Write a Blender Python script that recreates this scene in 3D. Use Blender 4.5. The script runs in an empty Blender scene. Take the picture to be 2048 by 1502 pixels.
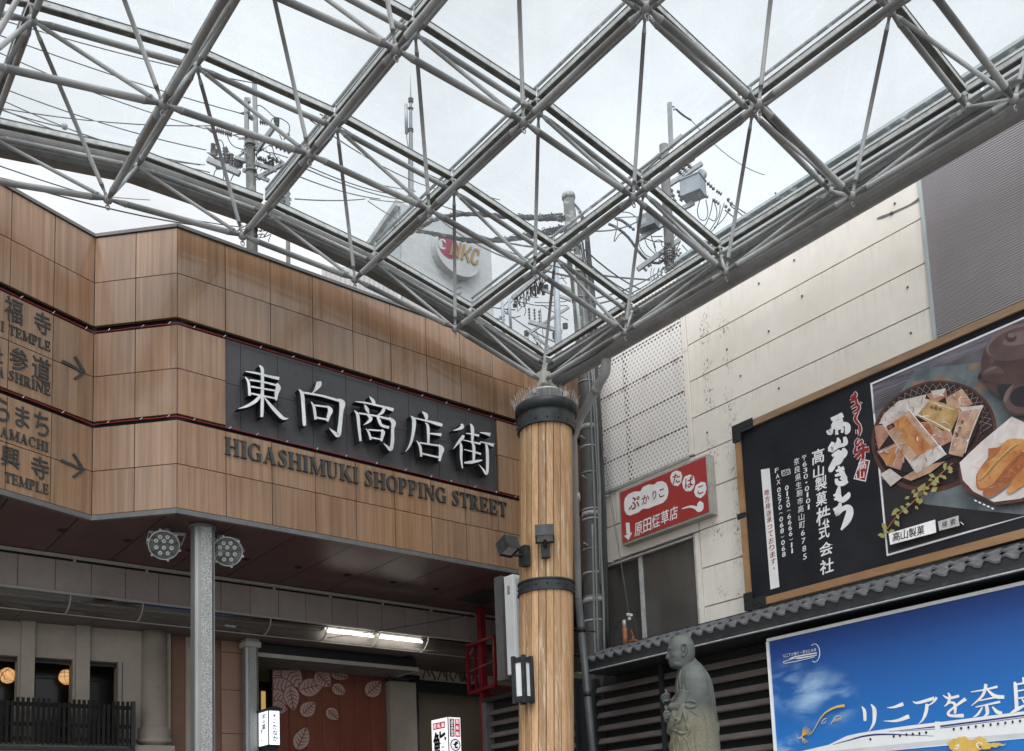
import bpy, math, random
from mathutils import Vector as V, Matrix

# ------------------------------------------------------------------ camera
C = bpy.context.scene.collection
SC = bpy.context.scene
F_PX, CY_PX = 1975.016, 1443.515           # focal length and principal row, in photograph pixels
YAW, PITCH, ROLL = -0.678229, 0.123065, -0.0398996
EYE = V((0.0, 0.0, 1.6))
cam_d = bpy.data.cameras.new('camera')
cam = bpy.data.objects.new('camera', cam_d); C.objects.link(cam)
_f = V((-math.sin(YAW)*math.cos(PITCH), math.cos(YAW)*math.cos(PITCH), math.sin(PITCH)))
_r = V((math.cos(YAW), math.sin(YAW), 0)); _u = _r.cross(_f)
RT = _r*math.cos(ROLL) + _u*math.sin(ROLL); UP = -_r*math.sin(ROLL) + _u*math.cos(ROLL); FW = _f
cam.matrix_world = Matrix(((RT.x, UP.x, -FW.x, EYE.x), (RT.y, UP.y, -FW.y, EYE.y), (RT.z, UP.z, -FW.z, EYE.z), (0, 0, 0, 1)))
cam_d.sensor_fit = 'HORIZONTAL'; cam_d.sensor_width = 36.0
cam_d.lens = 36.0*F_PX/2048.0
cam_d.shift_x = 0.0; cam_d.shift_y = (CY_PX - 751.0)/2048.0
cam_d.clip_start = 0.1; cam_d.clip_end = 2000.0
SC.camera = cam

# ------------------------------------------------------------------ sky, sun, exposure
SUN_EL, SUN_AZ = math.radians(52), math.radians(215)     # azimuth from +Y towards +X
W = bpy.data.worlds.new('World'); SC.world = W; W.use_nodes = True
nt = W.node_tree; nt.nodes.clear()
def wn(t, **k):
    n = nt.nodes.new(t)
    for a, b in k.items(): setattr(n, a, b)
    return n
out = wn('ShaderNodeOutputWorld'); bg = wn('ShaderNodeBackground'); bg.inputs[1].default_value = 0.1
sky = wn('ShaderNodeTexSky', sky_type='NISHITA', sun_disc=False); sky.sun_elevation = SUN_EL; sky.sun_rotation = SUN_AZ
tc = wn('ShaderNodeTexCoord'); sep = wn('ShaderNodeSeparateXYZ'); nt.links.new(tc.outputs['Generated'], sep.inputs[0])
def wmath(op, a, b=None, cl=False):
    n = wn('ShaderNodeMath', operation=op, use_clamp=cl)
    for i, x in enumerate((a, b)):
        if x is None: continue
        if isinstance(x, (int, float)): n.inputs[i].default_value = x
        else: nt.links.new(x, n.inputs[i])
    return n.outputs[0]
zc = wmath('MAXIMUM', sep.outputs[2], 0.0)
den = wmath('ADD', zc, 0.25)
comb = wn('ShaderNodeCombineXYZ')
nt.links.new(wmath('DIVIDE', sep.outputs[0], den), comb.inputs[0]); nt.links.new(wmath('DIVIDE', sep.outputs[1], den), comb.inputs[1])
no = wn('ShaderNodeTexNoise'); no.inputs['Scale'].default_value = 1.25; no.inputs['Detail'].default_value = 9; no.inputs['Roughness'].default_value = 0.55
nt.links.new(comb.outputs[0], no.inputs['Vector'])
no2 = wn('ShaderNodeTexNoise'); no2.inputs['Scale'].default_value = 0.9; no2.inputs['Detail'].default_value = 5
mp = wn('ShaderNodeMapping'); mp.inputs['Location'].default_value = (3.1, 1.7, 0); nt.links.new(comb.outputs[0], mp.inputs[0]); nt.links.new(mp.outputs[0], no2.inputs['Vector'])
# cover of the cloud deck (few thin places) and its brightness
cover = wn('ShaderNodeMapRange'); nt.links.new(no2.outputs[0], cover.inputs[0])
for i, v in enumerate((0.30, 0.47, 0.50, 1.0)): cover.inputs[i+1].default_value = v
br = wn('ShaderNodeMapRange'); nt.links.new(no.outputs[0], br.inputs[0])
for i, v in enumerate((0.40, 0.60, 6.0, 9.5)): br.inputs[i+1].default_value = v
# an overcast deck is brighter towards the zenith
grad = wn('ShaderNodeMapRange'); nt.links.new(zc, grad.inputs[0])
for i, v in enumerate((0.0, 1.0, 0.95, 1.25)): grad.inputs[i+1].default_value = v
val0 = wmath('MULTIPLY', br.outputs[0], grad.outputs[0])
# glow added to the unseen sky behind the camera, to brighten the walls
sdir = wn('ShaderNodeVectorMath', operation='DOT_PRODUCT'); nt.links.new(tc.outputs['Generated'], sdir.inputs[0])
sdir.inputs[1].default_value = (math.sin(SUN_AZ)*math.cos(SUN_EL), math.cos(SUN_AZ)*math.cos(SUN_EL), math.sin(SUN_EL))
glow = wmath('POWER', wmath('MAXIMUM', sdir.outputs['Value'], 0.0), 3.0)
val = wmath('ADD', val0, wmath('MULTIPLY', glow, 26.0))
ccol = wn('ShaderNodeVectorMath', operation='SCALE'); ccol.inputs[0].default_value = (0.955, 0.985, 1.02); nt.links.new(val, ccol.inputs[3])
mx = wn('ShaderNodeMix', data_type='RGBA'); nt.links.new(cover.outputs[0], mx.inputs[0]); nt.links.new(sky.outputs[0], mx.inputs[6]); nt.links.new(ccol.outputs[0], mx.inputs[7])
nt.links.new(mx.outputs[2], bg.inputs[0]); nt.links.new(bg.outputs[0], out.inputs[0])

sd = bpy.data.lights.new('sun', 'SUN'); sd.energy = 1.5; sd.angle = math.radians(22); sd.color = (1.0, 0.965, 0.91)
sun = bpy.data.objects.new('sun', sd); C.objects.link(sun)
_sd = V((math.sin(SUN_AZ)*math.cos(SUN_EL), math.cos(SUN_AZ)*math.cos(SUN_EL), math.sin(SUN_EL)))
sun.rotation_euler = _sd.to_track_quat('Z', 'Y').to_euler(); sun.location = _sd*60
SC.view_settings.view_transform = 'Standard'; SC.view_settings.look = 'None'
SC.view_settings.exposure = 0.12; SC.view_settings.gamma = 1.0
SC.view_settings.use_curve_mapping = False

# ------------------------------------------------------------------ measuring: pixel of the photograph -> point on a real plane
def ray(px, py): return FW + RT*((px-1024.0)/F_PX) + UP*((CY_PX-py)/F_PX)
def at(px, py, **pl):
    d = ray(px, py); (a, v), = pl.items(); i = 'xyz'.index(a)
    return EYE + d*((v-EYE[i])/d[i])
def atd(px, py, t): return EYE + ray(px, py)*t
def onplane(px, py, p, n):
    d = ray(px, py); return EYE + d*((p-EYE).dot(n)/d.dot(n))
def proj(p):
    d = V(p)-EYE; z = d.dot(FW)
    if z < 0.05: return None
    return 1024+F_PX*d.dot(RT)/z, CY_PX-F_PX*d.dot(UP)/z, z

# ------------------------------------------------------------------ mesh builder
class MB:
    def __init__(s): s.v = []; s.f = []; s.m = []; s.s = []
    def add(s, vs, fs, m=0, sm=False):
        b = len(s.v); s.v += [tuple(v) for v in vs]
        for f in fs: s.f.append([b+i for i in f]); s.m.append(m); s.s.append(sm)
        return s
    def quad(s, a, b, c, d, m=0): return s.add([a, b, c, d], [[0, 1, 2, 3]], m)
    def box(s, lo, hi, m=0):
        x0, y0, z0 = lo; x1, y1, z1 = hi
        vs = [(x0,y0,z0),(x1,y0,z0),(x1,y1,z0),(x0,y1,z0),(x0,y0,z1),(x1,y0,z1),(x1,y1,z1),(x0,y1,z1)]
        return s.add(vs, [[0,3,2,1],[4,5,6,7],[0,1,5,4],[1,2,6,5],[2,3,7,6],[3,0,4,7]], m)
    def hexa(s, a, off, m=0):           # quad a (4 pts) swept by vector off
        a = [V(p) for p in a]; o = V(off)
        return s.add(a+[p+o for p in a], [[3,2,1,0],[4,5,6,7],[0,1,5,4],[1,2,6,5],[2,3,7,6],[3,0,4,7]], m)
    def beam(s, p0, p1, w, h, up=(0,0,1), m=0):
        p0, p1 = V(p0), V(p1); d = (p1-p0).normalized(); side = d.cross(V(up)).normalized(); u = side.cross(d).normalized()
        a = [p0-side*w/2-u*h/2, p0+side*w/2-u*h/2, p0+side*w/2+u*h/2, p0-side*w/2+u*h/2]
        return s.hexa(a, p1-p0, m)
    def obox(s, c, ax, ay, az, m=0):    # centre and three half-axis vectors
        c, ax, ay, az = V(c), V(ax), V(ay), V(az)
        return s.hexa([c-ax-ay-az, c+ax-ay-az, c+ax+ay-az, c-ax+ay-az], az*2, m)
    def tube(s, p0, p1, r0, r1=None, n=10, caps=True, m=0):
        r1 = r0 if r1 is None else r1
        return s.path([p0, p1], [r0, r1], n, caps, m)
    def path(s, pts, r, n=8, caps=True, m=0):
        pts = [V(p) for p in pts]; k = len(pts)
        rs = r if isinstance(r, (list, tuple)) else [r]*k
        b = len(s.v); prev = None
        for i, p in enumerate(pts):
            d = (pts[min(i+1, k-1)]-pts[max(i-1, 0)])
            d = d.normalized() if d.length > 1e-9 else V((0,0,1))
            if prev is None:
                a = V((0,0,1)) if abs(d.z) < .9 else V((1,0,0)); x = d.cross(a).normalized()
            else: x = (prev-d*prev.dot(d)).normalized()
            prev = x; y = d.cross(x)
            for j in range(n):
                t = 2*math.pi*j/n; s.v.append(tuple(p+(x*math.cos(t)+y*math.sin(t))*rs[i]))
        for i in range(k-1):
            for j in range(n):
                s.f.append([b+i*n+j, b+i*n+(j+1)%n, b+(i+1)*n+(j+1)%n, b+(i+1)*n+j]); s.m.append(m); s.s.append(n > 5)
        if caps:
            s.f.append([b+j for j in range(n-1, -1, -1)]); s.m.append(m); s.s.append(False)
            s.f.append([b+(k-1)*n+j for j in range(n)]); s.m.append(m); s.s.append(False)
        return s
    def ball(s, c, r, n=10, k=7, m=0, sc=(1,1,1)):
        c = V(c); vs = [c+V((0,0,-r*sc[2]))]; fs = []
        for i in range(1, k):
            a = -math.pi/2+math.pi*i/k
            for j in range(n):
                t = 2*math.pi*j/n; vs.append(c+V((math.cos(a)*math.cos(t)*r*sc[0], math.cos(a)*math.sin(t)*r*sc[1], math.sin(a)*r*sc[2])))
        vs.append(c+V((0,0,r*sc[2]))); L = len(vs)-1
        for j in range(n): fs.append([0, 1+(j+1)%n, 1+j]); fs.append([L, 1+(k-2)*n+j, 1+(k-2)*n+(j+1)%n])
        for i in range(k-2):
            for j in range(n): fs.append([1+i*n+j, 1+i*n+(j+1)%n, 1+(i+1)*n+(j+1)%n, 1+(i+1)*n+j])
        return s.add(vs, fs, m, True)
    def lathe(s, prof, c, n=24, m=0, axis=None, sm=True):
        c = V(c); ax = V(axis).normalized() if axis is not None else V((0,0,1))
        x = ax.cross(V((0,0,1)) if abs(ax.z) < .9 else V((1,0,0))).normalized(); y = ax.cross(x)
        if abs(ax.z) > .9: x, y = V((1,0,0)), V((0,1,0))*(1 if ax.z > 0 else -1)
        vs = []; fs = []
        for r, z in prof:
            for j in range(n):
                t = 2*math.pi*j/n; vs.append(c+ax*z+(x*math.cos(t)+y*math.sin(t))*r)
        for i in range(len(prof)-1):
            for j in range(n): fs.append([i*n+j, i*n+(j+1)%n, (i+1)*n+(j+1)%n, (i+1)*n+j])
        s.add(vs, fs, m, sm)
        for i, o in ((0, -1), (len(prof)-1, 1)):
            if prof[i][0] > 1e-4:
                b = len(s.v)-len(vs)+i*n; idx = list(range(b, b+n)); s.f.append(idx[::o]); s.m.append(m); s.s.append(False)
        return s
    def prism(s, poly, off, m=0):       # planar polygon (world points) swept by off
        p = [V(a) for a in poly]; o = V(off); k = len(p)
        return s.add(p+[a+o for a in p], [list(range(k))[::-1], list(range(k, 2*k))]+[[i, (i+1)%k, k+(i+1)%k, k+i] for i in range(k)], m)
    def merge(s, t): b = len(s.v); s.v += t.v; s.f += [[b+i for i in f] for f in t.f]; s.m += t.m; s.s += t.s; return s
    def build(s, name, mats, parent=None, label=None, bevel=0):
        me = bpy.data.meshes.new(name); me.from_pydata([tuple(v) for v in s.v], [], s.f)
        for mt in (mats if isinstance(mats, (list, tuple)) else [mats]): me.materials.append(mt)
        me.polygons.foreach_set('material_index', s.m); me.polygons.foreach_set('use_smooth', s.s); me.update()
        o = bpy.data.objects.new(name, me); C.objects.link(o)
        if parent is not None:
            r = parent; off = V((0,0,0))
            while r is not None: off += r.location; r = r.parent
            o.parent = parent; o.matrix_parent_inverse = Matrix.Translation(-off)
        if label: o['label'] = label
        if bevel:
            b = o.modifiers.new('bevel', 'BEVEL'); b.width = bevel; b.segments = 2; b.limit_method = 'ANGLE'
        return o
def thing(name, label, cat, loc=(0,0,0), group=None):
    o = bpy.data.objects.new(name, None); C.objects.link(o); o.location = V(loc); o.empty_display_size = .2
    o['label'] = label; o['category'] = cat
    if group: o['group'] = group
    return o
def tag(o, label, cat, group=None):
    o['label'] = label; o['category'] = cat
    if group: o['group'] = group
    return o
def struct(o): o['kind'] = 'structure'; return o
def dup(root, loc, label=None):
    r = root.copy(); C.objects.link(r); r.location = V(loc)
    if label: r['label'] = label
    def rec(a, b):
        for ch in list(a.children):
            c = ch.copy(); C.objects.link(c); c.parent = b; c.matrix_parent_inverse = ch.matrix_parent_inverse.copy(); rec(ch, c)
    rec(root, r)
    return r

# ------------------------------------------------------------------ materials
def new_mat(name):
    m = bpy.data.materials.new(name); m.use_nodes = True
    return m, m.node_tree, m.node_tree.nodes['Principled BSDF']
def lk(t, a, b): t.links.new(a, b)
def nd(t, ty, **k):
    n = t.nodes.new(ty)
    for a, b in k.items(): setattr(n, a, b)
    return n
def rgb(c): return tuple(c)+(1.0,) if len(c) == 3 else tuple(c)
def noise_mat(name, c0, c1, scale=4.0, stretch=(1,1,1), rough=.6, metal=0.0, detail=6, lo=.35, hi=.65, bump=0.0, bscale=None, spec=.5, island=0.0, coat=0.0, fine=0.0):
    m, t, b = new_mat(name)
    tcn = nd(t, 'ShaderNodeTexCoord'); mp_ = nd(t, 'ShaderNodeMapping'); mp_.inputs['Scale'].default_value = stretch
    lk(t, tcn.outputs['Object'], mp_.inputs[0])
    n = nd(t, 'ShaderNodeTexNoise'); n.inputs['Scale'].default_value = scale; n.inputs['Detail'].default_value = detail; n.inputs['Roughness'].default_value = .6
    lk(t, mp_.outputs[0], n.inputs['Vector'])
    vec_src = mp_.outputs[0]
    r = nd(t, 'ShaderNodeMapRange'); r.inputs[1].default_value = lo; r.inputs[2].default_value = hi; lk(t, n.outputs[0], r.inputs[0])
    mix = nd(t, 'ShaderNodeMix', data_type='RGBA'); mix.inputs[6].default_value = rgb(c0); mix.inputs[7].default_value = rgb(c1); lk(t, r.outputs[0], mix.inputs[0])
    col = mix.outputs[2]
    if island or fine:
        h = nd(t, 'ShaderNodeHueSaturation')
        g = nd(t, 'ShaderNodeNewGeometry'); mr = nd(t, 'ShaderNodeMapRange'); mr.inputs[3].default_value = 1-island; mr.inputs[4].default_value = 1+island
        lk(t, g.outputs['Random Per Island'], mr.inputs[0])
        v = mr.outputs[0]
        if fine:
            n2 = nd(t, 'ShaderNodeTexNoise'); n2.inputs['Scale'].default_value = scale*7; n2.inputs['Detail'].default_value = 4; lk(t, vec_src, n2.inputs['Vector'])
            m2 = nd(t, 'ShaderNodeMapRange'); m2.inputs[1].default_value = .3; m2.inputs[2].default_value = .7; m2.inputs[3].default_value = 1-fine; m2.inputs[4].default_value = 1+fine
            lk(t, n2.outputs[0], m2.inputs[0]); mm = nd(t, 'ShaderNodeMath', operation='MULTIPLY'); lk(t, v, mm.inputs[0]); lk(t, m2.outputs[0], mm.inputs[1]); v = mm.outputs[0]
        if island:                                   # shift the grain from piece to piece
            ad = nd(t, 'ShaderNodeVectorMath', operation='MULTIPLY_ADD'); lk(t, g.outputs['Random Per Island'], ad.inputs[0]); ad.inputs[1].default_value = (37, 53, 11)
            lk(t, tcn.outputs['Object'], ad.inputs[2]); lk(t, ad.outputs[0], mp_.inputs[0])
        lk(t, v, h.inputs['Value']); lk(t, col, h.inputs['Color']); col = h.outputs[0]
    lk(t, col, b.inputs['Base Color'])
    b.inputs['Roughness'].default_value = rough; b.inputs['Metallic'].default_value = metal; b.inputs['Specular IOR Level'].default_value = spec
    if coat: b.inputs['Coat Weight'].default_value = coat; b.inputs['Coat Roughness'].default_value = .08
    if bump:
        bn = nd(t, 'ShaderNodeTexNoise'); bn.inputs['Scale'].default_value = bscale or scale*6; bn.inputs['Detail'].default_value = 5; lk(t, vec_src, bn.inputs['Vector'])
        bp = nd(t, 'ShaderNodeBump'); bp.inputs['Strength'].default_value = bump; bp.inputs['Distance'].default_value = .01; lk(t, bn.outputs[0], bp.inputs['Height']); lk(t, bp.outputs[0], b.inputs['Normal'])
    return m
def flat_mat(name, c, rough=.5, metal=0.0, var=.06, scale=9.0):
    return noise_mat(name, [x*(1-var) for x in c], [min(1, x*(1+var)) for x in c], scale=scale, rough=rough, metal=metal, spec=.28)
def emit_mat(name, c, s):
    m, t, b = new_mat(name); b.inputs['Base Color'].default_value = rgb(c); b.inputs['Emission Color'].default_value = rgb(c); b.inputs['Emission Strength'].default_value = s
    b.inputs['Roughness'].default_value = .4
    return m
def grime(m, col, scale=3.0, stretch=(1,1,1), lo=.55, hi=.72, amt=.6, detail=9):
    """patches of dirt or rust with a shape of their own, mixed over a material's colour"""
    t = m.node_tree; b = t.nodes['Principled BSDF']; s = b.inputs['Base Color'].links[0].from_socket
    tcn = nd(t, 'ShaderNodeTexCoord'); mp_ = nd(t, 'ShaderNodeMapping'); mp_.inputs['Scale'].default_value = stretch; lk(t, tcn.outputs['Object'], mp_.inputs[0])
    n = nd(t, 'ShaderNodeTexNoise'); n.inputs['Scale'].default_value = scale; n.inputs['Detail'].default_value = detail; n.inputs['Roughness'].default_value = .7; lk(t, mp_.outputs[0], n.inputs['Vector'])
    r = nd(t, 'ShaderNodeMapRange'); r.inputs[1].default_value = lo; r.inputs[2].default_value = hi; r.inputs[4].default_value = amt; lk(t, n.outputs[0], r.inputs[0])
    x = nd(t, 'ShaderNodeMix', data_type='RGBA'); lk(t, r.outputs[0], x.inputs[0]); lk(t, s, x.inputs[6]); x.inputs[7].default_value = rgb(col); lk(t, x.outputs[2], b.inputs['Base Color'])
    return m
M = {}
M['steel'] = noise_mat('painted_steel', (.225,.227,.225), (.295,.297,.293), 3.0, rough=.42, fine=.06)
M['steel_dk'] = noise_mat('gutter_steel', (.13,.135,.13), (.20,.205,.20), 2.0, (1,1,3), rough=.5, fine=.08)
M['alu'] = noise_mat('aluminium_bar', (.40,.40,.39), (.54,.54,.525), 5.0, rough=.42, metal=.15, fine=.1)
M['gasket'] = noise_mat('black_gasket', (.07,.072,.068), (.15,.15,.13), 8.0, rough=.7)
grime(M['steel'], (.10,.085,.06), 5.0, (1,1,1), .56, .74, .6); grime(M['alu'], (.14,.125,.09), 7.0, (1,1,1), .52, .70, .65); grime(M['steel_dk'], (.07,.065,.05), 4.0, (1,1,.5), .5, .7, .6)
M['galv'] = noise_mat('galvanised_metal', (.36,.37,.36), (.52,.53,.52), 12.0, rough=.45, metal=.3)
M['black'] = flat_mat('black_metal', (.022,.024,.027), .45)
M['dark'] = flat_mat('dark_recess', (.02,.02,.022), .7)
M['white'] = noise_mat('white_acrylic', (.74,.755,.76), (.82,.83,.83), 9.0, rough=.35)
M['rubber'] = flat_mat('black_cable', (.035,.036,.038), .6)
M['wire'] = flat_mat('dark_wire', (.06,.064,.068), .6)
M['concrete'] = noise_mat('pole_concrete', (.085,.085,.081), (.155,.153,.146), 6.0, (1,1,.3), rough=.85, bump=.15, fine=.1)
M['porcelain'] = flat_mat('white_porcelain', (.62,.64,.66), .3)

# ------------------------------------------------------------------ glass
def glass_mat(name, tint, spec_c, dirt=.0, refl=.035):
    m, t, b = new_mat(name); t.nodes.remove(b); o = t.nodes['Material Output']
    tr = nd(t, 'ShaderNodeBsdfTransparent'); tr.inputs[0].default_value = rgb(tint)
    gl = nd(t, 'ShaderNodeBsdfGlossy'); gl.inputs['Roughness'].default_value = .02; gl.inputs[0].default_value = rgb(spec_c)
    lw = nd(t, 'ShaderNodeLayerWeight'); lw.inputs[0].default_value = .5
    pw = nd(t, 'ShaderNodeMath', operation='POWER'); lk(t, lw.outputs['Facing'], pw.inputs[0]); pw.inputs[1].default_value = 4.0
    fr = nd(t, 'ShaderNodeMath', operation='MULTIPLY_ADD'); lk(t, pw.outputs[0], fr.inputs[0]); fr.inputs[1].default_value = .55; fr.inputs[2].default_value = refl
    m1 = nd(t, 'ShaderNodeMixShader'); lk(t, fr.outputs[0], m1.inputs[0]); lk(t, tr.outputs[0], m1.inputs[1]); lk(t, gl.outputs[0], m1.inputs[2])
    last = m1.outputs[0]
    if dirt:
        tcn = nd(t, 'ShaderNodeTexCoord')
        n1 = nd(t, 'ShaderNodeTexNoise'); n1.inputs['Scale'].default_value = 13; n1.inputs['Detail'].default_value = 9; n1.inputs['Roughness'].default_value = .75; lk(t, tcn.outputs['Object'], n1.inputs['Vector'])
        n2 = nd(t, 'ShaderNodeTexNoise'); n2.inputs['Scale'].default_value = 1.1; n2.inputs['Detail'].default_value = 4; lk(t, tcn.outputs['Object'], n2.inputs['Vector'])
        r1 = nd(t, 'ShaderNodeMapRange'); r1.inputs[1].default_value = .54; r1.inputs[2].default_value = .68; lk(t, n1.outputs[0], r1.inputs[0])
        r2 = nd(t, 'ShaderNodeMapRange'); r2.inputs[1].default_value = .40; r2.inputs[2].default_value = .68; r2.inputs[3].default_value = .0; r2.inputs[4].default_value = dirt; lk(t, n2.outputs[0], r2.inputs[0])
        mu = nd(t, 'ShaderNodeMath', operation='MULTIPLY'); lk(t, r1.outputs[0], mu.inputs[0]); lk(t, r2.outputs[0], mu.inputs[1])
        r3 = nd(t, 'ShaderNodeMapRange'); r3.inputs[1].default_value = .3; r3.inputs[2].default_value = .8; r3.inputs[3].default_value = .0; r3.inputs[4].default_value = dirt*.10; lk(t, n2.outputs[0], r3.inputs[0])
        ad = nd(t, 'ShaderNodeMath', operation='ADD', use_clamp=True); lk(t, mu.outputs[0], ad.inputs[0]); lk(t, r3.outputs[0], ad.inputs[1])
        df = nd(t, 'ShaderNodeBsdfDiffuse'); df.inputs[0].default_value = (.42,.43,.42,1); tl = nd(t, 'ShaderNodeBsdfTranslucent'); tl.inputs[0].default_value = (.62,.63,.62,1)
        a2 = nd(t, 'ShaderNodeMixShader'); a2.inputs[0].default_value = .75; lk(t, df.outputs[0], a2.inputs[1]); lk(t, tl.outputs[0], a2.inputs[2])
        m2 = nd(t, 'ShaderNodeMixShader'); lk(t, ad.outputs[0], m2.inputs[0]); lk(t, last, m2.inputs[1]); lk(t, a2.outputs[0], m2.inputs[2]); last = m2.outputs[0]
    lk(t, last, o.inputs[0])
    return m
M['roof_glass'] = glass_mat('canopy_glass', (.955,.98,.99), (1,1,1), .42, .025)

# ------------------------------------------------------------------ lettering
def text_mb(body, mapf, depth=.002, bold=0.0, m=0, mb=None, res=3):
    """default font text mapped by mapf(s, t, d): s, t run 0..1 over the text's own box, d is the height above the surface"""
    cu = bpy.data.curves.new('lettering', 'FONT'); cu.body = body; cu.resolution_u = res; cu.extrude = depth/2; cu.offset = bold
    o = bpy.data.objects.new('lettering', cu); C.objects.link(o); dg = bpy.context.evaluated_depsgraph_get()
    me = bpy.data.meshes.new_from_object(o.evaluated_get(dg)); vs = [v.co.copy() for v in me.vertices]; fs = [list(p.vertices) for p in me.polygons]
    bpy.data.objects.remove(o); bpy.data.curves.remove(cu); bpy.data.meshes.remove(me)
    mb = mb or MB()
    if not vs: return mb
    x0 = min(v.x for v in vs); x1 = max(v.x for v in vs); y0 = min(v.y for v in vs); y1 = max(v.y for v in vs)
    return mb.add([mapf((v.x-x0)/max(1e-6, x1-x0), (v.y-y0)/max(1e-6, y1-y0), v.z+depth/2) for v in vs], fs, m)
def rect_map(o, u, v, w, h, lift=0.0):
    u, v = V(u), V(v); n = u.cross(v).normalized(); o = V(o)
    return lambda s, t, d: o+u*(s*w)+v*(t*h)+n*(d+lift)
def quad_map(bl, br, tl, tr, n, lift=0.0):
    bl, br, tl, tr, n = V(bl), V(br), V(tl), V(tr), V(n)
    return lambda s, t, d: (bl*(1-s)+br*s)*(1-t)+(tl*(1-s)+tr*s)*t+n*(d+lift)
def smooth_pts(pts, k=4):
    if len(pts) < 3: return pts
    q = [pts[0]]+list(pts)+[pts[-1]]; r = []
    for i in range(1, len(q)-2):
        a, b, c, d = q[i-1], q[i], q[i+1], q[i+2]
        for j in range(k):
            t = j/k; r.append(tuple(.5*(2*b[e]+(c[e]-a[e])*t+(2*a[e]-5*b[e]+4*c[e]-d[e])*t*t+(3*b[e]-a[e]-3*c[e]+d[e])*t**3) for e in range(len(b))))
    r.append(tuple(pts[-1])); return r
def brush(mb, pts, mapf, d0, d1, m_face=0, m_side=0, k=4):
    """a brush stroke [(x, y, width)...] as a solid strip from height d0 to d1 above its surface; mapf(x, y, d)"""
    p = smooth_pts(pts, k); L = []; R = []
    for i, (x, y, w) in enumerate(p):
        a = p[max(i-1, 0)]; b = p[min(i+1, len(p)-1)]; dx, dy = b[0]-a[0], b[1]-a[1]; l = math.hypot(dx, dy) or 1
        nx, ny = -dy/l, dx/l; L.append((x+nx*w/2, y+ny*w/2)); R.append((x-nx*w/2, y-ny*w/2))
    n = len(p); vs = [mapf(x, y, d1) for x, y in L]+[mapf(x, y, d1) for x, y in R]+[mapf(x, y, d0) for x, y in L]+[mapf(x, y, d0) for x, y in R]
    fs = []; sd_ = []
    for i in range(n-1):
        fs.append([i, i+1, n+i+1, n+i]); sd_ += [[i, 2*n+i, 2*n+i+1, i+1], [n+i, n+i+1, 3*n+i+1, 3*n+i]]
    sd_ += [[0, n, 3*n, 2*n], [n-1, 3*n-1, 4*n-1, 2*n-1]]
    b = len(mb.v); mb.add(vs, fs, m_face); mb.f += [[b+i for i in f] for f in sd_]; mb.m += [m_side]*len(sd_); mb.s += [False]*len(sd_)
    return mb
def poly(mb, pts, mapf, d, m=0):        # flat printed patch
    return mb.add([mapf(x, y, d) for x, y in pts], [list(range(len(pts)))], m)
def blob(cx, cy, rx, ry, n=28, rot=0.0, wob=0.0, lobes=0, seed=0):
    r = []; rn = random.Random(seed); ph = rn.random()*6
    for i in range(n):
        a = 2*math.pi*i/n; k = 1+wob*math.cos(lobes*a+ph); x, y = rx*k*math.cos(a), ry*k*math.sin(a)
        r.append((cx+x*math.cos(rot)-y*math.sin(rot), cy+x*math.sin(rot)+y*math.cos(rot)))
    return r
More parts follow.
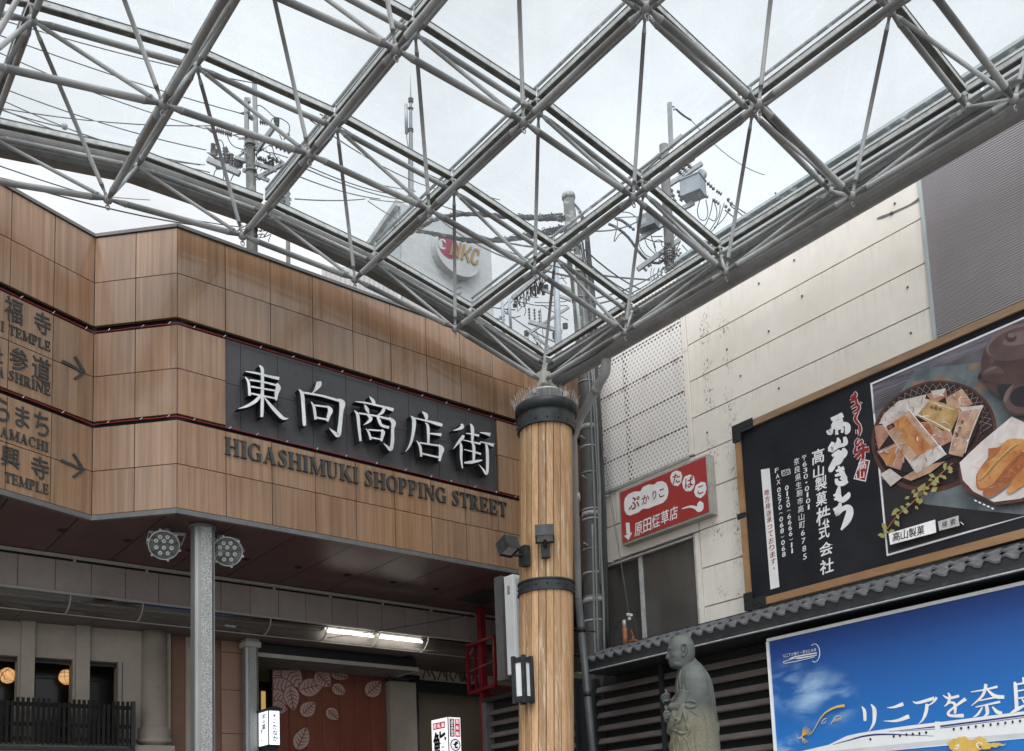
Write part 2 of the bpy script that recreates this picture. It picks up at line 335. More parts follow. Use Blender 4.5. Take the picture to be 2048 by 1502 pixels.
# bold roman capitals, unit height: letter -> (width, strokes)
def _serif():
    VT, HT = .175, .055; G = {}
    def vs(x, y0=0, y1=1, w=VT, s0=True, s1=True):
        r = [[(x, y0, w), (x, y1, w)]]; e = w/2+.075
        if s0: r.append([(x-e, y0+.025, .05), (x+e, y0+.025, .05)])
        if s1: r.append([(x-e, y1-.025, .05), (x+e, y1-.025, .05)])
        return r
    def arc(cx, cy, rx, ry, a0, a1, n=9, thick=VT, thin=HT):
        r = []
        for i in range(n):
            a = math.radians(a0+(a1-a0)*i/(n-1)); r.append((cx+rx*math.cos(a), cy+ry*math.sin(a), thin+(thick-thin)*abs(math.cos(a))**1.4))
        return [r]
    G['H'] = (.80, vs(.17)+vs(.63)+[[(.17,.5,HT),(.63,.5,HT)]])
    G['I'] = (.37, vs(.185))
    G['O'] = (.76, arc(.38,.5,.29,.48,90,270)+arc(.38,.5,.29,.48,-90,90))
    G['G'] = (.80, arc(.39,.5,.29,.48,55,300,13)+[[(.62,.02,.16),(.62,.42,.18)],[(.48,.44,.05),(.76,.44,.05)],[(.53,.05,.06),(.66,.1,.08)],[(.56,.86,.05),(.655,.68,.03)],[(.64,.97,.03),(.655,.68,.03)]])
    G['C'] = (.74, arc(.39,.5,.29,.48,50,310,13)+[[(.58,.84,.07),(.665,.66,.03)],[(.65,.97,.03),(.665,.66,.03)],[(.56,.12,.07),(.68,.25,.03)]])
    G['A'] = (.78, [[(.12,.03,.06),(.36,.98,.06)],[(.60,.03,.2),(.36,.98,.16)],[(.2,.33,HT),(.52,.33,HT)],[(.02,.025,.05),(.24,.025,.05)],[(.45,.025,.05),(.76,.025,.05)]])
    G['S'] = (.58, [[(.48,.80,.05),(.40,.95,.06),(.27,.96,.08),(.15,.83,.16),(.2,.66,.2),(.34,.5,.22),(.44,.33,.2),(.41,.13,.15),(.28,.035,.08),(.15,.05,.06),(.07,.2,.04)],[(.48,.72,.03),(.48,.99,.03)],[(.06,.28,.03),(.06,.0,.03)]])
    G['M'] = (.98, vs(.13,w=.06)+vs(.83)+[[(.17,.99,.2),(.46,.02,.14)],[(.46,.02,.05),(.80,.99,.05)]])
    G['U'] = (.76, vs(.17,.3,1,s0=False)+vs(.60,.3,1,w=.06,s0=False)+[[(.17,.32,VT),(.19,.15,.18),(.27,.05,.13),(.38,.03,.08),(.50,.07,.06),(.58,.18,.055),(.60,.32,.055)]])
    G['K'] = (.80, vs(.17)+[[(.24,.42,.06),(.62,.97,.06)],[(.34,.55,.2),(.66,.03,.2)],[(.50,.975,.05),(.74,.975,.05)],[(.52,.025,.05),(.80,.025,.05)]])
    G['P'] = (.64, vs(.17)+[[(.22,.965,.06),(.38,.96,.07),(.50,.86,.16),(.51,.73,.18),(.48,.58,.15),(.38,.485,.07),(.24,.475,.06)]])
    G['R'] = (.74, vs(.17)+[[(.22,.965,.06),(.38,.96,.07),(.50,.86,.16),(.51,.75,.18),(.48,.60,.15),(.38,.51,.07),(.24,.50,.06)],[(.34,.5,.18),(.58,.03,.19)],[(.48,.025,.05),(.74,.025,.05)]])
    G['N'] = (.80, vs(.13,w=.06)+vs(.67,w=.06,s0=False)+[[(.16,.97,.19),(.65,.02,.16)]])
    G['T'] = (.68, vs(.34,s1=False)+[[(.03,.96,.07),(.65,.96,.07)],[(.04,.99,.05),(.055,.72,.03)],[(.64,.99,.05),(.625,.72,.03)]])
    G['E'] = (.68, vs(.17)+[[(.2,.965,.06),(.58,.965,.06)],[(.2,.5,.06),(.46,.5,.06)],[(.2,.035,.06),(.6,.035,.06)],[(.575,.99,.04),(.59,.74,.03)],[(.46,.66,.035),(.46,.34,.035)],[(.595,.01,.05),(.62,.28,.03)]])
    G['L'] = (.66, vs(.17)+[[(.2,.035,.06),(.58,.035,.06)],[(.575,.01,.05),(.6,.3,.03)]])
    return G
SERIF = _serif()
def serif_text(s, mb, mapf, depth, gap=.04, space=.32, m=0):
    """capitals along s in 0..1 of total width, mapf(s, t, d)"""
    tot = sum(SERIF[c][0]+gap if c != ' ' else space for c in s)-gap; x = 0; k = 0
    for c in s:
        if c == ' ': x += space; continue
        w, st = SERIF[c]
        for q in st:
            k += 1
            brush(mb, [(x+a, b, e) for a, b, e in q], lambda a, b, d: mapf(a/tot, b, d), 0.0, depth+.0004*(k % 9), m, m, 2)
        x += w+gap
    return mb

# ================================================================== glass canopy on a tubular space frame
DY = 1.5; Y0 = 9.0848
NX = [8.048,6.682,5.307,3.979,2.626,1.272,-.06]; NZ = [7.508,7.806,7.969,7.992,7.854,7.55,7.15]
TX = [9.050,7.742,6.226,4.728,3.226,1.784,.42]; TZ = [8.439,8.747,9.015,9.113,9.063,8.776,8.38]
NI, TI = 6, 6
def NP(i, j): return V((NX[j], Y0-DY*i, NZ[j]))
def TP(i, j): return V((TX[j], Y0-DY*(i-.5)+(.279 if i == 0 else .061), TZ[j]))
def sight(a, b):                 # nearest depth of a member when it is in the picture, else None
    best = None
    for k in range(9):
        p = proj(V(a).lerp(V(b), k/8))
        if p and -30 < p[0] < 2078 and -30 < p[1] < 1532: best = p[2] if best is None else min(best, p[2])
    return best
can = thing('glass_canopy', 'grey tubular space frame canopy with vaulted glass roof on the wooden column', 'canopy', (8.05, 9.085, 7.2))
def member(a, b, r, end=.10, gap=.055):          # tube with conical ends, short bolts into the ball nodes
    a, b = V(a), V(b); d = (b-a).normalized(); mb = MB()
    e1, e2 = a+d*(gap+end), b-d*(gap+end)
    q = [a+d*gap*.4, a+d*gap, a+d*gap, e1, e1, e1+d*.018, e1+d*.018, e2-d*.018, e2-d*.018, e2, e2, b-d*gap, b-d*gap, b-d*gap*.4]
    mb.path(q, [.016, .016, r*.62, r, r*1.06, r*1.06, r, r, r*1.06, r*1.06, r, r*.62, .016, .016], 12)
    return mb
def members(name, segs, r, end=.10, gap=.055):
    L = sorted(((sight(a, b) if sight(a, b) is not None else 99+i*.01), i) for i, (a, b) in enumerate(segs)); rest = MB(); nr = 0
    for n, (dep, i) in enumerate(L):
        mb = member(*segs[i], r, end, gap)
        if n < 96 and dep < 99: mb.build(name, M['steel'], can)
        else: rest.merge(mb); nr += 1
    if nr: o = rest.build(name, M['steel'], can); o['kind'] = 'stuff'
J = len(NX)-1
members('bottom_chord', [(NP(i,j), NP(i,j+1)) for i in range(NI) for j in range(J)]+[(NP(i,j), NP(i+1,j)) for i in range(NI-1) for j in range(J+1)], .0295)
members('top_chord', [(TP(i,j), TP(i,j+1)) for i in range(TI) for j in range(J)]+[(TP(i,j), TP(i+1,j)) for i in range(TI-1) for j in range(J+1)], .0285)
dg_ = []
for i in range(TI):
    for j in range(J+1):
        for a in (i-1, i):
            for b in (j-1, j):
                if 0 <= a < NI and 0 <= b <= J: dg_.append((TP(i,j), NP(a,b)))
members('diagonal_strut', dg_, .0195, .07, .06)
nodes = sorted([(sight(p, p) or 99, k, p) for k, p in enumerate([NP(i,j) for i in range(NI) for j in range(J+1)]+[TP(i,j) for i in range(TI) for j in range(J+1)])])
for dep, k, p in nodes:
    if dep < 99:
        mb = MB().ball(p, .047, 12, 8)
        if k < NI*(J+1):                          # little eye bolt under the lower nodes
            c = p+V((0,0,-.085)); mb.path([c+V((.02*math.cos(t), 0, .024*math.sin(t))) for t in [2*math.pi*e/10 for e in range(11)]], .006, 5)
            mb.tube(p+V((0,0,-.05)), p+V((0,0,-.07)), .012, n=6)
        mb.build('node_joint', M['steel'], can)
# glazing bars above the upper chords
BZ = .172
for i in range(TI):
    for j in range(J):
        a, b = TP(i,j)+V((0,0,BZ)), TP(i,j+1)+V((0,0,BZ)); d = (b-a).normalized()*.05
        if sight(a, b) is None: continue
        mb = MB(); mb.beam(a+d, b-d, .058, .054); mb.beam(a+d+V((0,0,-.034)), b-d+V((0,0,-.034)), .066, .012, m=1); mb.beam(a+d+V((0,0,.031)), b-d+V((0,0,.031)), .068, .006, m=1)
        mb.build('glazing_bar', [M['alu'], M['gasket']], can)
for j in range(J+1):
    for i in range(TI-1):
        a, b = TP(i,j)+V((0,0,BZ)), TP(i+1,j)+V((0,0,BZ)); d = (b-a).normalized()*.04
        if sight(a, b) is None: continue
        mb = MB(); mb.beam(a+d*.5, b-d*.5, .058, .054); mb.beam(a+d+V((0,0,-.034)), b-d+V((0,0,-.034)), .066, .012, m=1); mb.beam(a+d+V((0,0,.031)), b-d+V((0,0,.031)), .068, .006, m=1)
        mb.build('glazing_bar', [M['alu'], M['gasket']], can)
for i in range(TI):
    for j in range(J+1):
        p = TP(i,j)
        if sight(p, p) is not None: MB().tube(p+V((0,0,.03)), p+V((0,0,BZ-.041)), .022, n=8).build('bar_support', M['steel'], can)
for i in range(TI-1):
    for j in range(J):
        q = [TP(i,j), TP(i,j+1), TP(i+1,j+1), TP(i+1,j)]; c = (q[0]+q[1]+q[2]+q[3])/4+V((0,0,BZ+.036))
        if min((sight(q[a], q[b]) or 99) for a, b in ((0,1),(1,2),(2,3),(3,0),(0,2))) > 98: continue
        q = [c+(p+V((0,0,BZ+.036))-c)*.985 for p in q]
        MB().hexa(q, (0,0,.010)).build('glass_pane', M['roof_glass'], can)
for j in range(1, J):
    q = [TP(i, j)+V((0,0,BZ+.13)) for i in range(TI)]
    if sight(q[0], q[-1]) is not None:
        mb = MB(); mb.path(q, .018, 8)
        for p in q: mb.tube(p+V((0,0,-.085)), p, .012, n=6)
        mb.build('roof_rail', M['steel'], can)
# eaves gutter along the far edge, edge flashing and half-round gutter along the building side
for j in range(J):
    a, b = TP(0,j), TP(0,j+1); o1, o2 = a+V((0,.10,.12)), b+V((0,.10,.12))
    mb = MB()
    pr = [(.0,.06),(.0,-.10),(.03,-.145),(.15,-.165),(.20,-.11),(.20,.08)]
    for (y0, z0), (y1, z1) in zip(pr[:-1], pr[1:]):
        mb.hexa([o1+V((0,y0,z0)), o2+V((0,y0,z0)), o2+V((0,y1,z1)), o1+V((0,y1,z1))], (0, .006, .006))
    mb.build('edge_gutter', M['steel_dk'], can)
ya, yb = TP(0,0).y+.12, TP(TI-1,0).y
mb = MB(); mb.beam((9.14, ya, 8.50), (9.14, yb, 8.50), .010, .16); mb.beam((9.225, ya, 8.42), (9.225, yb, 8.42), .155, .010); mb.beam((9.31, ya, 8.47), (9.31, yb, 8.47), .010, .11)
mb.build('edge_flashing', M['steel_dk'], can)
mb = MB(); cg = (8.33, 7.66); n = 10
for k in range(n):
    t0, t1 = math.pi+math.pi*k/n, math.pi+math.pi*(k+1)/n
    A = [V((cg[0]+.14*math.cos(t), yy, cg[1]+.14*math.sin(t))) for yy in (Y0+.25, yb) for t in (t0, t1)]
    B = [V((cg[0]+.132*math.cos(t), yy, cg[1]+.132*math.sin(t))) for yy in (Y0+.25, yb) for t in (t0, t1)]
    mb.add([A[0],A[1],A[3],A[2]], [[0,1,2,3]], sm=True); mb.add([B[0],B[1],B[3],B[2]], [[3,2,1,0]], sm=True)
mb.add([V((cg[0]+.138*math.cos(math.pi+math.pi*k/n), Y0+.25, cg[1]+.138*math.sin(math.pi+math.pi*k/n))) for k in range(n+1)], [list(range(n+1))])
for yy in [8.6-1.5*k for k in range(6)]: mb.beam((cg[0]-.14, yy, cg[1]+.004), (cg[0]+.14, yy, cg[1]+.004), .03, .006)
mb.build('roof_gutter', M['steel'], can)
mb = MB(); mb.path([TP(1,0)+V((-.02,.3,-.06)), NP(0,0)+V((.12,-.25,.12)), NP(0,0)+V((.05,-.02,.10))], .012, 6); mb.path([NP(i//8 if 0 else 0, 0)+V((.06,-.1-1.3*i/8,.03-.04*math.sin(math.pi*i/8))) for i in range(9)], .009, 6)
mb.build('power_cable', M['rubber'], can)
MB().box((7.98,8.99,7.44), (8.13,9.12,7.62)).build('junction_box', flat_mat('beige_plastic', (.42,.42,.36), .5), can, bevel=.008)

# ================================================================== arcade entrance: wood-panelled sign wall, soffit
YF = 10.8
ZT, ZS1, ZU, ZM, ZS2, ZMB, ZL, ZS3, ZB = 8.997, 8.422, 7.872, 7.778, 7.242, 6.686, 6.615, 6.085, 5.558
PB, PC = V((3.20, 11.555, 0)), V((3.92, YF, 0)); DA = V((-.9417, -.3364, 0)); PEND = V((12.51, YF, 0))
M['lam'] = noise_mat('wood_laminate', (.188,.104,.056), (.300,.180,.104), 2.0, (11,11,.16), rough=.30, spec=.45, island=.10, fine=.13, lo=.34, hi=.66, coat=.42)
grime(M['lam'], (.115,.066,.038), 1.6, (6,6,.35), .50, .72, .5)
M['trim'] = noise_mat('grey_metal_trim', (.095,.092,.093), (.13,.127,.125), 5.0, rough=.45)
M['signblack'] = noise_mat('black_sign_panel', (.037,.036,.039), (.052,.05,.053), 1.5, rough=.5, fine=.08)
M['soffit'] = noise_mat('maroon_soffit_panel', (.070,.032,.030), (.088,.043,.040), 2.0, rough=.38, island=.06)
M['red'] = flat_mat('red_light_tube', (.26,.02,.022), .35)
M['gold_letter'] = noise_mat('worn_dark_letter', (.022,.024,.026), (.042,.044,.044), 14.0, rough=.5)
ent = thing('arcade_entrance', 'wood panelled arcade entrance wall with black name board and direction signs', 'entrance', (3.92, YF, 5.4))
def panels(p0, p1, edges, rows, n, gap=.010, th=.045):
    d = (p1-p0).normalized(); mb = MB()
    for a, b in edges:
        for z0, z1 in rows:
            q = [p0+d*(a+gap/2)+V((0,0,z0+gap/2)), p0+d*(b-gap/2)+V((0,0,z0+gap/2)), p0+d*(b-gap/2)+V((0,0,z1-gap/2)), p0+d*(a+gap/2)+V((0,0,z1-gap/2))]
            mb.hexa(q, n*(-th))
    return mb
nA = V((.3364, -.9417, 0)); _d = (PC-PB).normalized(); nB = V((_d.y, -_d.x, 0)); nC = V((0,-1,0))
LB = (PC-PB).length
eC = [(.585*k, .585*(k+1)) for k in range(14)]+[(8.19, 8.59)]
eB = [(0, LB/2), (LB/2, LB)]
eA = [(.52*k, .52*(k+1)) for k in range(8)]
PA8 = PB+DA*4.16
RU, RM, RL = [(ZU,ZS1),(ZS1,ZT)], [(ZMB,ZS2),(ZS2,ZM)], [(ZB,ZS3),(ZS3,ZL)]
for rows in (RU, RM, RL):
    mb = panels(PA8, PB, [(4.16-b, 4.16-a) for a, b in eA], rows, nA); mb.merge(panels(PB, PC, eB, rows, nB))
    if rows is RM:
        mb.merge(panels(PC, PEND, [eC[0]], rows, nC)); panels(PC, PEND, [(4.715, 5.265)]+eC[9:], rows, nC).build('wood_cladding', M['lam'], ent)
    else: mb.merge(panels(PC, PEND, eC, rows, nC))
    mb.build('wood_cladding', M['lam'], ent)
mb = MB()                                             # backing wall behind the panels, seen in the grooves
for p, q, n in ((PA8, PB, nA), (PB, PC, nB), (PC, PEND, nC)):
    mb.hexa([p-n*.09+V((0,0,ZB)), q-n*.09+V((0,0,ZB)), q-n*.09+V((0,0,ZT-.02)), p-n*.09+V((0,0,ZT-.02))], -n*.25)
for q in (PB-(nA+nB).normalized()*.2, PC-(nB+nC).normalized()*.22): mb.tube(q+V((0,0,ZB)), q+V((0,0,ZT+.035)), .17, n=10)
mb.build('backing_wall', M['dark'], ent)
mb = MB()
for p, q, n in ((PA8, PB, nA), (PB, PC, nB), (PC, PEND, nC)):
    mb.hexa([p+n*.02+V((0,0,ZT+.005)), q+n*.02+V((0,0,ZT+.005)), q+n*.02+V((0,0,ZT+.045)), p+n*.02+V((0,0,ZT+.045))], -n*.42)
mb.build('coping', M['trim'], ent)
mb = MB()
for p, q, n in ((PA8, PB, nA), (PB, PC, nB), (PC, PEND, nC)):
    mb.hexa([p+n*.006+V((0,0,ZB-.062)), q+n*.006+V((0,0,ZB-.062)), q+n*.006+V((0,0,ZB-.004)), p+n*.006+V((0,0,ZB-.004))], -n*.06)
mb.build('bottom_trim', M['trim'], ent)
# black board made of sheets, slightly recessed
XB0, XB1 = 4.507, 8.630
mb = MB(); xs = [XB0]+[XB0+.20+.484*k for k in range(0, 9)]+[XB1]; xs = [x for x in xs if x <= XB1]; zs = [ZMB-.01, 7.24, ZM+.02]
for a, b in zip(xs[:-1], xs[1:]):
    for c, d in zip(zs[:-1], zs[1:]): mb.box((a+.003, YF+.035, c+.003), (b-.003, YF+.07, d-.003))
rn = random.Random(4)
for k in range(34):
    x, z = rn.uniform(XB0+.1, XB1-.1), rn.uniform(ZMB+.06, ZM-.1); mb.tube((x, YF+.036, z), (x, YF+.030, z), .012, n=8)
mb.build('name_board', M['signblack'], ent)
# raised white characters
YCH = YF-.075
def S4(ox, oy, k):
    def f(x, y, d): p = at(ox+x/k, oy+y/k, y=YCH); return V((p.x, YCH-d, p.z))
    return f
fa, fb = S4(440, 660, 5.778), S4(690, 760, 5.178)
M['brushed'] = noise_mat('brushed_white_metal', (.56,.57,.575), (.76,.765,.77), 2.5, (1,1,.6), rough=.4, fine=.08)
CH = [('first, with a central post and two sweeps', fa, [
 [(285,490,12),(400,508,24),(560,548,32),(672,572,42)], [(440,420,14),(470,450,40),(478,500,42),(478,700,42),(474,960,42),(468,1015,34)],
 [(280,555,14),(318,620,36),(330,770,34)], [(330,588,22),(500,615,24),(640,650,26)], [(640,632,40),(660,680,66),(640,745,52),(636,825,24)],
 [(345,665,22),(620,712,22)], [(345,745,22),(630,802,22)], [(470,750,30),(400,830,46),(300,890,34),(195,922,5)], [(492,780,8),(560,870,36),(640,960,48),(715,1030,42),(778,1035,4)]]),
 ('second, an open frame round a small box', fa, [
 [(1128,605,60),(1128,640,75),(1095,695,40),(1052,745,8)], [(893,695,6),(935,745,46),(950,900,46),(962,1085,46),(965,1118,30)],
 [(945,733,26),(1160,770,28),(1375,830,34)], [(1350,810,20),(1398,855,78),(1388,950,54),(1372,1120,54),(1352,1225,56),(1300,1190,36),(1248,1142,4)],
 [(1038,840,8),(1072,900,36),(1092,1045,32)], [(1075,880,22),(1240,900,22)], [(1225,890,24),(1262,938,62),(1242,1000,48),(1226,1068,26)], [(1088,1020,24),(1225,1046,24)]]),
 ('third, a roofed frame holding a small box', fb, [
 [(240,180,8),(278,225,40),(292,270,26)], [(95,232,8),(200,245,20),(380,285,24),(440,303,36),(490,318,40)], [(188,262,6),(215,310,42),(236,356,10)], [(398,295,36),(372,345,36),(325,376,10)],
 [(82,325,6),(118,370,36),(132,500,34),(148,642,28)], [(128,352,20),(300,380,20),(450,415,28)], [(440,400,24),(488,450,56),(480,520,38),(478,640,42),(460,728,40),(425,700,26),(385,663,4)],
 [(213,368,12),(252,405,42),(232,440,32),(178,476,4)], [(315,380,12),(340,430,36),(365,478,32),(442,502,34)], [(203,512,6),(235,560,26),(252,628,22)], [(228,524,18),(370,535,18)], [(362,525,20),(380,552,46),(370,600,34),(362,645,20)], [(250,605,18),(362,625,18)]]),
 ('fourth, a slanting sweep under a lintel', fb, [
 [(785,335,8),(825,372,46),(832,418,24)], [(700,400,16),(850,435,22),(940,460,40),(995,478,34)], [(668,380,8),(702,430,46),(692,560,36),(660,680,26),(612,752,4)], [(820,450,8),(847,500,34),(850,665,28)],
 [(865,562,14),(920,568,24),(985,575,40)], [(728,635,6),(765,700,30),(776,802,22)], [(758,658,20),(965,690,20)], [(955,680,20),(985,722,62),(975,780,42),(965,848,24)], [(775,768,20),(965,812,20)]]),
 ('fifth, three upright groups side by side', fb, [
 [(1192,462,20),(1200,492,46),(1165,515,26),(1108,532,4)], [(1213,578,26),(1205,600,40),(1165,650,30),(1108,722,4)], [(1178,648,8),(1190,700,32),(1190,820,26),(1203,922,14)],
 [(1238,558,10),(1310,570,18),(1375,585,30)], [(1282,460,8),(1305,510,40),(1305,650,26)], [(1203,628,8),(1300,650,16),(1390,668,26)], [(1295,655,8),(1320,700,36),(1318,845,26)], [(1218,728,8),(1320,752,18),(1395,775,24)],
 [(1220,865,16),(1300,858,36),(1405,838,14)], [(1380,552,8),(1430,560,24),(1490,575,44)], [(1385,648,14),(1460,665,20),(1525,685,44)], [(1435,655,8),(1456,720,34),(1460,900,34),(1448,980,30),(1415,935,20),(1372,885,4)]])]
for lab, f, st in CH:
    mb = MB()
    for k, s in enumerate(st):
        s = [(x, y, w*.87) for x, y, w in s]; brush(mb, s, f, -.075, .03+.0006*k, 0, 1, 5)
        brush(mb, [(x, y, w+9) for x, y, w in s], f, -.075, .017+.0004*k, 1, 1, 5)
    mb.build('sign_character', [M['brushed'], M['black']], ent, label='white character on black board, '+lab)
# roman lettering under the board
mb = MB(); O = V((4.485, YF-.001, 6.322)); WT = 8.752-4.485
serif_text('HIGASHIMUKI SHOPPING STREET', mb, lambda s, t, d: O+V((s*WT, -d, t*.214)), .022)
mb.build('roman_lettering', M['gold_letter'], ent)
# direction lettering on the return wall
uA = -DA
def pA(px, py): return onplane(px, py, PB, nA)
def mapA(bl, tr, lift=.001):
    a, b = pA(*bl), pA(*tr); w = (b-a).dot(uA); return rect_map(a, uA, (0,0,1), w, b.z-a.z, lift)
kA = lambda x, y: (x/3.265, 560+y/3.265)
for ch, x0, y0, x1, y1 in (('福',28,250,148,148),('寺',222,330,330,240),('社',-62,520,18,450),('参',60,570,182,470),('道',205,640,330,530),('ら',-38,905,62,792),('ま',98,950,192,845),('ち',220,1000,320,885),('興',5,1205,128,1110),('寺',200,1280,318,1175)):
    text_mb(ch, mapA(kA(x0,y0), kA(x1,y1)), .010, .006).build('direction_character', M['gold_letter'], ent)
def romA(s, bl, tr_x, h_px):
    a = pA(*kA(*bl)); b = pA(*kA(tr_x, bl[1])); w = (b-a).dot(uA); h = a.z-pA(*kA(bl[0], bl[1]+h_px)).z
    serif_text(s, MB(), lambda q, t, d: a+uA*(q*w)+V((0,0,t*h))+nA*d, .010).build('direction_word', M['gold_letter'], ent)
romA('TEMPLE', (55,352), 330, 64); romA('I', (2,330), 26, 64); romA('SHRINE', (52,650), 330, 66); romA('A', (-8,628), 22, 66); romA('AMACHI', (-2,1018), 318, 66); romA('TEMPLE', (26,1316), 318, 66)
def arrA(x0, y0, x1, y1, hx, hy0, hy1, w=17):
    f = lambda x, y, d: pA(*kA(x, y))+nA*(d+.001); mb = MB()
    brush(mb, [(x0,y0,w),(x1,y1,w)], f, 0, .010); brush(mb, [(hx,hy0,w),(x1+4,y1+2,w)], f, 0, .0104); brush(mb, [(x1+6,y1-4,w),(hx-2,hy1,w)], f, 0, .0108); mb.build('direction_arrow', M['gold_letter'], ent)
arrA(402, 528, 545, 604, 487, 500, 648); arrA(395, 1178, 540, 1240, 476, 1135, 1288)
# red light tubes lying in the two grooves, with white clips
mb = MB(); rn = random.Random(9)
for z in (ZM+.018, ZMB-.030):
    pts = []
    for p, q, n in ((PA8, PB, nA), (PB, PC, nB), (PC, PEND, nC)):
        for k in range(13): pts.append(p.lerp(q, k/13)+n*(.004)+V((0,0,z+rn.uniform(-.003,.003))))
    pts.append(PEND+V((0,-.004,z))); mb.path(pts, .0055, 6, m=0)
    for p, q, n in ((PA8, PB, nA), (PB, PC, nB), (PC, PEND, nC)):
        L_ = (q-p).length; s = .2
        while s < L_:
            c = p+(q-p)*(s/L_)+n*.012+V((0,0,z)); t = rn.uniform(-.02, .02)
            mb.tube(c+V((-.012,0,-.008)), c+V((.012+t*.3,0,.024)), .0035, n=5, m=1); s += rn.uniform(.33, .47)
mb.build('light_tube', [M['red'], M['porcelain']], ent)
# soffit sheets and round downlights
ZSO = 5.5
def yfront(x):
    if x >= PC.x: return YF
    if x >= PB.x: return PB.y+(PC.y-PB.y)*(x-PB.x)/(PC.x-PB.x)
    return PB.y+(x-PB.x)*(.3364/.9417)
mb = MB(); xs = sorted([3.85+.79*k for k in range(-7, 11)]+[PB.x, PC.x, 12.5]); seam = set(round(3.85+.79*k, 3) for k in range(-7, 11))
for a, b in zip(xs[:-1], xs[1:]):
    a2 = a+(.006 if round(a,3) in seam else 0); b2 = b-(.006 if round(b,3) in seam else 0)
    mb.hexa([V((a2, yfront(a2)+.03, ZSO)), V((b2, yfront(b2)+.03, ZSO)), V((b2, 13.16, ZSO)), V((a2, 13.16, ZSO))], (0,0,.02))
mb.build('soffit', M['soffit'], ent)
mb = MB()
for x0, y0 in ((PB.x-3, 0), ): pass
for a, b in zip(xs[:-1], xs[1:]): mb.hexa([V((a, yfront(a)+.12, ZSO+.03)), V((b, yfront(b)+.12, ZSO+.03)), V((b, 13.16, ZSO+.03)), V((a, 13.16, ZSO+.03))], (0,0,.06))
mb.build('soffit_backing', M['dark'], ent)
for k in range(-1, 9):
    c = V((3.02+.765*k, 12.1, ZSO-.001)); mb = MB(); mb.lathe([(.036,-.001),(.058,-.006),(.062,0)], c, 18, 0); mb.lathe([(.0361,-.002),(.03,.012)], c+V((0,0,-.002)), 16, 1)
    mb.build('downlight', [M['black'], M['dark']], ent)
MB().box((9.02, 11.75, ZSO-.012), (9.6, 12.5, ZSO-.004)).build('ceiling_hatch', M['black'], ent)
# building body above the soffit, behind the wall
MB().box((-1.0, 11.95, ZSO+.14), (12.5, 13.2, ZT-.10)).build('roof_body', M['trim'], ent)
# round multi-lamp floodlights under the soffit
M['lampglass'] = noise_mat('grey_lamp_face', (.17,.185,.18), (.23,.245,.24), 8.0, rough=.18)
M['ledyellow'] = flat_mat('yellow_led_chip', (.50,.42,.16), .4)
def round_flood(label, mount, cen, aim):
    t = thing('round_floodlight', label, 'floodlight', mount, 'round floodlights under the entrance soffit'); aim = V(aim).normalized(); r = .18
    MB().lathe([(.03,-.11),(.12,-.10),(r-.02,-.03),(r,-.02),(r,.015),(r-.012,.022),(r-.013,.004),(.0001,.004)], cen, 32, axis=aim).build('lamp_housing', M['galv'], t)
    MB().lathe([(.001,.010),(r-.013,.010)], cen, 32, axis=aim).build('lamp_face', M['lampglass'], t)
    x = aim.cross(V((0,0,1))).normalized(); y = x.cross(aim); m1 = MB(); m2 = MB()
    for i, (u, v) in enumerate([(-.04,.10),(.04,.10),(-.085,.05),(0,.05),(.085,.05),(-.085,-.03),(0,-.03),(.085,-.03),(-.042,-.095),(.042,-.095)]):
        c = cen+x*u+y*v+aim*.011; m1.lathe([(.024,0),(.024,.005),(.017,.005),(.015,.001)], c, 12, axis=aim); m2.lathe([(.001,.004),(.013,.002)], c+aim*.001, 8, axis=aim)
    m1.build('lens_ring', M['porcelain'], t); m2.build('led_chip', M['ledyellow'], t)
    mb = MB(); mb.tube(mount, mount+V((0,0,-.05)), .035, n=12); b = mount+V((0,0,-.055))
    mb.beam(b-x*(r+.03), b+x*(r+.03), .035, .012, aim)
    for s in (-1, 1): mb.beam(b+x*s*(r+.03), cen+x*s*(r+.012)-aim*.03, .03, .010, x)
    for k in range(6):
        a = math.pi*k/3+.3; mb.obox(cen+(x*math.cos(a)+y*math.sin(a))*(r+.006), x*.012, y*.012, aim*.016)
    mb.build('yoke', M['galv'], t)
round_flood('round grey floodlight of ten lenses hanging left of the granite post', at(335, 1058, z=ZSO), at(328, 1090, z=5.26), (-.30,-.80,-.55))
round_flood('round grey floodlight of ten lenses tucked behind the right of the granite post', at(440, 1070, z=ZSO), at(455, 1103, z=5.24), (-.42,-.82,-.42))

# ================================================================== wooden column under the canopy corner
COLB, COLT = V((7.835, 9.085, 2.6)), V((8.082, 9.085, 7.0)); CAX = (COLT-COLB).normalized()
def colp(z): return COLB+(COLT-COLB)*((z-2.6)/4.4)
M['cedar'] = noise_mat('weathered_cedar', (.33,.175,.075), (.50,.315,.165), 3.0, (7,7,.30), rough=.62, island=.26, fine=.2, lo=.3, hi=.7, bump=.25, bscale=9)
_t = M['cedar'].node_tree; _b = _t.nodes['Principled BSDF']; _src = _b.inputs['Base Color'].links[0].from_socket      # bleached worn streaks
_tc = nd(_t, 'ShaderNodeTexCoord'); _mp = nd(_t, 'ShaderNodeMapping'); _mp.inputs['Scale'].default_value = (14,14,1.1); lk(_t, _tc.outputs['Object'], _mp.inputs[0])
_n = nd(_t, 'ShaderNodeTexNoise'); _n.inputs['Scale'].default_value = 1.7; _n.inputs['Detail'].default_value = 8; _n.inputs['Roughness'].default_value = .7; lk(_t, _mp.outputs[0], _n.inputs['Vector'])
_r = nd(_t, 'ShaderNodeMapRange'); _r.inputs[1].default_value = .54; _r.inputs[2].default_value = .66; _r.inputs[4].default_value = .8; lk(_t, _n.outputs[0], _r.inputs[0])
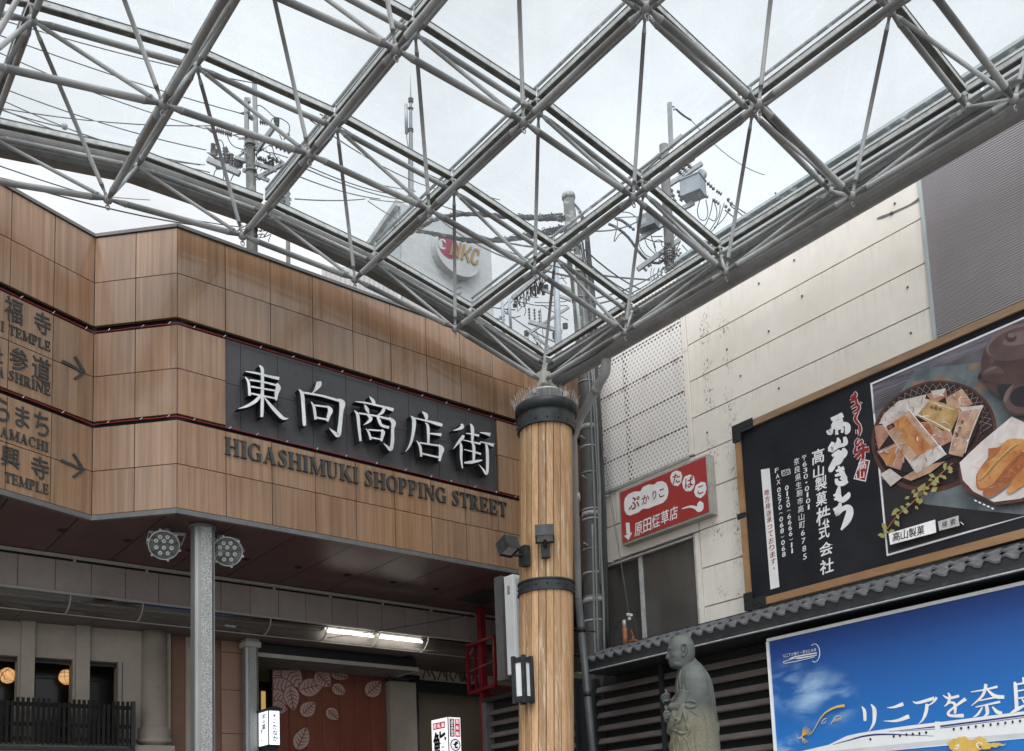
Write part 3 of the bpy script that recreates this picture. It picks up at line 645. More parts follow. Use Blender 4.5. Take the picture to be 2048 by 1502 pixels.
_m = nd(_t, 'ShaderNodeMix', data_type='RGBA'); _m.inputs[7].default_value = (.62,.50,.36,1); lk(_t, _r.outputs[0], _m.inputs[0]); lk(_t, _src, _m.inputs[6]); lk(_t, _m.outputs[2], _b.inputs['Base Color'])
M['iron'] = noise_mat('dark_iron', (.018,.022,.024), (.032,.038,.041), 9.0, rough=.45, bump=.1, spec=.3)
col = thing('wooden_column', 'round column clad in weathered cedar boards with black iron bands', 'column', (COLB.x, COLB.y, 0))
grime(M['iron'], (.075,.072,.066), 6.0, (1,1,.5), .52, .70, .55)
mb = MB(); NB = 22; R = .338; rn = random.Random(2); z0, z1 = 0.02, 6.97
for k in range(NB):
    a0, a1 = 2*math.pi*k/NB+.012, 2*math.pi*(k+1)/NB-.012; r_ = R+rn.uniform(-.004,.003)
    pr = [(a0, r_-.03), (a0, r_-.004), (a0+.02, r_), ((a0+a1)/2, r_*1.003), (a1-.02, r_), (a1, r_-.004), (a1, r_-.03)]
    lo = colp(z0); hi = colp(z1); L = [V((math.cos(a)*r, math.sin(a)*r, 0)) for a, r in pr]
    mb.prism([lo+p for p in L], hi-lo)
mb.build('timber_cladding', M['cedar'], col)
MB().tube(colp(.02), colp(6.96), R-.035, n=24).build('core', M['dark'], col)
def ring(z, h, r, lip=.008):
    return MB().lathe([(r-.06,-h/2),(r+lip,-h/2),(r+lip,-h/2+.022),(r,-h/2+.026),(r,h/2-.026),(r+lip,h/2-.022),(r+lip,h/2),(r-.06,h/2)], colp(z), 48, axis=CAX, sm=False)
def rivets(z, r, n):
    mb = MB()
    for k in range(n):
        a = 2*math.pi*(k+.3)/n; d = V((math.cos(a), math.sin(a), 0)); mb.ball(colp(z)+d*r, .014, 8, 5)
    return mb
ring(6.93, .22, .372, .0).build('capital_band', M['iron'], col); rivets(6.88, .374, 16).build('rivet_row', M['iron'], col)
MB().lathe([(.30,-.12),(.40,-.12),(.40,.0),(.395,.004),(.1,.004)], colp(7.145), 48, axis=CAX).build('capital_plate', M['iron'], col)
ring(4.735, .155, .352, .010).build('iron_band', M['iron'], col); rivets(4.735, .353, 16).build('rivet_row', M['iron'], col)
hd = colp(7.15)
MB().lathe([(.21,.0),(.21,.17),(.235,.175),(.235,.20),(.12,.205)], hd, 32, axis=CAX).build('head_drum', M['galv'], col)
mb = MB()
for k in range(4):
    a = k*math.pi/2+.4; d = V((math.cos(a), math.sin(a), 0)); mb.obox(hd+d*.29+V((0,0,.12)), d*.03, d.cross(V((0,0,1)))*.014, V((0,0,.03)))
for a in (.3, 1.87, 3.44, 5.0):
    d = V((math.cos(a), math.sin(a), 0)); mb.hexa([hd+d*.03+V((0,0,.2)), hd+d*.20+V((0,0,.2)), hd+d*.05+V((0,0,.42)), hd+d*.03+V((0,0,.42))], d.cross(V((0,0,1)))*.014)
mb.tube(hd+V((0,0,.2)), V((8.055, 9.085, 7.49)), .045, n=12)
mb.build('head_bracket', M['galv'], col)
mb = MB(); rn = random.Random(5)                    # bird spikes
for k in range(110):
    a = 2*math.pi*k/110; d = V((math.cos(a), math.sin(a), 0)); sp = rn.uniform(-.02,.06)
    mb.tube(hd+d*.385+V((0,0,-.01)), hd+d*(.385+sp+.02)+V((rn.uniform(-.01,.01),0,rn.uniform(.10,.15))), .0022, n=4)
for k in range(80):
    a = 2*math.pi*k/80; d = V((math.cos(a), math.sin(a), 0)); mb.tube(hd+d*.275+V((0,0,.0)), hd+d*(.275+rn.uniform(0,.03))+V((0,0,rn.uniform(.14,.2))), .0018, n=4)
mb.build('bird_spikes', M['galv'], col)
# floodlights and lantern on the column
def facing(az): return V((math.cos(az), math.sin(az), 0))
M['lens'] = noise_mat('lamp_glass', (.3,.29,.26), (.42,.41,.38), 20.0, rough=.2)
def flood(name, label, z, az, out, tilt, s=1.0):
    o = colp(z)+facing(az)*R; f = facing(az); u = V((0,0,1)); sd_ = f.cross(u)
    t = thing(name, label, 'floodlight', o, 'floodlights on the wooden column')
    return t, o, f, sd_, u
t, o, f, sd_, u = flood('floodlight', 'black floodlight facing out from the front of the wooden column', 5.14, math.radians(-132), 0, 0)
dn = (f*.46-u*.89).normalized(); un = (f*.89+u*.46).normalized(); c = o+f*.15+u*.13
mb = MB(); A = [c+sd_*sx*.115+un*sz*.085 for sx, sz in ((-1,-1),(1,-1),(1,1),(-1,1))]; mb.hexa(A, -dn*.13)
for a, b in ((0,1),(1,2),(2,3),(3,0)):
    wdt = .025 if a != 2 else .05
    mb.hexa([A[a], A[b], A[b]+dn*wdt, A[a]+dn*wdt], (c-(A[a]+A[b])/2).normalized()*.008)
mb.build('lamp_housing', M['iron'], t)
MB().hexa([c+sd_*sx*.10+un*sz*.07+dn*.004 for sx, sz in ((-1,-1),(1,-1),(1,1),(-1,1))], dn*.004).build('lens', M['lens'], t)
mb = MB(); mb.obox(o+f*.035-u*.02, sd_*.055, f*.035, u*.075); mb.tube(o+f*.06+u*.02, c-dn*.04, .022, n=10); mb.build('bracket', M['iron'], t)
t2, o, f, sd_, u = flood('floodlight', 'black floodlight on a side arm at the left of the wooden column', 5.12, math.radians(172), 0, 0)
f = V((-1,0,0)); g = V((0,-1,0)); o = colp(5.10)+f*(R+.02)+g*.05
mb = MB(); mb.obox(o+f*.035, f*.045, g*.06, u*.125); mb.tube(o+f*.08, o+f*.21-u*.01, .022, n=10); mb.path([o+f*.07+u*.05, o+f*.11+u*.10, o+f*.16+u*.09, o+f*.20+u*.02], .006, 6); mb.build('bracket', M['iron'], t2)
c = o+f*.29+g*.02+u*.03; dn = (g*.36-u*.93).normalized(); un = (g*.93+u*.36).normalized()
A = [c+f*sx*.095+un*sz*.10 for sx, sz in ((-1,-1),(1,-1),(1,1),(-1,1))]; mb = MB(); mb.hexa(A, -dn*.15)
for a, b in ((0,1),(1,2),(2,3),(3,0)): mb.hexa([A[a], A[b], A[b]+dn*.03, A[a]+dn*.03], (c-(A[a]+A[b])/2).normalized()*.008)
mb.build('lamp_housing', M['iron'], t2)
MB().hexa([c+f*sx*.08+un*sz*.08+dn*.004 for sx, sz in ((-1,-1),(1,-1),(1,1),(-1,1))], dn*.004).build('lens', M['lens'], t2)
f = facing(math.radians(-167)); u = V((0,0,1)); s_ = f.cross(u); o = colp(3.54)+f*R
t = thing('wall_lantern', 'black framed lantern with white panes on the lower wooden column', 'lantern', o)
mb = MB(); mb.obox(o+f*.03, f*.035, s_*.05, u*.145); mb.build('wall_plate', M['iron'], t)
c = o+f*.135
mb = MB()
for sx in (-1, 1):
    for sy in (-1, 1): mb.obox(c+f*sx*.074+s_*sy*.074, f*.022, s_*.022, u*.285)
for sz in (-.235, .235): mb.obox(c+u*sz, f*.074, s_*.074, u*.032)
mb.obox(o+f*.075, f*.03, s_*.03, u*.1)
mb.build('lantern_frame', M['iron'], t)
MB().obox(c, f*.064, s_*.064, u*.205).build('pane', M['white'], t)
mb = MB()
for sx, sy in ((-1,-.4),(-.3,.6),(.4,-.7),(.9,.3)): mb.tube(c+f*sx*.07+s_*sy*.07+u*.25, c+f*sx*.08+s_*sy*.075+u*.40, .0018, n=4)
mb.build('bird_spikes', M['galv'], t)
# rain pipe from the roof gutter down behind the column
dp = thing('rain_pipe', 'pale grey rain pipe bending from the roof gutter down behind the column', 'pipe', (8.5, 9.2, 0))
M['pvc'] = noise_mat('grey_pvc_pipe', (.36,.37,.37), (.45,.46,.46), 6.0, (1,1,.4), rough=.45); M['pvcd'] = noise_mat('dark_grey_pipe', (.055,.06,.065), (.08,.085,.09), 6.0, rough=.5)
gx = at(1213, 712, y=8.35) if 0 else V((8.33, 8.03, 7.56))
P = lambda px, py, yy: at(px, py, y=yy)
a0 = at(1213, 716, x=8.36); a1 = at(1211, 745, x=8.38); a2 = at(1155, 845, y=9.16); a3 = at(1147, 880, y=9.30); a4 = at(1157, 1198, y=9.30); a5 = at(1185, 1502, y=9.30)
MB().path([a0+V((0,0,.12)), a0, a1, a1.lerp(a2,.12), a1.lerp(a2,.95), a2.lerp(a3,.5), a3+V((0,0,.02)), a4], [.062,.062,.062,.06,.056,.056,.05,.045], 16).build('pale_length', M['pvc'], dp)
mb = MB()
for k in (.30, .97): c_ = a1.lerp(a2, k); d_ = (a2-a1).normalized(); mb.tube(c_-d_*.05, c_+d_*.05, .066, n=16)
mb.tube(a3+V((0,0,-.75)), a3+V((0,0,-.85)), .054, n=16); mb.build('pipe_socket', M['pvc'], dp)
dn_ = (a5-a4)
MB().path([a4+V((0,0,-.0)), a5, a4+dn_*(a4.z/-dn_.z)], .048, 14).build('dark_length', M['pvcd'], dp)
for z in (4.35, 3.5): c_ = a4+dn_*((z-a4.z)/dn_.z); MB().tube(c_+V((0,0,-.03)), c_+V((0,0,.03)), .056, n=14).tube(c_, c_+V((.25,0,0)), .009, n=6).build('pipe_clamp', M['black'], dp)

# ================================================================== cream building on the right
XW = 10.0
def streak_mat(name, c0, c1, rough=.55):
    m = noise_mat(name, c0, c1, .9, rough=rough, fine=.03); t = m.node_tree; b = t.nodes['Principled BSDF']; src = b.inputs['Base Color'].links[0].from_socket
    tcn = nd(t, 'ShaderNodeTexCoord'); sp = nd(t, 'ShaderNodeSeparateXYZ'); lk(t, tcn.outputs['Object'], sp.inputs[0])
    mp_ = nd(t, 'ShaderNodeMapping'); mp_.inputs['Scale'].default_value = (9,9,.35); lk(t, tcn.outputs['Object'], mp_.inputs[0])
    n = nd(t, 'ShaderNodeTexNoise'); n.inputs['Scale'].default_value = 2.2; n.inputs['Detail'].default_value = 8; n.inputs['Roughness'].default_value = .65; lk(t, mp_.outputs[0], n.inputs['Vector'])
    r = nd(t, 'ShaderNodeMapRange'); r.inputs[1].default_value = .50; r.inputs[2].default_value = .76; r.inputs[4].default_value = .4; lk(t, n.outputs[0], r.inputs[0])
    fr0 = nd(t, 'ShaderNodeMath', operation='MULTIPLY_ADD'); lk(t, sp.outputs[2], fr0.inputs[0]); fr0.inputs[1].default_value = 1/.52; fr0.inputs[2].default_value = -8.23/.52+30
    fr1 = nd(t, 'ShaderNodeMath', operation='FRACT'); lk(t, fr0.outputs[0], fr1.inputs[0]); fr2 = nd(t, 'ShaderNodeMath', operation='POWER'); lk(t, fr1.outputs[0], fr2.inputs[0]); fr2.inputs[1].default_value = 1.8
    rj_ = nd(t, 'ShaderNodeMath', operation='MULTIPLY'); lk(t, r.outputs[0], rj_.inputs[0]); lk(t, fr2.outputs[0], rj_.inputs[1])
    sk = nd(t, 'ShaderNodeTexNoise'); sk.inputs['Scale'].default_value = 34; sk.inputs['Detail'].default_value = 5; sk.inputs['Roughness'].default_value = .7
    mp2 = nd(t, 'ShaderNodeMapping'); mp2.inputs['Scale'].default_value = (1,1,.55); lk(t, tcn.outputs['Object'], mp2.inputs[0]); lk(t, mp2.outputs[0], sk.inputs['Vector'])
    r2 = nd(t, 'ShaderNodeMapRange'); r2.inputs[1].default_value = .52; r2.inputs[2].default_value = .61; lk(t, sk.outputs[0], r2.inputs[0])
    tot = None
    for yc, wd in ((7.96, .10), (7.66, .13), (8.03, .05)):
        d = nd(t, 'ShaderNodeMath', operation='SUBTRACT'); lk(t, sp.outputs[1], d.inputs[0]); d.inputs[1].default_value = yc
        a = nd(t, 'ShaderNodeMath', operation='ABSOLUTE'); lk(t, d.outputs[0], a.inputs[0])
        g = nd(t, 'ShaderNodeMapRange'); g.inputs[1].default_value = wd; g.inputs[2].default_value = wd*.2; lk(t, a.outputs[0], g.inputs[0])
        if tot is None: tot = g.outputs[0]
        else:
            mx_ = nd(t, 'ShaderNodeMath', operation='MAXIMUM'); lk(t, tot, mx_.inputs[0]); lk(t, g.outputs[0], mx_.inputs[1]); tot = mx_.outputs[0]
    big = nd(t, 'ShaderNodeTexNoise'); big.inputs['Scale'].default_value = 2.6; lk(t, tcn.outputs['Object'], big.inputs['Vector'])
    rb = nd(t, 'ShaderNodeMapRange'); rb.inputs[1].default_value = .45; rb.inputs[2].default_value = .57; lk(t, big.outputs[0], rb.inputs[0])
    mu = nd(t, 'ShaderNodeMath', operation='MULTIPLY'); lk(t, tot, mu.inputs[0]); lk(t, r2.outputs[0], mu.inputs[1])
    mu2 = nd(t, 'ShaderNodeMath', operation='MULTIPLY'); lk(t, mu.outputs[0], mu2.inputs[0]); lk(t, rb.outputs[0], mu2.inputs[1])
    x1 = nd(t, 'ShaderNodeMix', data_type='RGBA'); lk(t, rj_.outputs[0], x1.inputs[0]); lk(t, src, x1.inputs[6]); x1.inputs[7].default_value = (.30,.265,.21,1)
    x2 = nd(t, 'ShaderNodeMix', data_type='RGBA'); lk(t, mu2.outputs[0], x2.inputs[0]); lk(t, x1.outputs[2], x2.inputs[6]); x2.inputs[7].default_value = (.15,.14,.115,1)
    lk(t, x2.outputs[2], b.inputs['Base Color']); return m
M['cream'] = streak_mat('cream_panel', (.70,.655,.585), (.78,.735,.665))
M['joint'] = flat_mat('dark_joint', (.10,.095,.095), .8)
M['parapet'] = noise_mat('blue_grey_parapet', (.33,.37,.38), (.43,.47,.48), 1.4, (1,1,.5), rough=.4, fine=.05)
M['corr'] = noise_mat('grey_corrugated', (.30,.28,.29), (.36,.335,.345), .6, rough=.45)
wb = thing('cream_building', 'cream panelled building with perforated screen, ribbed grey wall and dark window', 'building', (XW, 8.0, 0))
# body
MB().box((XW+.10, -6, .01), (XW+6, 10.22, 9.38)).build('building_body', M['joint'], wb)
# plain panels in courses
def courses(ys, zs, name, mat, gap=.012, th=.09):
    mb = MB()
    for a, b in zip(ys[:-1], ys[1:]):
        for c, d in zip(zs[:-1], zs[1:]): mb.box((XW, a+gap/2, c+gap/2), (XW+th, b-gap/2, d-gap/2))
    return mb.build(name, mat, wb)
ZC = [8.23-.52*k for k in range(9, -3, -1)]        # ... 7.71, 8.23, 8.75, 9.27
Z_ = sorted(ZC)
up = [z for z in Z_ if z > 5.5]
mb = MB(); gap = .016
def P_(a, b, c, d): mb.box((XW, a+gap/2, c+gap/2), (XW+.09, b-gap/2, d-gap/2))
for c, d in zip(Z_[:-1], Z_[1:]):
    P_(4.905, 8.285, c, d)
    if d > 6.7: pass
for c, d in ((5.63,6.15),(6.15,6.67)):
    P_(8.285, 9.80, c, d); P_(9.80, 10.2, c, d)
P_(8.285, 8.40, 5.59, 5.62)
mb.build('facade_panel', M['cream'], wb)
for c, d in ((3.9, 5.60), (6.69, 8.16), (8.16, 9.38)): MB().box((XW-.018, 8.288, c+.004), (XW+.09, 8.362, d-.004)).build('edge_strip', M['cream'], wb)
# perforated screen
m, t, b = new_mat('perforated_metal'); M['perf'] = m
tcn = nd(t, 'ShaderNodeTexCoord'); sp = nd(t, 'ShaderNodeSeparateXYZ'); lk(t, tcn.outputs['Object'], sp.inputs[0])
def mth(op, a, b_=None, c_=None):
    n = nd(t, 'ShaderNodeMath', operation=op)
    for i, x in enumerate((a, b_, c_)):
        if x is None: continue
        if isinstance(x, (int, float)): n.inputs[i].default_value = x
        else: lk(t, x, n.inputs[i])
    return n.outputs[0]
DYp, DZp = .066, .0555
zz = mth('DIVIDE', mth('SUBTRACT', sp.outputs[2], 6.69), DZp); row = mth('FLOOR', zz); odd = mth('MULTIPLY', mth('MODULO', row, 2.0), .5)
yy = mth('ADD', mth('DIVIDE', mth('SUBTRACT', sp.outputs[1], 8.30), DYp), odd)
fy = mth('MULTIPLY', mth('SUBTRACT', mth('FRACT', yy), .5), DYp); fz = mth('MULTIPLY', mth('SUBTRACT', mth('FRACT', zz), .5), DZp)
dist = mth('SQRT', mth('ADD', mth('MULTIPLY', fy, fy), mth('MULTIPLY', fz, fz)))
hole = nd(t, 'ShaderNodeMapRange'); hole.inputs[1].default_value = .0195; hole.inputs[2].default_value = .0155; lk(t, dist, hole.inputs[0])
# open rows under each joint and beside the upright (black), backed holes elsewhere (grey)
zc_ = mth('FRACT', mth('DIVIDE', mth('SUBTRACT', sp.outputs[2], 6.64), .4925)); e1 = mth('GREATER_THAN', zc_, .86)
yd = mth('SUBTRACT', sp.outputs[1], 9.475); e2 = mth('MULTIPLY', mth('LESS_THAN', yd, 0.0), mth('GREATER_THAN', yd, -.085)); e3 = mth('GREATER_THAN', sp.outputs[2], 8.62)
ng = nd(t, 'ShaderNodeTexNoise'); ng.inputs['Scale'].default_value = 3.0; lk(t, tcn.outputs['Object'], ng.inputs['Vector'])
edge = mth('MINIMUM', mth('ADD', mth('ADD', e1, e2), mth('MULTIPLY', e3, .55)), 1.0)
hc = nd(t, 'ShaderNodeMix', data_type='RGBA'); lk(t, edge, hc.inputs[0]); hc.inputs[6].default_value = (.43,.425,.41,1); hc.inputs[7].default_value = (.02,.02,.022,1)
# paint with rust creeping from the joints
rj = nd(t, 'ShaderNodeMapRange'); lk(t, mth('ABSOLUTE', mth('SUBTRACT', zc_, .97)), rj.inputs[0]); rj.inputs[1].default_value = .10; rj.inputs[2].default_value = .0
rn_ = nd(t, 'ShaderNodeTexNoise'); rn_.inputs['Scale'].default_value = 5; rn_.inputs['Detail'].default_value = 7; rmp = nd(t, 'ShaderNodeMapping'); rmp.inputs['Scale'].default_value = (1,1,.4); lk(t, tcn.outputs['Object'], rmp.inputs[0]); lk(t, rmp.outputs[0], rn_.inputs['Vector'])
rr = nd(t, 'ShaderNodeMapRange'); rr.inputs[1].default_value = .52; rr.inputs[2].default_value = .66; rr.inputs[4].default_value = .8; lk(t, rn_.outputs[0], rr.inputs[0])
rst = mth('MULTIPLY', rr.outputs[0], mth('ADD', mth('MULTIPLY', rj.outputs[0], .9), .10))
pc = nd(t, 'ShaderNodeMix', data_type='RGBA'); lk(t, rst, pc.inputs[0]); pc.inputs[6].default_value = (.76,.725,.70,1); pc.inputs[7].default_value = (.33,.14,.06,1)
fc = nd(t, 'ShaderNodeMix', data_type='RGBA'); lk(t, hole.outputs[0], fc.inputs[0]); lk(t, pc.outputs[2], fc.inputs[6]); lk(t, hc.outputs[2], fc.inputs[7])
lk(t, fc.outputs[2], b.inputs['Base Color']); b.inputs['Roughness'].default_value = .5
mb = MB(); zs = [6.69,7.11,7.605,8.105,8.605,9.0,9.41]
for a, b2 in ((8.372,9.475),(9.485,10.22)):
    for c, d in zip(zs[:-1], zs[1:]): mb.box((XW-.03, a, c+.004), (XW+.01, b2, d-.004))
mb.build('perforated_screen', M['perf'], wb)
mb = MB(); mb.box((XW-.035, 8.36, 6.655), (XW+.05, 10.22, 6.685)); mb.build('screen_sill', M['galv'], wb)
# ribbed grey wall
mb = MB(); z = 5.9; pit = .027
while z < 9.02:
    y0, y1 = -5.0, 4.865
    mb.add([(XW+.04,y0,z),(XW+.04,y1,z),(XW+.04,y1,z+pit*.35),(XW+.04,y0,z+pit*.35),(XW+.005,y1,z+pit*.42),(XW+.005,y0,z+pit*.42),(XW+.005,y1,z+pit),(XW+.005,y0,z+pit),(XW+.04,y1,z+pit),(XW+.04,y0,z+pit)], [[0,1,2,3],[3,2,4,5],[5,4,6,7],[7,6,8,9]]); z += pit
mb.build('ribbed_wall', M['corr'], wb)
MB().box((XW-.02, 4.868, 3.9), (XW+.09, 4.902, 9.02)).build('corner_trim', M['parapet'], wb)
# parapet above
mb = MB(); mb.box((XW-.03, -6, 9.03), (XW+.3, 8.362, 9.36), 0); mb.box((XW-.06, -6, 9.36), (XW+.35, 8.362, 9.395), 1); mb.box((XW-.02, -6, 9.395), (XW+.3, 8.362, 9.46), 2); mb.box((XW-.07, -6, 9.46), (XW+.36, 8.362, 9.50), 0)
y = 7.9
while y > -5: mb.box((XW-.042, y, 9.03), (XW-.03, y+.03, 9.36), 3); y -= 1.9
mb.build('parapet', [M['parapet'], M['galv'], M['steel_dk'], M['white']], wb)
# window over the tiled eave
M['winglass'] = noise_mat('dark_window_glass', (.055,.053,.048), (.095,.09,.082), .8, (1,1,.5), rough=.12, spec=.6)
W0, W1, WZ0, WZ1 = 8.385, 10.2, 3.9, 5.585
mb = MB(); mb.box((XW+.02, W0, WZ0), (XW+.06, 9.36, WZ1-.03)); mb.box((XW+.045, 9.40, WZ0), (XW+.085, W1, WZ1-.03)); mb.build('window_pane', M['winglass'], wb)
mb = MB(); mb.box((XW-.04, W0-.03, WZ1-.028), (XW+.06, W1, WZ1)); mb.box((XW-.02, W0-.03, WZ0), (XW+.09, W0-.002, WZ1-.03)); mb.box((XW-.01, 9.35, WZ0), (XW+.018, 9.41, WZ1-.03)); mb.build('window_frame', M['alu'], wb)
rn = random.Random(11); mb = MB()
for k in range(26): mb.ball((XW-.006, rn.uniform(5.1, 8.1), rn.choice(Z_)+rn.uniform(.12,.4)), .014, 6, 4)
mb.build('wall_anchor', M['trim'], wb)
# dark blotch where a pipe or sign has been torn off
mb = MB(); f = lambda x, y, d: V((XW-.002-d, at(1300+x/2.731, y/2.731, x=XW).y, at(1300+x/2.731, y/2.731, x=XW).z))
brush(mb, [(1240,1195,4),(1265,1187,14),(1320,1165,10),(1420,1120,8),(1475,1085,16)], f, 0, .004); mb.ball(f(1322,1165,.006), .022, 8, 5); mb.build('torn_edge', M['trim'], wb)

# ------------------------------------------------------------------ red tobacco shop sign
M['signred'] = noise_mat('faded_red_sign', (.33,.035,.032), (.39,.05,.045), 1.6, rough=.35)
M['signframe'] = noise_mat('grey_sign_frame', (.30,.30,.27), (.42,.41,.37), 5.0, rough=.5, fine=.08)
M['redprint'] = flat_mat('red_print', (.28,.02,.025), .5); M['whiteprint'] = flat_mat('white_print', (.76,.76,.76), .5)
XT = 9.86; tA, tB = at(1237,983,x=XT), at(1422,1026.5,x=XT); ts = thing('tobacco_sign', 'red tobacco shop light box with white clouds, pipe and arrow', 'sign', (XT, 8.65, 5.69))
MB().box((XT+.004, tB.y, tB.z), (XW-.004, tA.y, tA.z)).build('sign_box', M['signframe'], ts)
MB().box((XT-.006, tB.y+.03, tB.z+.03), (XT+.004, tA.y-.03, tA.z-.03)).build('sign_face', M['signred'], ts)
kT = lambda x, y: (1180+x/3.4125, 880+y/3.4125)
def fT(x, y, d): p = at(*kT(x, y), x=XT-.006); return V((p.x-d-.001, p.y, p.z))
mb = MB(); poly(mb, [(232,430),(240,395),(262,370),(300,352),(345,350),(362,320),(400,303),(438,305),(460,285),(495,280),(520,295),(532,325),(536,360),(525,400),(500,428),(470,440),(440,450),(400,468),(360,470),(330,495),(300,505),(275,516),(250,508),(236,480)], fT, 0)
for pts in ([(548,250),(560,222),(590,208),(622,218),(630,250),(622,290),(600,315),(570,310),(552,285)], [(630,290),(645,250),(680,236),(708,245),(718,285),(708,325),(690,348),(655,350),(635,325)], [(710,355),(722,310),(760,285),(788,290),(796,330),(785,370),(755,398),(722,385)]): poly(mb, pts, fT, 0)
mb.build('white_cloud', M['whiteprint'], ts); mb = MB()
brush(mb, [(257,565,26),(262,640,26)], fT, 0, .0006); poly(mb, [(232,655),(290,628),(264,684)], fT, .0012); mb.build('white_arrow', M['whiteprint'], ts); mb = MB()
brush(mb, [(628,470,6),(680,455,14),(720,462,22),(740,480,26)], fT, 0, .0008); poly(mb, [(735,432),(752,415),(775,430),(776,465),(765,485),(740,493),(725,480)], fT, .0014); mb.build('tobacco_pipe', M['whiteprint'], ts); mb = MB()
uY = V((0,-1,0))
def boxT(x0, y0, x1, y1, f=None, lift=.001):
    f = f or fT; bl = f(x0, y0, 0); br = f(x1, y0+(y1[1] if isinstance(y1, tuple) else 0), 0); return None
def txt_at(mb, s, f, cx, cy, w, h, sl, n, bold=.01, m=0, depth=.0006, lift=.0016):
    """one glyph centred on (cx, cy), w by h in picture units, its base sloping sl"""
    q = [f(cx-w/2, cy+h/2-sl*w/2, 0), f(cx+w/2, cy+h/2+sl*w/2, 0), f(cx-w/2, cy-h/2-sl*w/2, 0), f(cx+w/2, cy-h/2+sl*w/2, 0)]
    return text_mb(s, quad_map(*q, n, lift), depth, bold, m, mb)
nW = V((-1,0,0))
for i, ch in enumerate('原田煙草店'): txt_at(mb, ch, fT, 332+60*i, 607-27*i, 54, 92, -.40, nW, .012)
mb.build('shop_lettering', M['whiteprint'], ts)
for ch, x, y, w, h in (('ぷ',302,430,74,84),('か',380,405,50,62),('り',440,375,26,60),('こ',490,362,36,56),('た',590,262,52,70),('ば',678,288,56,76),('こ',755,340,40,56)): txt_at(MB(), ch, fT, x, y, w, h, -.35, nW, .016).build('red_character', M['redprint'], ts)

# ------------------------------------------------------------------ food billboard in a wooden frame
XB = 9.88; fb_ = thing('food_billboard', 'black snack maker billboard with food photograph in a brown wooden frame', 'billboard', (XB, 3.5, 4.38))
M['bbblack'] = noise_mat('black_billboard_film', (.013,.014,.018), (.022,.024,.029), 1.2, rough=.42, spec=.16)
M['framewood'] = noise_mat('varnished_frame_wood', (.27,.145,.065), (.36,.21,.105), 3.0, (1,.25,1), rough=.5, fine=.08)
M['framedark'] = noise_mat('soiled_frame_wood', (.16,.115,.075), (.33,.20,.11), 2.5, (1,.4,3), rough=.7, fine=.12)
Y1, Y2, BZ0, BZ1 = 7.495, -2.5, 4.375, 6.735
MB().box((XB, Y2, BZ0+.07), (XW-.03, Y1-.07, BZ1-.07)).build('billboard_panel', M['bbblack'], fb_)
mb = MB(); mb.box((XB-.035, Y1-.075, BZ0+.20), (XB+.03, Y1, 5.52)); mb.box((XB-.035, Y1-.075, 5.60), (XB+.03, Y1, BZ1-.21)); mb.build('side_frame', M['framewood'], fb_)
MB().box((XB-.035, Y2, BZ1-.085), (XB+.03, Y1-.19, BZ1)).build('top_frame', M['framedark'], fb_); MB().box((XB-.035, Y2, BZ0), (XB+.03, Y1-.19, BZ0+.09)).build('bottom_frame', M['framewood'], fb_)
for z0, z1, s in ((BZ1-.20, BZ1+.02, 1), (BZ0-.02, BZ0+.20, 0)):
    mb = MB(); mb.box((XB-.05, Y1-.11, z0), (XB-.036, Y1+.02, z1)); zz0 = (z1-.13) if s else z0; mb.box((XB-.052, Y1-.30, zz0), (XB-.037, Y1-.111, zz0+.13)); mb.box((XB-.036, Y1+.002, z0), (XW-.03, Y1+.02, z1))
    for k in range(4): mb.ball((XB-.053, Y1-.02 if k < 2 else Y1-.06-.08*(k-1), z0+.05+.09*k if k < 2 else zz0+.065), .013, 6, 4)
    mb.build('corner_bracket', M['black'], fb_)
MB().box((XB-.05, Y1-.09, 5.53), (XB-.034, Y1+.03, 5.60)).build('frame_clip', M['black'], fb_)
XP = XB-.001
k7 = lambda x, y: (1440+x/2.4227, 600+y/2.4227)
def f7(x, y, d): p = at(*k7(x, y), x=XP); return V((p.x-d, p.y, p.z))
k8 = lambda x, y: (1740+x/3.065, 620+y/3.065)
def f8(x, y, d): p = at(*k8(x, y), x=XP); return V((p.x-d, p.y, p.z))
def fYZ(y, z, d): return V((XP-d, y, z))
# lettering: every line of writing is a part of its own
mb = MB(); poly(mb, [(198,822),(240,815),(288,1390),(245,1403)], f7, .0005); mb.build('white_strip', M['whiteprint'], fb_)
def vcol(chars, p0, p1, w, h, sl=-.33, bold=.008, mt='whiteprint', name='text_column'):
    n = len(chars); mb = MB()
    for i, ch in enumerate(chars):
        u = i/(n-1) if n > 1 else 0; txt_at(mb, ch, f7, p0[0]+(p1[0]-p0[0])*u, p0[1]+(p1[1]-p0[1])*u, (w if ch not in '1-' else w*.4)*(.66 if ch.isdigit() and w > 22 else .38 if ch == '。' else 1), h*(.3 if ch in '-︵︶' else .35 if ch == '。' else .7 if ch == 'っ' else .82 if ch.isdigit() and w > 22 else 1), sl, nW, bold)
    return mb.build(name, M[mt], fb_)
vcol(list('FAX'), (275,825), (284,882), 17, 22)
vcol(list('0570︵068︶068'), (286,920), (310,1232), 17, 24, bold=.012)
vcol(list('0120︵6666︶11'), (324,910), (350,1215), 17, 24, bold=.012)
vcol(list('奈良県生駒市高山町6785'), (372,782), (412,1243), 27, 33, bold=.004)
vcol(list('〒630-0101'), (408,765), (430,1003), 20, 24, bold=.006)
def glyphs(L_, bold, mt, name, lift=.0016, grow=0):
    mb = MB()
    for ch, x, y, w, h in L_: txt_at(mb, ch, f7, x, y, w+grow, h+grow, -.33, nW, bold, lift=lift)
    return mb.build(name, M[mt], fb_)
glyphs((('高',476,757,60,72),('山',478,830,52,56),('製',490,888,58,68),('菓',492,962,54,68),('株',502,1045,70,88),('式',505,1122,52,70),('会',515,1205,66,66),('社',518,1290,66,72)), .016, 'whiteprint', 'company_lettering')
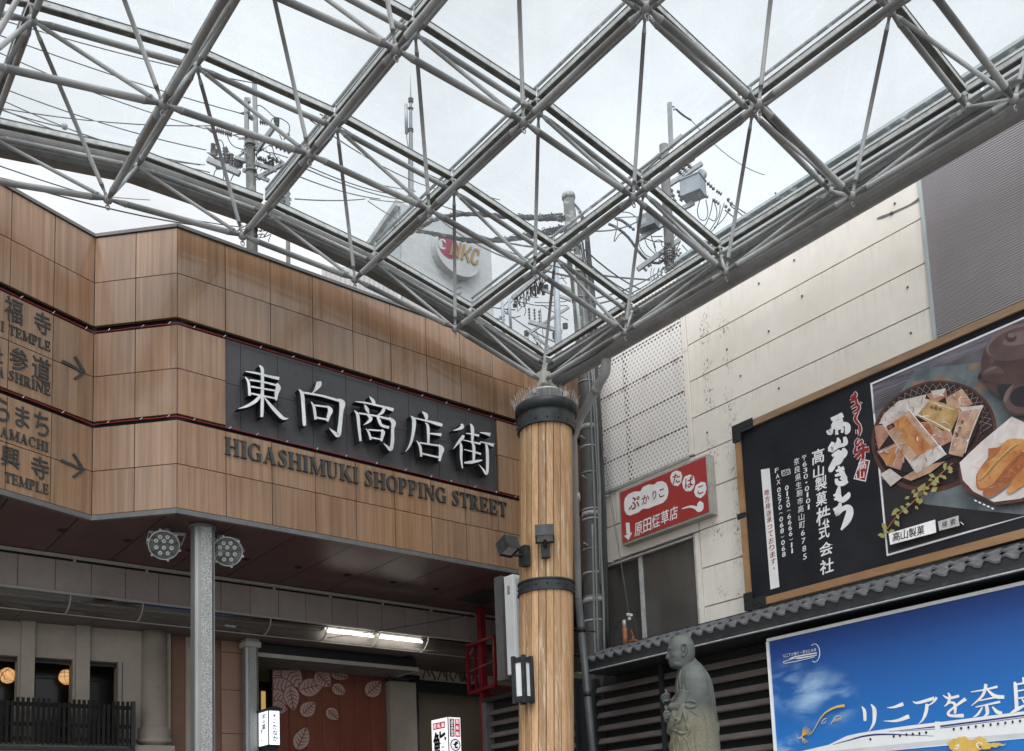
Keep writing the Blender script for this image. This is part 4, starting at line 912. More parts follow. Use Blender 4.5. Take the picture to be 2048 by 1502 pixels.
k9 = lambda x, y: (1640+x/3.258, 770+y/3.258)
def f9(x, y, d): p = at(*k9(x, y), x=XP); return V((p.x-d, p.y, p.z))
def brushed(ch, mt, name, grow=0, d0=.0, k_=1.0):
    mb = MB()
    for i, st in enumerate(ch): brush(mb, [(x, y, w*k_+grow) for x, y, w in st], f9, d0, d0+.001+.00025*i, k=4)
    return mb.build(name, M[mt], fb_)
TITLE = [[[(130,183,8),(138,200,24)],[(72,224,16),(110,211,22),(150,194,24)],[(97,222,14),(88,262,18)],[(92,245,12),(140,228,15)],[(136,212,14),(142,242,16)],[(74,268,14),(142,248,20)],[(44,298,8),(64,310,28),(76,288,16)],[(75,285,14),(150,256,20),(179,266,28),(179,300,26),(166,320,8)],[(108,285,12),(110,324,16)],[(110,290,10),(146,280,14),(143,312,12)]],
 [[(115,343,8),(122,372,24),(104,398,20)],[(86,372,16),(70,422,30),(110,402,20),(152,390,18)],[(160,338,16),(167,375,24),(148,400,8)]],
 [[(78,462,12),(120,441,24),(142,455,26),(126,500,24),(98,522,8)],[(122,422,12),(105,480,26),(72,548,28),(58,564,8)],[(150,412,12),(162,440,28),(154,476,8)]],
 [[(104,562,12),(157,540,20)],[(98,592,12),(162,570,20)],[(120,528,10),(140,570,22),(162,612,26),(130,606,8)],[(106,610,14),(116,640,24),(150,640,26),(180,624,18)]],
 [[(126,660,10),(120,700,26),(118,735,26),(145,752,24),(182,722,26),(188,698,8)],[(88,722,10),(132,700,20)],[(93,747,12),(142,725,18)]],
 [[(88,816,16),(142,790,24)],[(132,768,12),(126,800,24),(108,842,22),(150,806,22),(186,800,32),(194,832,36),(176,884,34),(138,944,8)]]]
for ch in TITLE: brushed(ch, 'whiteprint', 'title_character', k_=1.32)
SLOGAN = [[[(225,43,6),(232,65,22),(203,82,12)],[(203,92,16),(238,76,12)],[(198,107,16),(244,88,12)],[(230,70,10),(240,124,18)]],[[(203,152,10),(246,130,18),(252,160,18),(213,184,8)],[(258,113,6),(272,124,11)]],[[(252,174,6),(230,214,18),(242,242,18),(264,264,10)]],[[(256,250,8),(264,290,16),(254,332,8)],[(238,290,8),(240,318,10)]],[[(252,344,8),(234,376,16),(242,396,12),(274,360,12),(272,402,8)]],
 [[(236,402,12),(228,442,20),(256,430,12)],[(262,402,14),(302,394,16)],[(258,427,12),(320,414,20)],[(284,384,12),(281,470,22),(274,484,6)],[(276,430,12),(232,478,22)],[(286,430,12),(318,424,22)]]]
for ch in SLOGAN: brushed(ch, 'whiteprint', 'slogan_outline', 8); brushed(ch, 'redprint', 'slogan_character', 0, .0032)
fr_ = [(298,828),(338,818),(341,842),(301,853)]; mb = MB()
for a, b in zip(fr_, fr_[1:]+fr_[:1]): brush(mb, [(*a,2.5),(*b,2.5)], f7, .0, .0008)
for cx, cy in ((310,836),(329,832)):
    r_ = [(cx+6.5*math.cos(2*math.pi*k/14), cy+7.5*math.sin(2*math.pi*k/14), 2.4) for k in range(15)]; brush(mb, r_, f7, 0, .001, k=1)
mb.build('telephone_mark', M['whiteprint'], fb_); mb = MB()
brush(mb, [(733,410,9),(812,1237,9)], f7, 0, .001); brush(mb, [(728,409,9),(1473,86,9),(2100,-186,9)], f7, 0, .0012, k=1); brush(mb, [(808,1237,9),(1473,1045,9),(2100,864,9)], f7, 0, .0014, k=1)
mb.build('picture_border', M['whiteprint'], fb_)
vcol(list('地方発送承っております。'), (226,932), (262,1300), 24, 29, bold=.010, mt='redprint')
mb = MB(); poly(mb, [(264,478),(326,492),(298,630),(218,612)], f9, .0006); mb.build('seal_edge', M['whiteprint'], fb_)
mb = MB(); poly(mb, [(269,485),(319,496),(294,622),(225,607)], f9, .0012); mb.build('red_seal', M['redprint'], fb_)
glyphs((('高',690,800,40,44),('山',680,848,40,38)), .004, 'whiteprint', 'seal_character')
# the printed food photograph, layer on layer of print
def pm(name, c0, c1=None, sc_=6, st=(1,1,1)): return noise_mat(name, c0, c1 or [x*1.25 for x in c0], sc_, st, rough=.45, spec=.3)
PR = dict(table=pm('print_table', (.085,.075,.10), (.20,.18,.22), 5, (1,.35,6)), cloth=pm('print_cloth', (.085,.105,.12), (.20,.225,.235), 3), rust=pm('print_rust', (.20,.12,.09), (.27,.18,.13)),
 basket=pm('print_basket', (.018,.011,.012), (.045,.026,.024), 20), rim=pm('print_rim', (.075,.030,.024), (.12,.05,.038)), weave=pm('print_weave', (.20,.17,.16), (.30,.26,.24)), pack=pm('print_pack', (.36,.20,.13), (.56,.38,.27), 9),
 yellow=pm('print_yellow', (.36,.21,.075), (.56,.38,.17), 8), pink=pm('print_pink', (.34,.15,.10), (.50,.29,.21), 9), film=pm('print_film', (.48,.42,.39), (.66,.61,.58), 7), pot=pm('print_pot', (.045,.027,.026), (.085,.052,.047), 2), pot2=pm('print_pot_sheen', (.075,.048,.046), (.125,.082,.078), 2.4), pot3=pm('print_pot_light', (.14,.098,.095), (.20,.145,.14), 3),
 paper=pm('print_paper', (.58,.51,.49), (.72,.66,.64), 3), crack=pm('print_cracker', (.42,.155,.045), (.58,.29,.11), 7), crack2=pm('print_cracker_dark', (.28,.085,.03), (.42,.15,.06), 7), leaf=pm('print_leaf', (.27,.26,.075), (.40,.38,.16), 12), ink=pm('print_ink', (.02,.018,.02)), grey=pm('print_grey', (.42,.42,.41)), wht=pm('print_white', (.76,.75,.74)), red=pm('print_red', (.33,.04,.03)))
PK = list(PR); mb = MB(); dL = [.0004]
def lay(name, pts, sm=False):
    dL[0] += .0003
    if sm:
        n_ = len(pts); q = [(x, y, 0) for x, y in pts]; q = q[-2:]+q+q[:3]; q = smooth_pts(q, 5); pts = [(x, y) for x, y, z in q[10:10+5*n_]]
    poly(mb, pts, f8, dL[0], PK.index(name))
def crease(pts, n, names=('film','wht','crack2','pink'), ln_=60, sd=1):       # glints and folds of the cellophane
    r_ = random.Random(sd); x0, x1 = min(p[0] for p in pts), max(p[0] for p in pts); y0, y1 = min(p[1] for p in pts), max(p[1] for p in pts)
    def inside(x, y):
        c_ = False; j = len(pts)-1
        for i in range(len(pts)):
            (xi, yi), (xj, yj) = pts[i], pts[j]
            if (yi > y) != (yj > y) and x < (xj-xi)*(y-yi)/(yj-yi)+xi: c_ = not c_
            j = i
        return c_
    k = 0
    while k < n:
        x, y = r_.uniform(x0, x1), r_.uniform(y0, y1)
        if not inside(x, y): k += .2; continue
        a = r_.uniform(0, 6.28); L = r_.uniform(.3, 1)*ln_; q = [(x+math.cos(a)*L*(u-.5)+r_.uniform(-4,4), y+math.sin(a)*L*(u-.5)+r_.uniform(-4,4)) for u in (0, .5, 1)]
        if all(inside(*e) for e in q): lin(r_.choice(names), [(*q[0],1), (*q[1], r_.uniform(2,7)), (*q[2],1)])
        k += 1
def lin(name, pts, k=3): dL[0] += .0002; brush(mb, pts, f8, dL[0]-.0004, dL[0], PK.index(name), PK.index(name), k)
lay('table', [(12,462),(944,52),(1900,-368),(1900,990),(944,1268),(112,1490)])
rn = random.Random(21)
for k in range(16):
    y = 470-k*7; lin('cloth' if k % 2 else 'pot', [(20,y+60+14*k,3),(460,y-130+10*k,4),(900,y-330+9*k,4),(1500,y-590+9*k,4)], 1)
lay('ink', [(75,1040),(250,1060),(330,1190),(944,1250),(1500,1090),(1500,1130),(944,1262),(112,1485)])
lay('cloth', [(285,360),(700,322),(1100,250),(1500,600),(1500,1080),(944,1255),(700,1232),(330,1190),(250,1000),(150,560)])
for x, y, r in ((300,460,46),(430,430,40),(640,350,34),(690,470,44)): lay('rust', blob(x, y, r*1.1, r*.6, 20, -.3, .25, 5, int(x)))
lay('rim', blob(395,775,392,335,48,-.36)); lay('basket', blob(393,768,372,315,48,-.36))
for k in range(26):                                     # woven rim
    a0 = -2.9+.125*k; p = lambda a, q: (393+372*q*math.cos(a)*math.cos(.36)+315*q*math.sin(a)*math.sin(.36), 768-372*q*math.cos(a)*math.sin(.36)+315*q*math.sin(a)*math.cos(.36))
    for da in (.16, -.16): a, b = p(a0, .985), p(a0+da, .78); lin('weave', [(*a,3),(*b,3)], 1)
for k in range(9):
    a, b = (620+14*k,880-30*k), (712-4*k,800-34*k); lin('rim', [(*a,4),(*b,4)], 1)
lay('ink', [(60,700),(180,570),(480,500),(650,590),(690,640),(600,860),(480,910),(300,1000),(120,960),(50,860)], True); lay('film', [(180,560),(350,520),(330,600),(200,700),(60,700),(90,640)]); crease([(180,560),(350,520),(330,600),(200,700),(60,700),(90,640)], 26, ('wht','pack','pink','crack2')); lay('pink', [(350,520),(470,480),(480,530),(400,580)]); lay('pack', [(470,540),(570,485),(640,580),(560,610),(480,590)]); lay('film', [(380,500),(470,485),(455,520),(400,545)])
lay('pink', [(35,715),(120,700),(130,760),(60,860),(45,800)]); lay('pack', [(270,690),(380,690),(470,760),(440,830),(330,760)]); lay('crack2', [(290,690),(370,700),(400,770),(320,760)]); lay('pink', [(400,760),(500,730),(520,800),(440,840)])
lay('yellow', [(268,640),(345,545),(460,575),(565,612),(500,755),(400,710)]); lay('film', [(345,548),(370,555),(290,655),(268,640)]); lin('wht', [(300,645,5),(400,690,4),(500,745,6)]); lin('film', [(350,560,3),(480,600,5),(560,625,4)])
lay('pack', [(560,625),(700,590),(650,720),(600,840),(575,905),(490,885),(520,760)]); lin('film', [(700,592,6),(640,720,5),(590,880,6)]); lin('film', [(560,630,4),(520,770,5),(492,880,3)]); lay('film', [(560,600),(705,586),(690,610),(570,625)])
lay('pink', [(50,870),(150,825),(235,800),(220,900),(195,985),(120,960)]); lay('crack', [(75,890),(160,850),(170,930),(110,960)]); lin('film', [(60,880,4),(200,830,5),(215,940,4)]); lay('film', [(70,1010),(130,975),(205,1030),(135,1085)]); lay('pack', [(205,1030),(330,960),(470,930),(380,1000),(260,1050)])
lay('pack', [(85,705),(235,600),(350,740),(475,890),(295,1005),(180,850)]); lay('crack', [(150,690),(225,650),(330,780),(400,860),(300,900),(210,790)]); lay('film', [(250,925),(440,830),(475,890),(295,1005)]); lay('film', [(85,705),(235,600),(250,620),(100,728)]); lay('ink', [(110,715),(152,695),(164,718),(122,742)]); lay('red', [(118,719),(140,708),(150,722),(126,734)])
lin('wht', [(238,602,4),(350,740,6),(478,890,4)]); lin('film', [(100,730,4),(190,850,4),(290,1000,4)])
for t0, x, y in (('越',388,600),('の',414,606),('味',440,612)): txt_at(mb, 'の', f8, x, y, 18, 20, .2, nW, .02, PK.index('ink'), lift=dL[0]+.0004)
for y in (690,730,770): txt_at(mb, 'か', f8, 575-(y-690)*.4, y, 20, 26, -.1, nW, .02, PK.index('ink'), lift=dL[0]+.0004)
crease([(268,640),(345,545),(565,612),(500,755)], 26, ('film','crack','wht','pack'), 60, 2); crease([(560,625),(700,590),(600,840),(490,885)], 24, ('film','pink','wht','crack2'), 50, 3); crease([(85,705),(235,600),(475,890),(295,1005)], 46, ('film','wht','pack','crack2','pink'), 70, 4)
crease([(50,870),(235,800),(195,985),(120,960)], 22, ('film','wht','crack','crack2'), 50, 5); crease([(350,520),(570,485),(640,580),(560,610)], 24, ('film','wht','crack2','pack'), 45, 6); crease([(270,690),(380,690),(520,800),(440,840)], 24, ('film','crack2','red','wht'), 40, 7); crease([(205,1030),(470,930),(380,1000),(260,1050)], 10, ('crack','film'), 50, 8)
lin('crack2', [(100,1380,6),(170,1280,6),(270,1190,7),(370,1090,6),(440,1020,6),(520,945,5)], 4)
for k in range(44):
    u = rn.random(); x = 100+420*u+rn.uniform(-36,36); y = 1385-445*u**.9+rn.uniform(-36,36); a = rn.uniform(0,6.3); r = rn.uniform(16,30); c_, s_ = math.cos(a), math.sin(a)
    lay('leaf', [(x+c_*r, y+s_*r), (x-s_*r*.55, y+c_*r*.55), (x-c_*r*.8, y-s_*r*.8), (x+s_*r*.55, y-c_*r*.55)])
# teapot and cup
lay('pot', blob(960,345,262,235,48,-.15)); lay('pot2', blob(975,300,225,150,44,-.2)); lay('pot', blob(985,330,215,120,44,-.2)); lay('pot2', blob(925,205,208,104,44,-.32)); lay('pot3', blob(918,196,196,92,44,-.32)); lay('pot2', blob(925,206,186,82,44,-.32)); lay('pot3', blob(950,180,120,40,36,-.3)); lay('pot', blob(882,178,36,32,24)); lay('pot3', blob(888,166,24,16,20))
lay('pot', [(850,470),(770,455),(700,440),(680,430),(690,400),(720,360),(790,340),(860,400)], True); lay('pot2', [(700,415),(735,368),(790,350),(845,395),(800,400),(740,405)], True); lay('pot3', [(720,392),(760,362),(800,360),(770,382)], True); lay('ink', blob(694,420,13,20,16,.4)); lay('ink', [(800,480),(900,470),(1000,500),(960,620),(860,600)], True)
lay('pot', blob(945,560,112,97,32,-.3)); lay('pot2', blob(945,555,104,88,32,-.3)); lay('ink', blob(960,540,84,64,32,-.3)); lay('pot3', [(838,560),(862,500),(905,465),(880,510),(856,575)], True)
lay('rim', [(565,985),(620,880),(760,800),(1100,700),(1400,800),(1300,1100),(944,1185),(800,1205),(610,1120),(570,1060)]); lay('basket', [(590,1000),(640,890),(780,815),(1090,715),(1380,810),(1280,1085),(930,1170),(800,1190),(620,1100)])
lay('paper', [(570,945),(700,820),(890,664),(1010,720),(1200,690),(1260,900),(1180,1060),(944,1165),(780,1185),(655,1120),(590,1050)]); crease([(570,945),(890,664),(1260,900),(944,1165),(655,1120)], 30, ('wht','film'), 160, 11); lay('film', [(890,664),(1010,720),(960,820),(800,830)])
lay('crack2', [(672,1050),(690,990),(780,880),(860,822),(960,860),(860,1000),(790,1100),(690,1110)], True); lay('crack', [(680,1040),(700,980),(790,880),(860,810),(944,800),(1010,830),(950,880),(850,980),(770,1080),(700,1100)], True); crease([(680,1040),(790,880),(944,800),(1010,830),(850,980),(700,1100)], 40, ('yellow','crack2','crack'), 60, 9); lay('rust', [(715,1125),(800,1075),(900,970),(1030,890),(1020,980),(900,1070),(760,1165)], True); lay('crack2', [(720,1110),(800,1060),(880,960),(960,880),(1020,880),(1010,960),(900,1050),(760,1150)], True); crease([(720,1110),(880,960),(1020,880),(1010,960),(760,1150)], 34, ('crack','rust','pink'), 60, 10); lay('crack', [(860,1120),(900,1050),(980,960),(1080,900),(1100,980),(980,1080),(880,1140)]); lay('crack2', [(750,860),(830,850),(800,890),(750,930)])
lin('yellow', [(700,1050,10),(780,960,14),(880,860,12),(940,830,8)], 4); lin('crack2', [(770,1090,8),(860,990,9),(960,880,7)], 4)
for k in range(5): lay('wht', blob(672+26*k, 1178+12*k, 10, 5, 8, .4))
lay('wht', [(140,1378),(425,1293),(432,1372),(150,1447)]); lay('grey', [(443,1305),(568,1268),(575,1330),(450,1362)]); lin('wht', [(560,1290,4),(600,1325,5)], 1); lay('ink', [(562,1290),(600,1303),(580,1308),(590,1330)])
for i, ch in enumerate('高山製菓'): txt_at(mb, ch, f8, 187+50*i, 1397-13*i, 46, 56, -.26, nW, .01, PK.index('ink'), lift=dL[0]+.0004)
for i, ch in enumerate('検索'): txt_at(mb, ch, f8, 484+50*i, 1322-14*i, 34, 40, -.26, nW, .004, PK.index('ink'), lift=dL[0]+.0004)
mb.build('food_photograph', [PR[k] for k in PK], fb_)

# ------------------------------------------------------------------ tiled eave and louvred wall below it
M['tile'] = noise_mat('grey_roof_tile', (.062,.064,.07), (.105,.106,.114), 5.0, rough=.5, spec=.3, fine=.1, island=.12)
M['louvre'] = noise_mat('brown_louvre', (.115,.098,.09), (.16,.138,.127), 2.0, (1,.2,1), rough=.6, fine=.12)
grime(M['tile'], (.19,.19,.175), 9.0, (1,1,1), .52, .68, .6); grime(M['louvre'], (.06,.052,.048), 3.0, (1,.3,2), .48, .68, .6)
ev = thing('tiled_eave', 'dark grey tiled eave running along the cream wall below the food billboard', 'eave', (9.1, 5.0, 3.82))
PT = .165; prof = [(0,.0),(.10,.034),(.22,.044),(.40,.030),(.62,.004),(.86,-.010),(.999,-.004)]
YE0, YE1 = -2.0, 9.55
def tz(u):
    for (a, za), (b, zb) in zip(prof[:-1], prof[1:]):
        if u <= b: return za+(zb-za)*(u-a)/(b-a)
    return prof[-1][1]
def course(x0, z0, x1, z1, off):
    mb = MB(); n = int((YE1-YE0)/PT)
    for k in range(n):
        y = YE1-(k+off)*PT; A = []; B = []
        for u, dz in prof: A.append(V((x0, y-u*PT, z0+dz))); B.append(V((x1, y-u*PT, z1+dz)))
        m_ = len(prof); vs = A+B+[p-V((0,0,.022)) for p in A]+[p-V((0,0,.03)) for p in B]; fs = []
        for i in range(m_-1): fs += [[i, i+1, m_+i+1, m_+i], [i, 2*m_+i, 2*m_+i+1, i+1]]
        fs += [[0, m_, 3*m_, 2*m_], [m_-1, 3*m_-1, 4*m_-1, 2*m_-1]]; mb.add(vs, fs)
    return mb
course(8.86, 3.955, 9.13, 4.05, 0).build('front_tiles', M['tile'], ev); course(9.08, 4.058, 9.43, 4.175, .35).build('rear_tiles', M['tile'], ev)
mb = MB()                                        # wavy closing board under the front tiles
n = int((YE1-YE0)/PT)
for k in range(n):
    y = YE1-k*PT; pts = [(u_, z_+.006) for u_, z_ in prof]
    q = [V((8.872, y-u*PT, 3.938+dz)) for u, dz in pts]; mb.prism([V((8.872, y, 3.86)), V((8.872, y-PT, 3.86))]+q[::-1], (.02,0,0))
mb.build('closing_board', M['black'], ev)
mb = MB(); mb.box((8.868, YE0, 3.832), (8.90, YE1, 3.872), 0); mb.box((8.855, YE0, 3.815), (8.90, YE1, 3.828), 1); mb.box((8.90, YE0, 3.83), (9.63, YE1, 3.86), 0); mb.build('fascia_board', [M['iron'], M['galv']], ev)
mb = MB(); mb.box((9.42, YE0, 4.16), (9.46, YE1, 4.225)); mb.build('rear_flashing', M['iron'], ev)
lv = thing('louvred_wall', 'dark brown louvred wall under the tiled eave behind the statue', 'wall', (9.5, 8, 0))
MB().box((9.56, YE0, .01), (9.62, 9.78, 3.83)).build('backing', M['dark'], lv)
MB().box((9.52, 10.26, .01), (9.62, 12.32, 3.83)).build('backing', M['dark'], lv)
k = 0; z = 3.70
while z > .3:
    for ya, yb in ((YE0, 9.80), (10.24, 12.30)):
        mb = MB(); mb.hexa([V((9.40, ya, z-.068)), V((9.44, ya, z)), V((9.45, ya, z-.006)), V((9.41, ya, z-.074))], (0, yb-ya, 0)); mb.hexa([V((9.41, ya, z-.074)), V((9.54, ya, z-.06)), V((9.54, ya, z-.066)), V((9.41, ya, z-.080))], (0, yb-ya, 0)); mb.build('louvre_blade', M['louvre'], lv)
    z -= .178
mb = MB(); mb.box((9.34, 12.24, .01), (9.50, 12.34, 3.83)); mb.build('end_post', M['trim'], lv)
mb = MB(); mb.box((9.36, 8.52, .01), (9.40, 8.58, 3.82)); mb.build('upright', M['black'], lv)
mb = MB(); mb.box((9.385, 9.80, .01), (9.50, 9.84, 3.83)); mb.box((9.385, 10.20, .01), (9.50, 10.24, 3.83)); mb.box((9.47, 9.83, .01), (9.50, 10.21, 3.83)); mb.build('pole_recess', M['black'], lv)
MB().box((9.34, 10.2, 3.83), (9.62, 12.34, 3.90)).build('top_cap', M['black'], lv)

# ------------------------------------------------------------------ blue railway board
XR = 9.05; br_ = thing('railway_board', 'bright blue railway campaign board with white train in front of the louvres', 'billboard', (XR, 3.5, 1.2))
m = noise_mat('blue_sky_print', (.012,.055,.235), (.016,.06,.25), .7, rough=.4, spec=.3); M['blueprint'] = m; t = m.node_tree; b = t.nodes['Principled BSDF']; src = b.inputs['Base Color'].links[0].from_socket
tcn = nd(t, 'ShaderNodeTexCoord'); sp = nd(t, 'ShaderNodeSeparateXYZ'); lk(t, tcn.outputs['Object'], sp.inputs[0])
r = nd(t, 'ShaderNodeMapRange'); r.inputs[1].default_value = 3.6; r.inputs[2].default_value = 2.5; lk(t, sp.outputs[2], r.inputs[0])
x1 = nd(t, 'ShaderNodeMix', data_type='RGBA'); lk(t, r.outputs[0], x1.inputs[0]); lk(t, src, x1.inputs[6]); x1.inputs[7].default_value = (.018,.165,.50,1)
mp_ = nd(t, 'ShaderNodeMapping'); mp_.inputs['Rotation'].default_value = (-.35,0,0); mp_.inputs['Scale'].default_value = (1,1.2,3.4); lk(t, tcn.outputs['Object'], mp_.inputs[0])
n = nd(t, 'ShaderNodeTexNoise'); n.inputs['Scale'].default_value = 1.7; n.inputs['Detail'].default_value = 7; n.inputs['Roughness'].default_value = .5; n.inputs['Distortion'].default_value = .35; lk(t, mp_.outputs[0], n.inputs['Vector'])
r1 = nd(t, 'ShaderNodeMapRange'); r1.inputs[1].default_value = .42; r1.inputs[2].default_value = .70; lk(t, n.outputs[0], r1.inputs[0])
cl = None
for (px, py, rad) in ((1622,1388,.40),(1575,1372,.36),(1580,1500,.26),(1668,1398,.34)):
    c = at(px, py, x=XR); d = nd(t, 'ShaderNodeVectorMath', operation='DISTANCE'); lk(t, tcn.outputs['Object'], d.inputs[0]); d.inputs[1].default_value = tuple(c)
    g = nd(t, 'ShaderNodeMapRange'); g.inputs[1].default_value = rad; g.inputs[2].default_value = 0.03; g.interpolation_type = 'SMOOTHSTEP'; lk(t, d.outputs['Value'], g.inputs[0])
    if cl is None: cl = g.outputs[0]
    else:
        q = nd(t, 'ShaderNodeMath', operation='MAXIMUM'); lk(t, cl, q.inputs[0]); lk(t, g.outputs[0], q.inputs[1]); cl = q.outputs[0]
q = nd(t, 'ShaderNodeMath', operation='MULTIPLY'); lk(t, cl, q.inputs[0]); lk(t, r1.outputs[0], q.inputs[1])
x2 = nd(t, 'ShaderNodeMix', data_type='RGBA'); lk(t, q.outputs[0], x2.inputs[0]); lk(t, x1.outputs[2], x2.inputs[6]); x2.inputs[7].default_value = (.42,.62,.78,1); lk(t, x2.outputs[2], b.inputs['Base Color'])
RY1, RZ1 = 6.63, 3.745
MB().box((XR, -2.0, 1.25), (XR+.05, RY1-.02, RZ1-.02)).build('board_face', M['blueprint'], br_)
mb = MB(); mb.box((XR-.02, -2.0, RZ1-.022), (XR+.06, RY1, RZ1+.012)); mb.box((XR-.02, RY1-.02, 1.25), (XR+.06, RY1+.012, RZ1-.023)); mb.build('board_frame', M['white'], br_)
mb = MB()
for y in (6.2, 4.2, 2.2): mb.box((XR+.051, y, .01), (XR+.12, y+.07, 3.5))
mb.build('support_post', M['black'], br_)
k5 = lambda x, y: (1540+x/4.0315, 1380+y/4.0315)
def f5(x, y, d): p = at(*k5(x, y), x=XR-.001); return V((p.x-d, p.y, p.z))
k4 = lambda x, y: (1500+x/3.737, 1150+y/3.737)
def f4(x, y, d): p = at(*k4(x, y), x=XR-.001); return V((p.x-d, p.y, p.z))
mb = MB(); nb = [0]
def wst(pts, f=f5, k=4): nb[0] += 1; brush(mb, pts, f, 0, .001+.0002*nb[0], k=k)
for s in ([(740,132,6),(762,170,26),(766,250,22)], [(815,115,6),(842,160,32),(840,250,26),(820,300,16),(797,330,4)], [(945,142,4),(1000,138,18),(1075,112,30)], [(918,250,4),(1020,248,22),(1122,212,36)],
 [(1152,90,4),(1190,104,20),(1325,66,28)], [(1345,60,22),(1315,100,14),(1255,138,3)], [(1268,112,26),(1258,180,26),(1232,240,16),(1195,276,3)],
 [(1396,42,6),(1440,66,20),(1525,48,22)], [(1436,22,10),(1452,60,22),(1432,110,16),(1405,132,5)], [(1408,130,6),(1460,100,16),(1492,120,24),(1492,190,18)], [(1578,72,30),(1500,128,18),(1438,182,20),(1460,208,22),(1562,206,30)]): wst(s)
for s in ([(1653,875,8),(1750,858,12),(1850,835,18)], [(1765,815,24),(1740,900,20),(1655,978,4)], [(1768,850,8),(1830,905,28),(1900,912,26)], [(1712,940,8),(1830,915,14)], [(1688,988,8),(1870,948,18)], [(1768,975,24),(1775,1035,24),(1745,1058,4)], [(1738,988,10),(1705,1040,18),(1668,1064,3)], [(1812,985,8),(1850,1025,28),(1885,1030,18)]): wst(s, f4)
for s in ([(2040,765,10),(2052,800,26)], [(1975,800,8),(1985,830,26),(1995,1010,26)], [(1985,820,12),(2110,796,18)], [(2105,790,20),(2110,910,22)], [(1990,870,10),(2105,848,12)], [(1990,925,10),(2105,905,12)], [(1948,1030,4),(1990,1010,26),(2050,975,16)], [(2030,920,6),(2080,985,22),(2150,1010,30)], [(2130,925,24),(2080,955,8)]): wst(s, f4)
mb.build('white_lettering', M['whiteprint'], br_); mb = MB()
# small line logo
for s in ([(252,650,4),(300,632,4),(340,622,4),(490,600,4)], [(252,650,4),(262,660,4),(350,645,4),(485,612,4)], [(300,632,8),(335,612,8),(500,583,8)], [(350,618,6),(365,625,6),(500,598,6)]): wst(s, f4, 2)
wst([(485+38*math.cos(a), 583+68*math.sin(a), 4) for a in [-2.2+.2*k for k in range(22)]], f4, 1)
for i, ch in enumerate('リニアが繋ぐ、歴史と未来'): txt_at(mb, ch, f4, 256+21*i, 605-4.2*i, 17 if ch != '、' else 8, 24 if ch != '、' else 10, -.2, V((-1,0,0)), .0, lift=.002)
mb.build('line_logo', M['whiteprint'], br_)
TRN = dict(white=pm('print_train_white', (.70,.71,.73), (.78,.79,.80), 2), shade=pm('print_train_grey', (.50,.52,.55), (.60,.62,.64), 2), navy=pm('print_navy', (.02,.03,.14)), dark=pm('print_train_window', (.015,.015,.02)), gold=pm('print_gold', (.58,.36,.07), (.68,.47,.12), 8), cream=pm('print_pale_gold', (.62,.50,.25), (.70,.58,.34)))
TK = list(TRN); mb = MB(); d5 = [.003]
def ly(n_, pts): d5[0] += .0004; poly(mb, pts, f5, d5[0], TK.index(n_))
def ln(n_, pts, k=3): d5[0] += .0002; brush(mb, pts, f5, d5[0]-.0006, d5[0], TK.index(n_), TK.index(n_), k)
ly('white', [(250,495),(480,440),(620,370),(720,348),(800,335),(1100,290),(1400,255),(2048,172),(2700,85),(2700,310),(2048,392),(1400,450),(940,492),(700,530),(400,540)])
ly('shade', [(300,510),(700,470),(1400,400),(2048,345),(2700,270),(2700,300),(2048,385),(1400,440),(940,488),(500,530)])
ln('navy', [(510,440,4),(640,405,10),(760,372,14),(900,358,14),(1100,362,8),(1320,372,3)]); ln('navy', [(960,335,3),(1130,318,6),(1330,297,12)]); ln('navy', [(1050,333,3),(1330,314,5)], 1); ln('navy', [(1375,293,14),(2048,205,14),(2700,118,14)], 1); ln('navy', [(1375,308,5),(2048,222,5),(2700,136,5)], 1)
ln('white', [(1352,255,40),(1352,330,40)], 1)
for x, y in [(812,398),(1000,374),(1050,368),(1103,360),(1155,356),(1208,350),(1262,343)]+[(1485+59.5*k, 316-7.3*k) for k in range(18)]: ly('dark', blob(x, y, 9, 12, 12, 0, .06, 4))
for x, y, rx, ry in ((1500,440,60,44),(1560,410,50,36),(1640,440,56,40),(1700,415,50,38),(1750,450,44,30),(1590,475,120,30),(1810,445,50,18)): ly('gold', blob(x, y, rx, ry, 24, 0, .12, 5, int(x)))
ln('gold', [(1800,450,26),(1850,436,20),(1880,445,14),(1908,435,4)]); ln('white', [(1500,455,8),(1530,440,8),(1520,470,8),(1490,470,6)]); ln('white', [(1690,470,8),(1670,440,8),(1700,425,8),(1720,440,6)])
ln('gold', [(610,126,22),(540,138,18),(470,172,13),(420,220,9),(385,280,6),(345,345,4),(310,370,3)]); ln('cream', [(225,355,2),(232,385,4),(262,382,10),(270,360,4)])
for dx, dy in ((10,-70),(30,-80),(45,-68),(60,-60),(70,-45),(75,-28)): ln('gold', [(268,370,5),(268+dx*.6,370+dy*.6,6),(268+dx,370+dy,3)])
for dx, dy in ((10,45),(25,50),(42,48),(55,40)): ln('gold', [(265,380,5),(265+dx,380+dy,3)])
ln('cream', [(420,275,2),(440,240,6),(468,228,3)]); ln('cream', [(425,272,2),(450,265,4),(466,245,2)]); ln('cream', [(498,280,2),(520,240,5),(550,208,6),(590,212,3)])
for k in range(9): ln('cream', [(520+8*k,262-3*k,2),(530+7*k,235-2*k,3)], 1)
mb.build('train_picture', [TRN[k] for k in TK], br_)
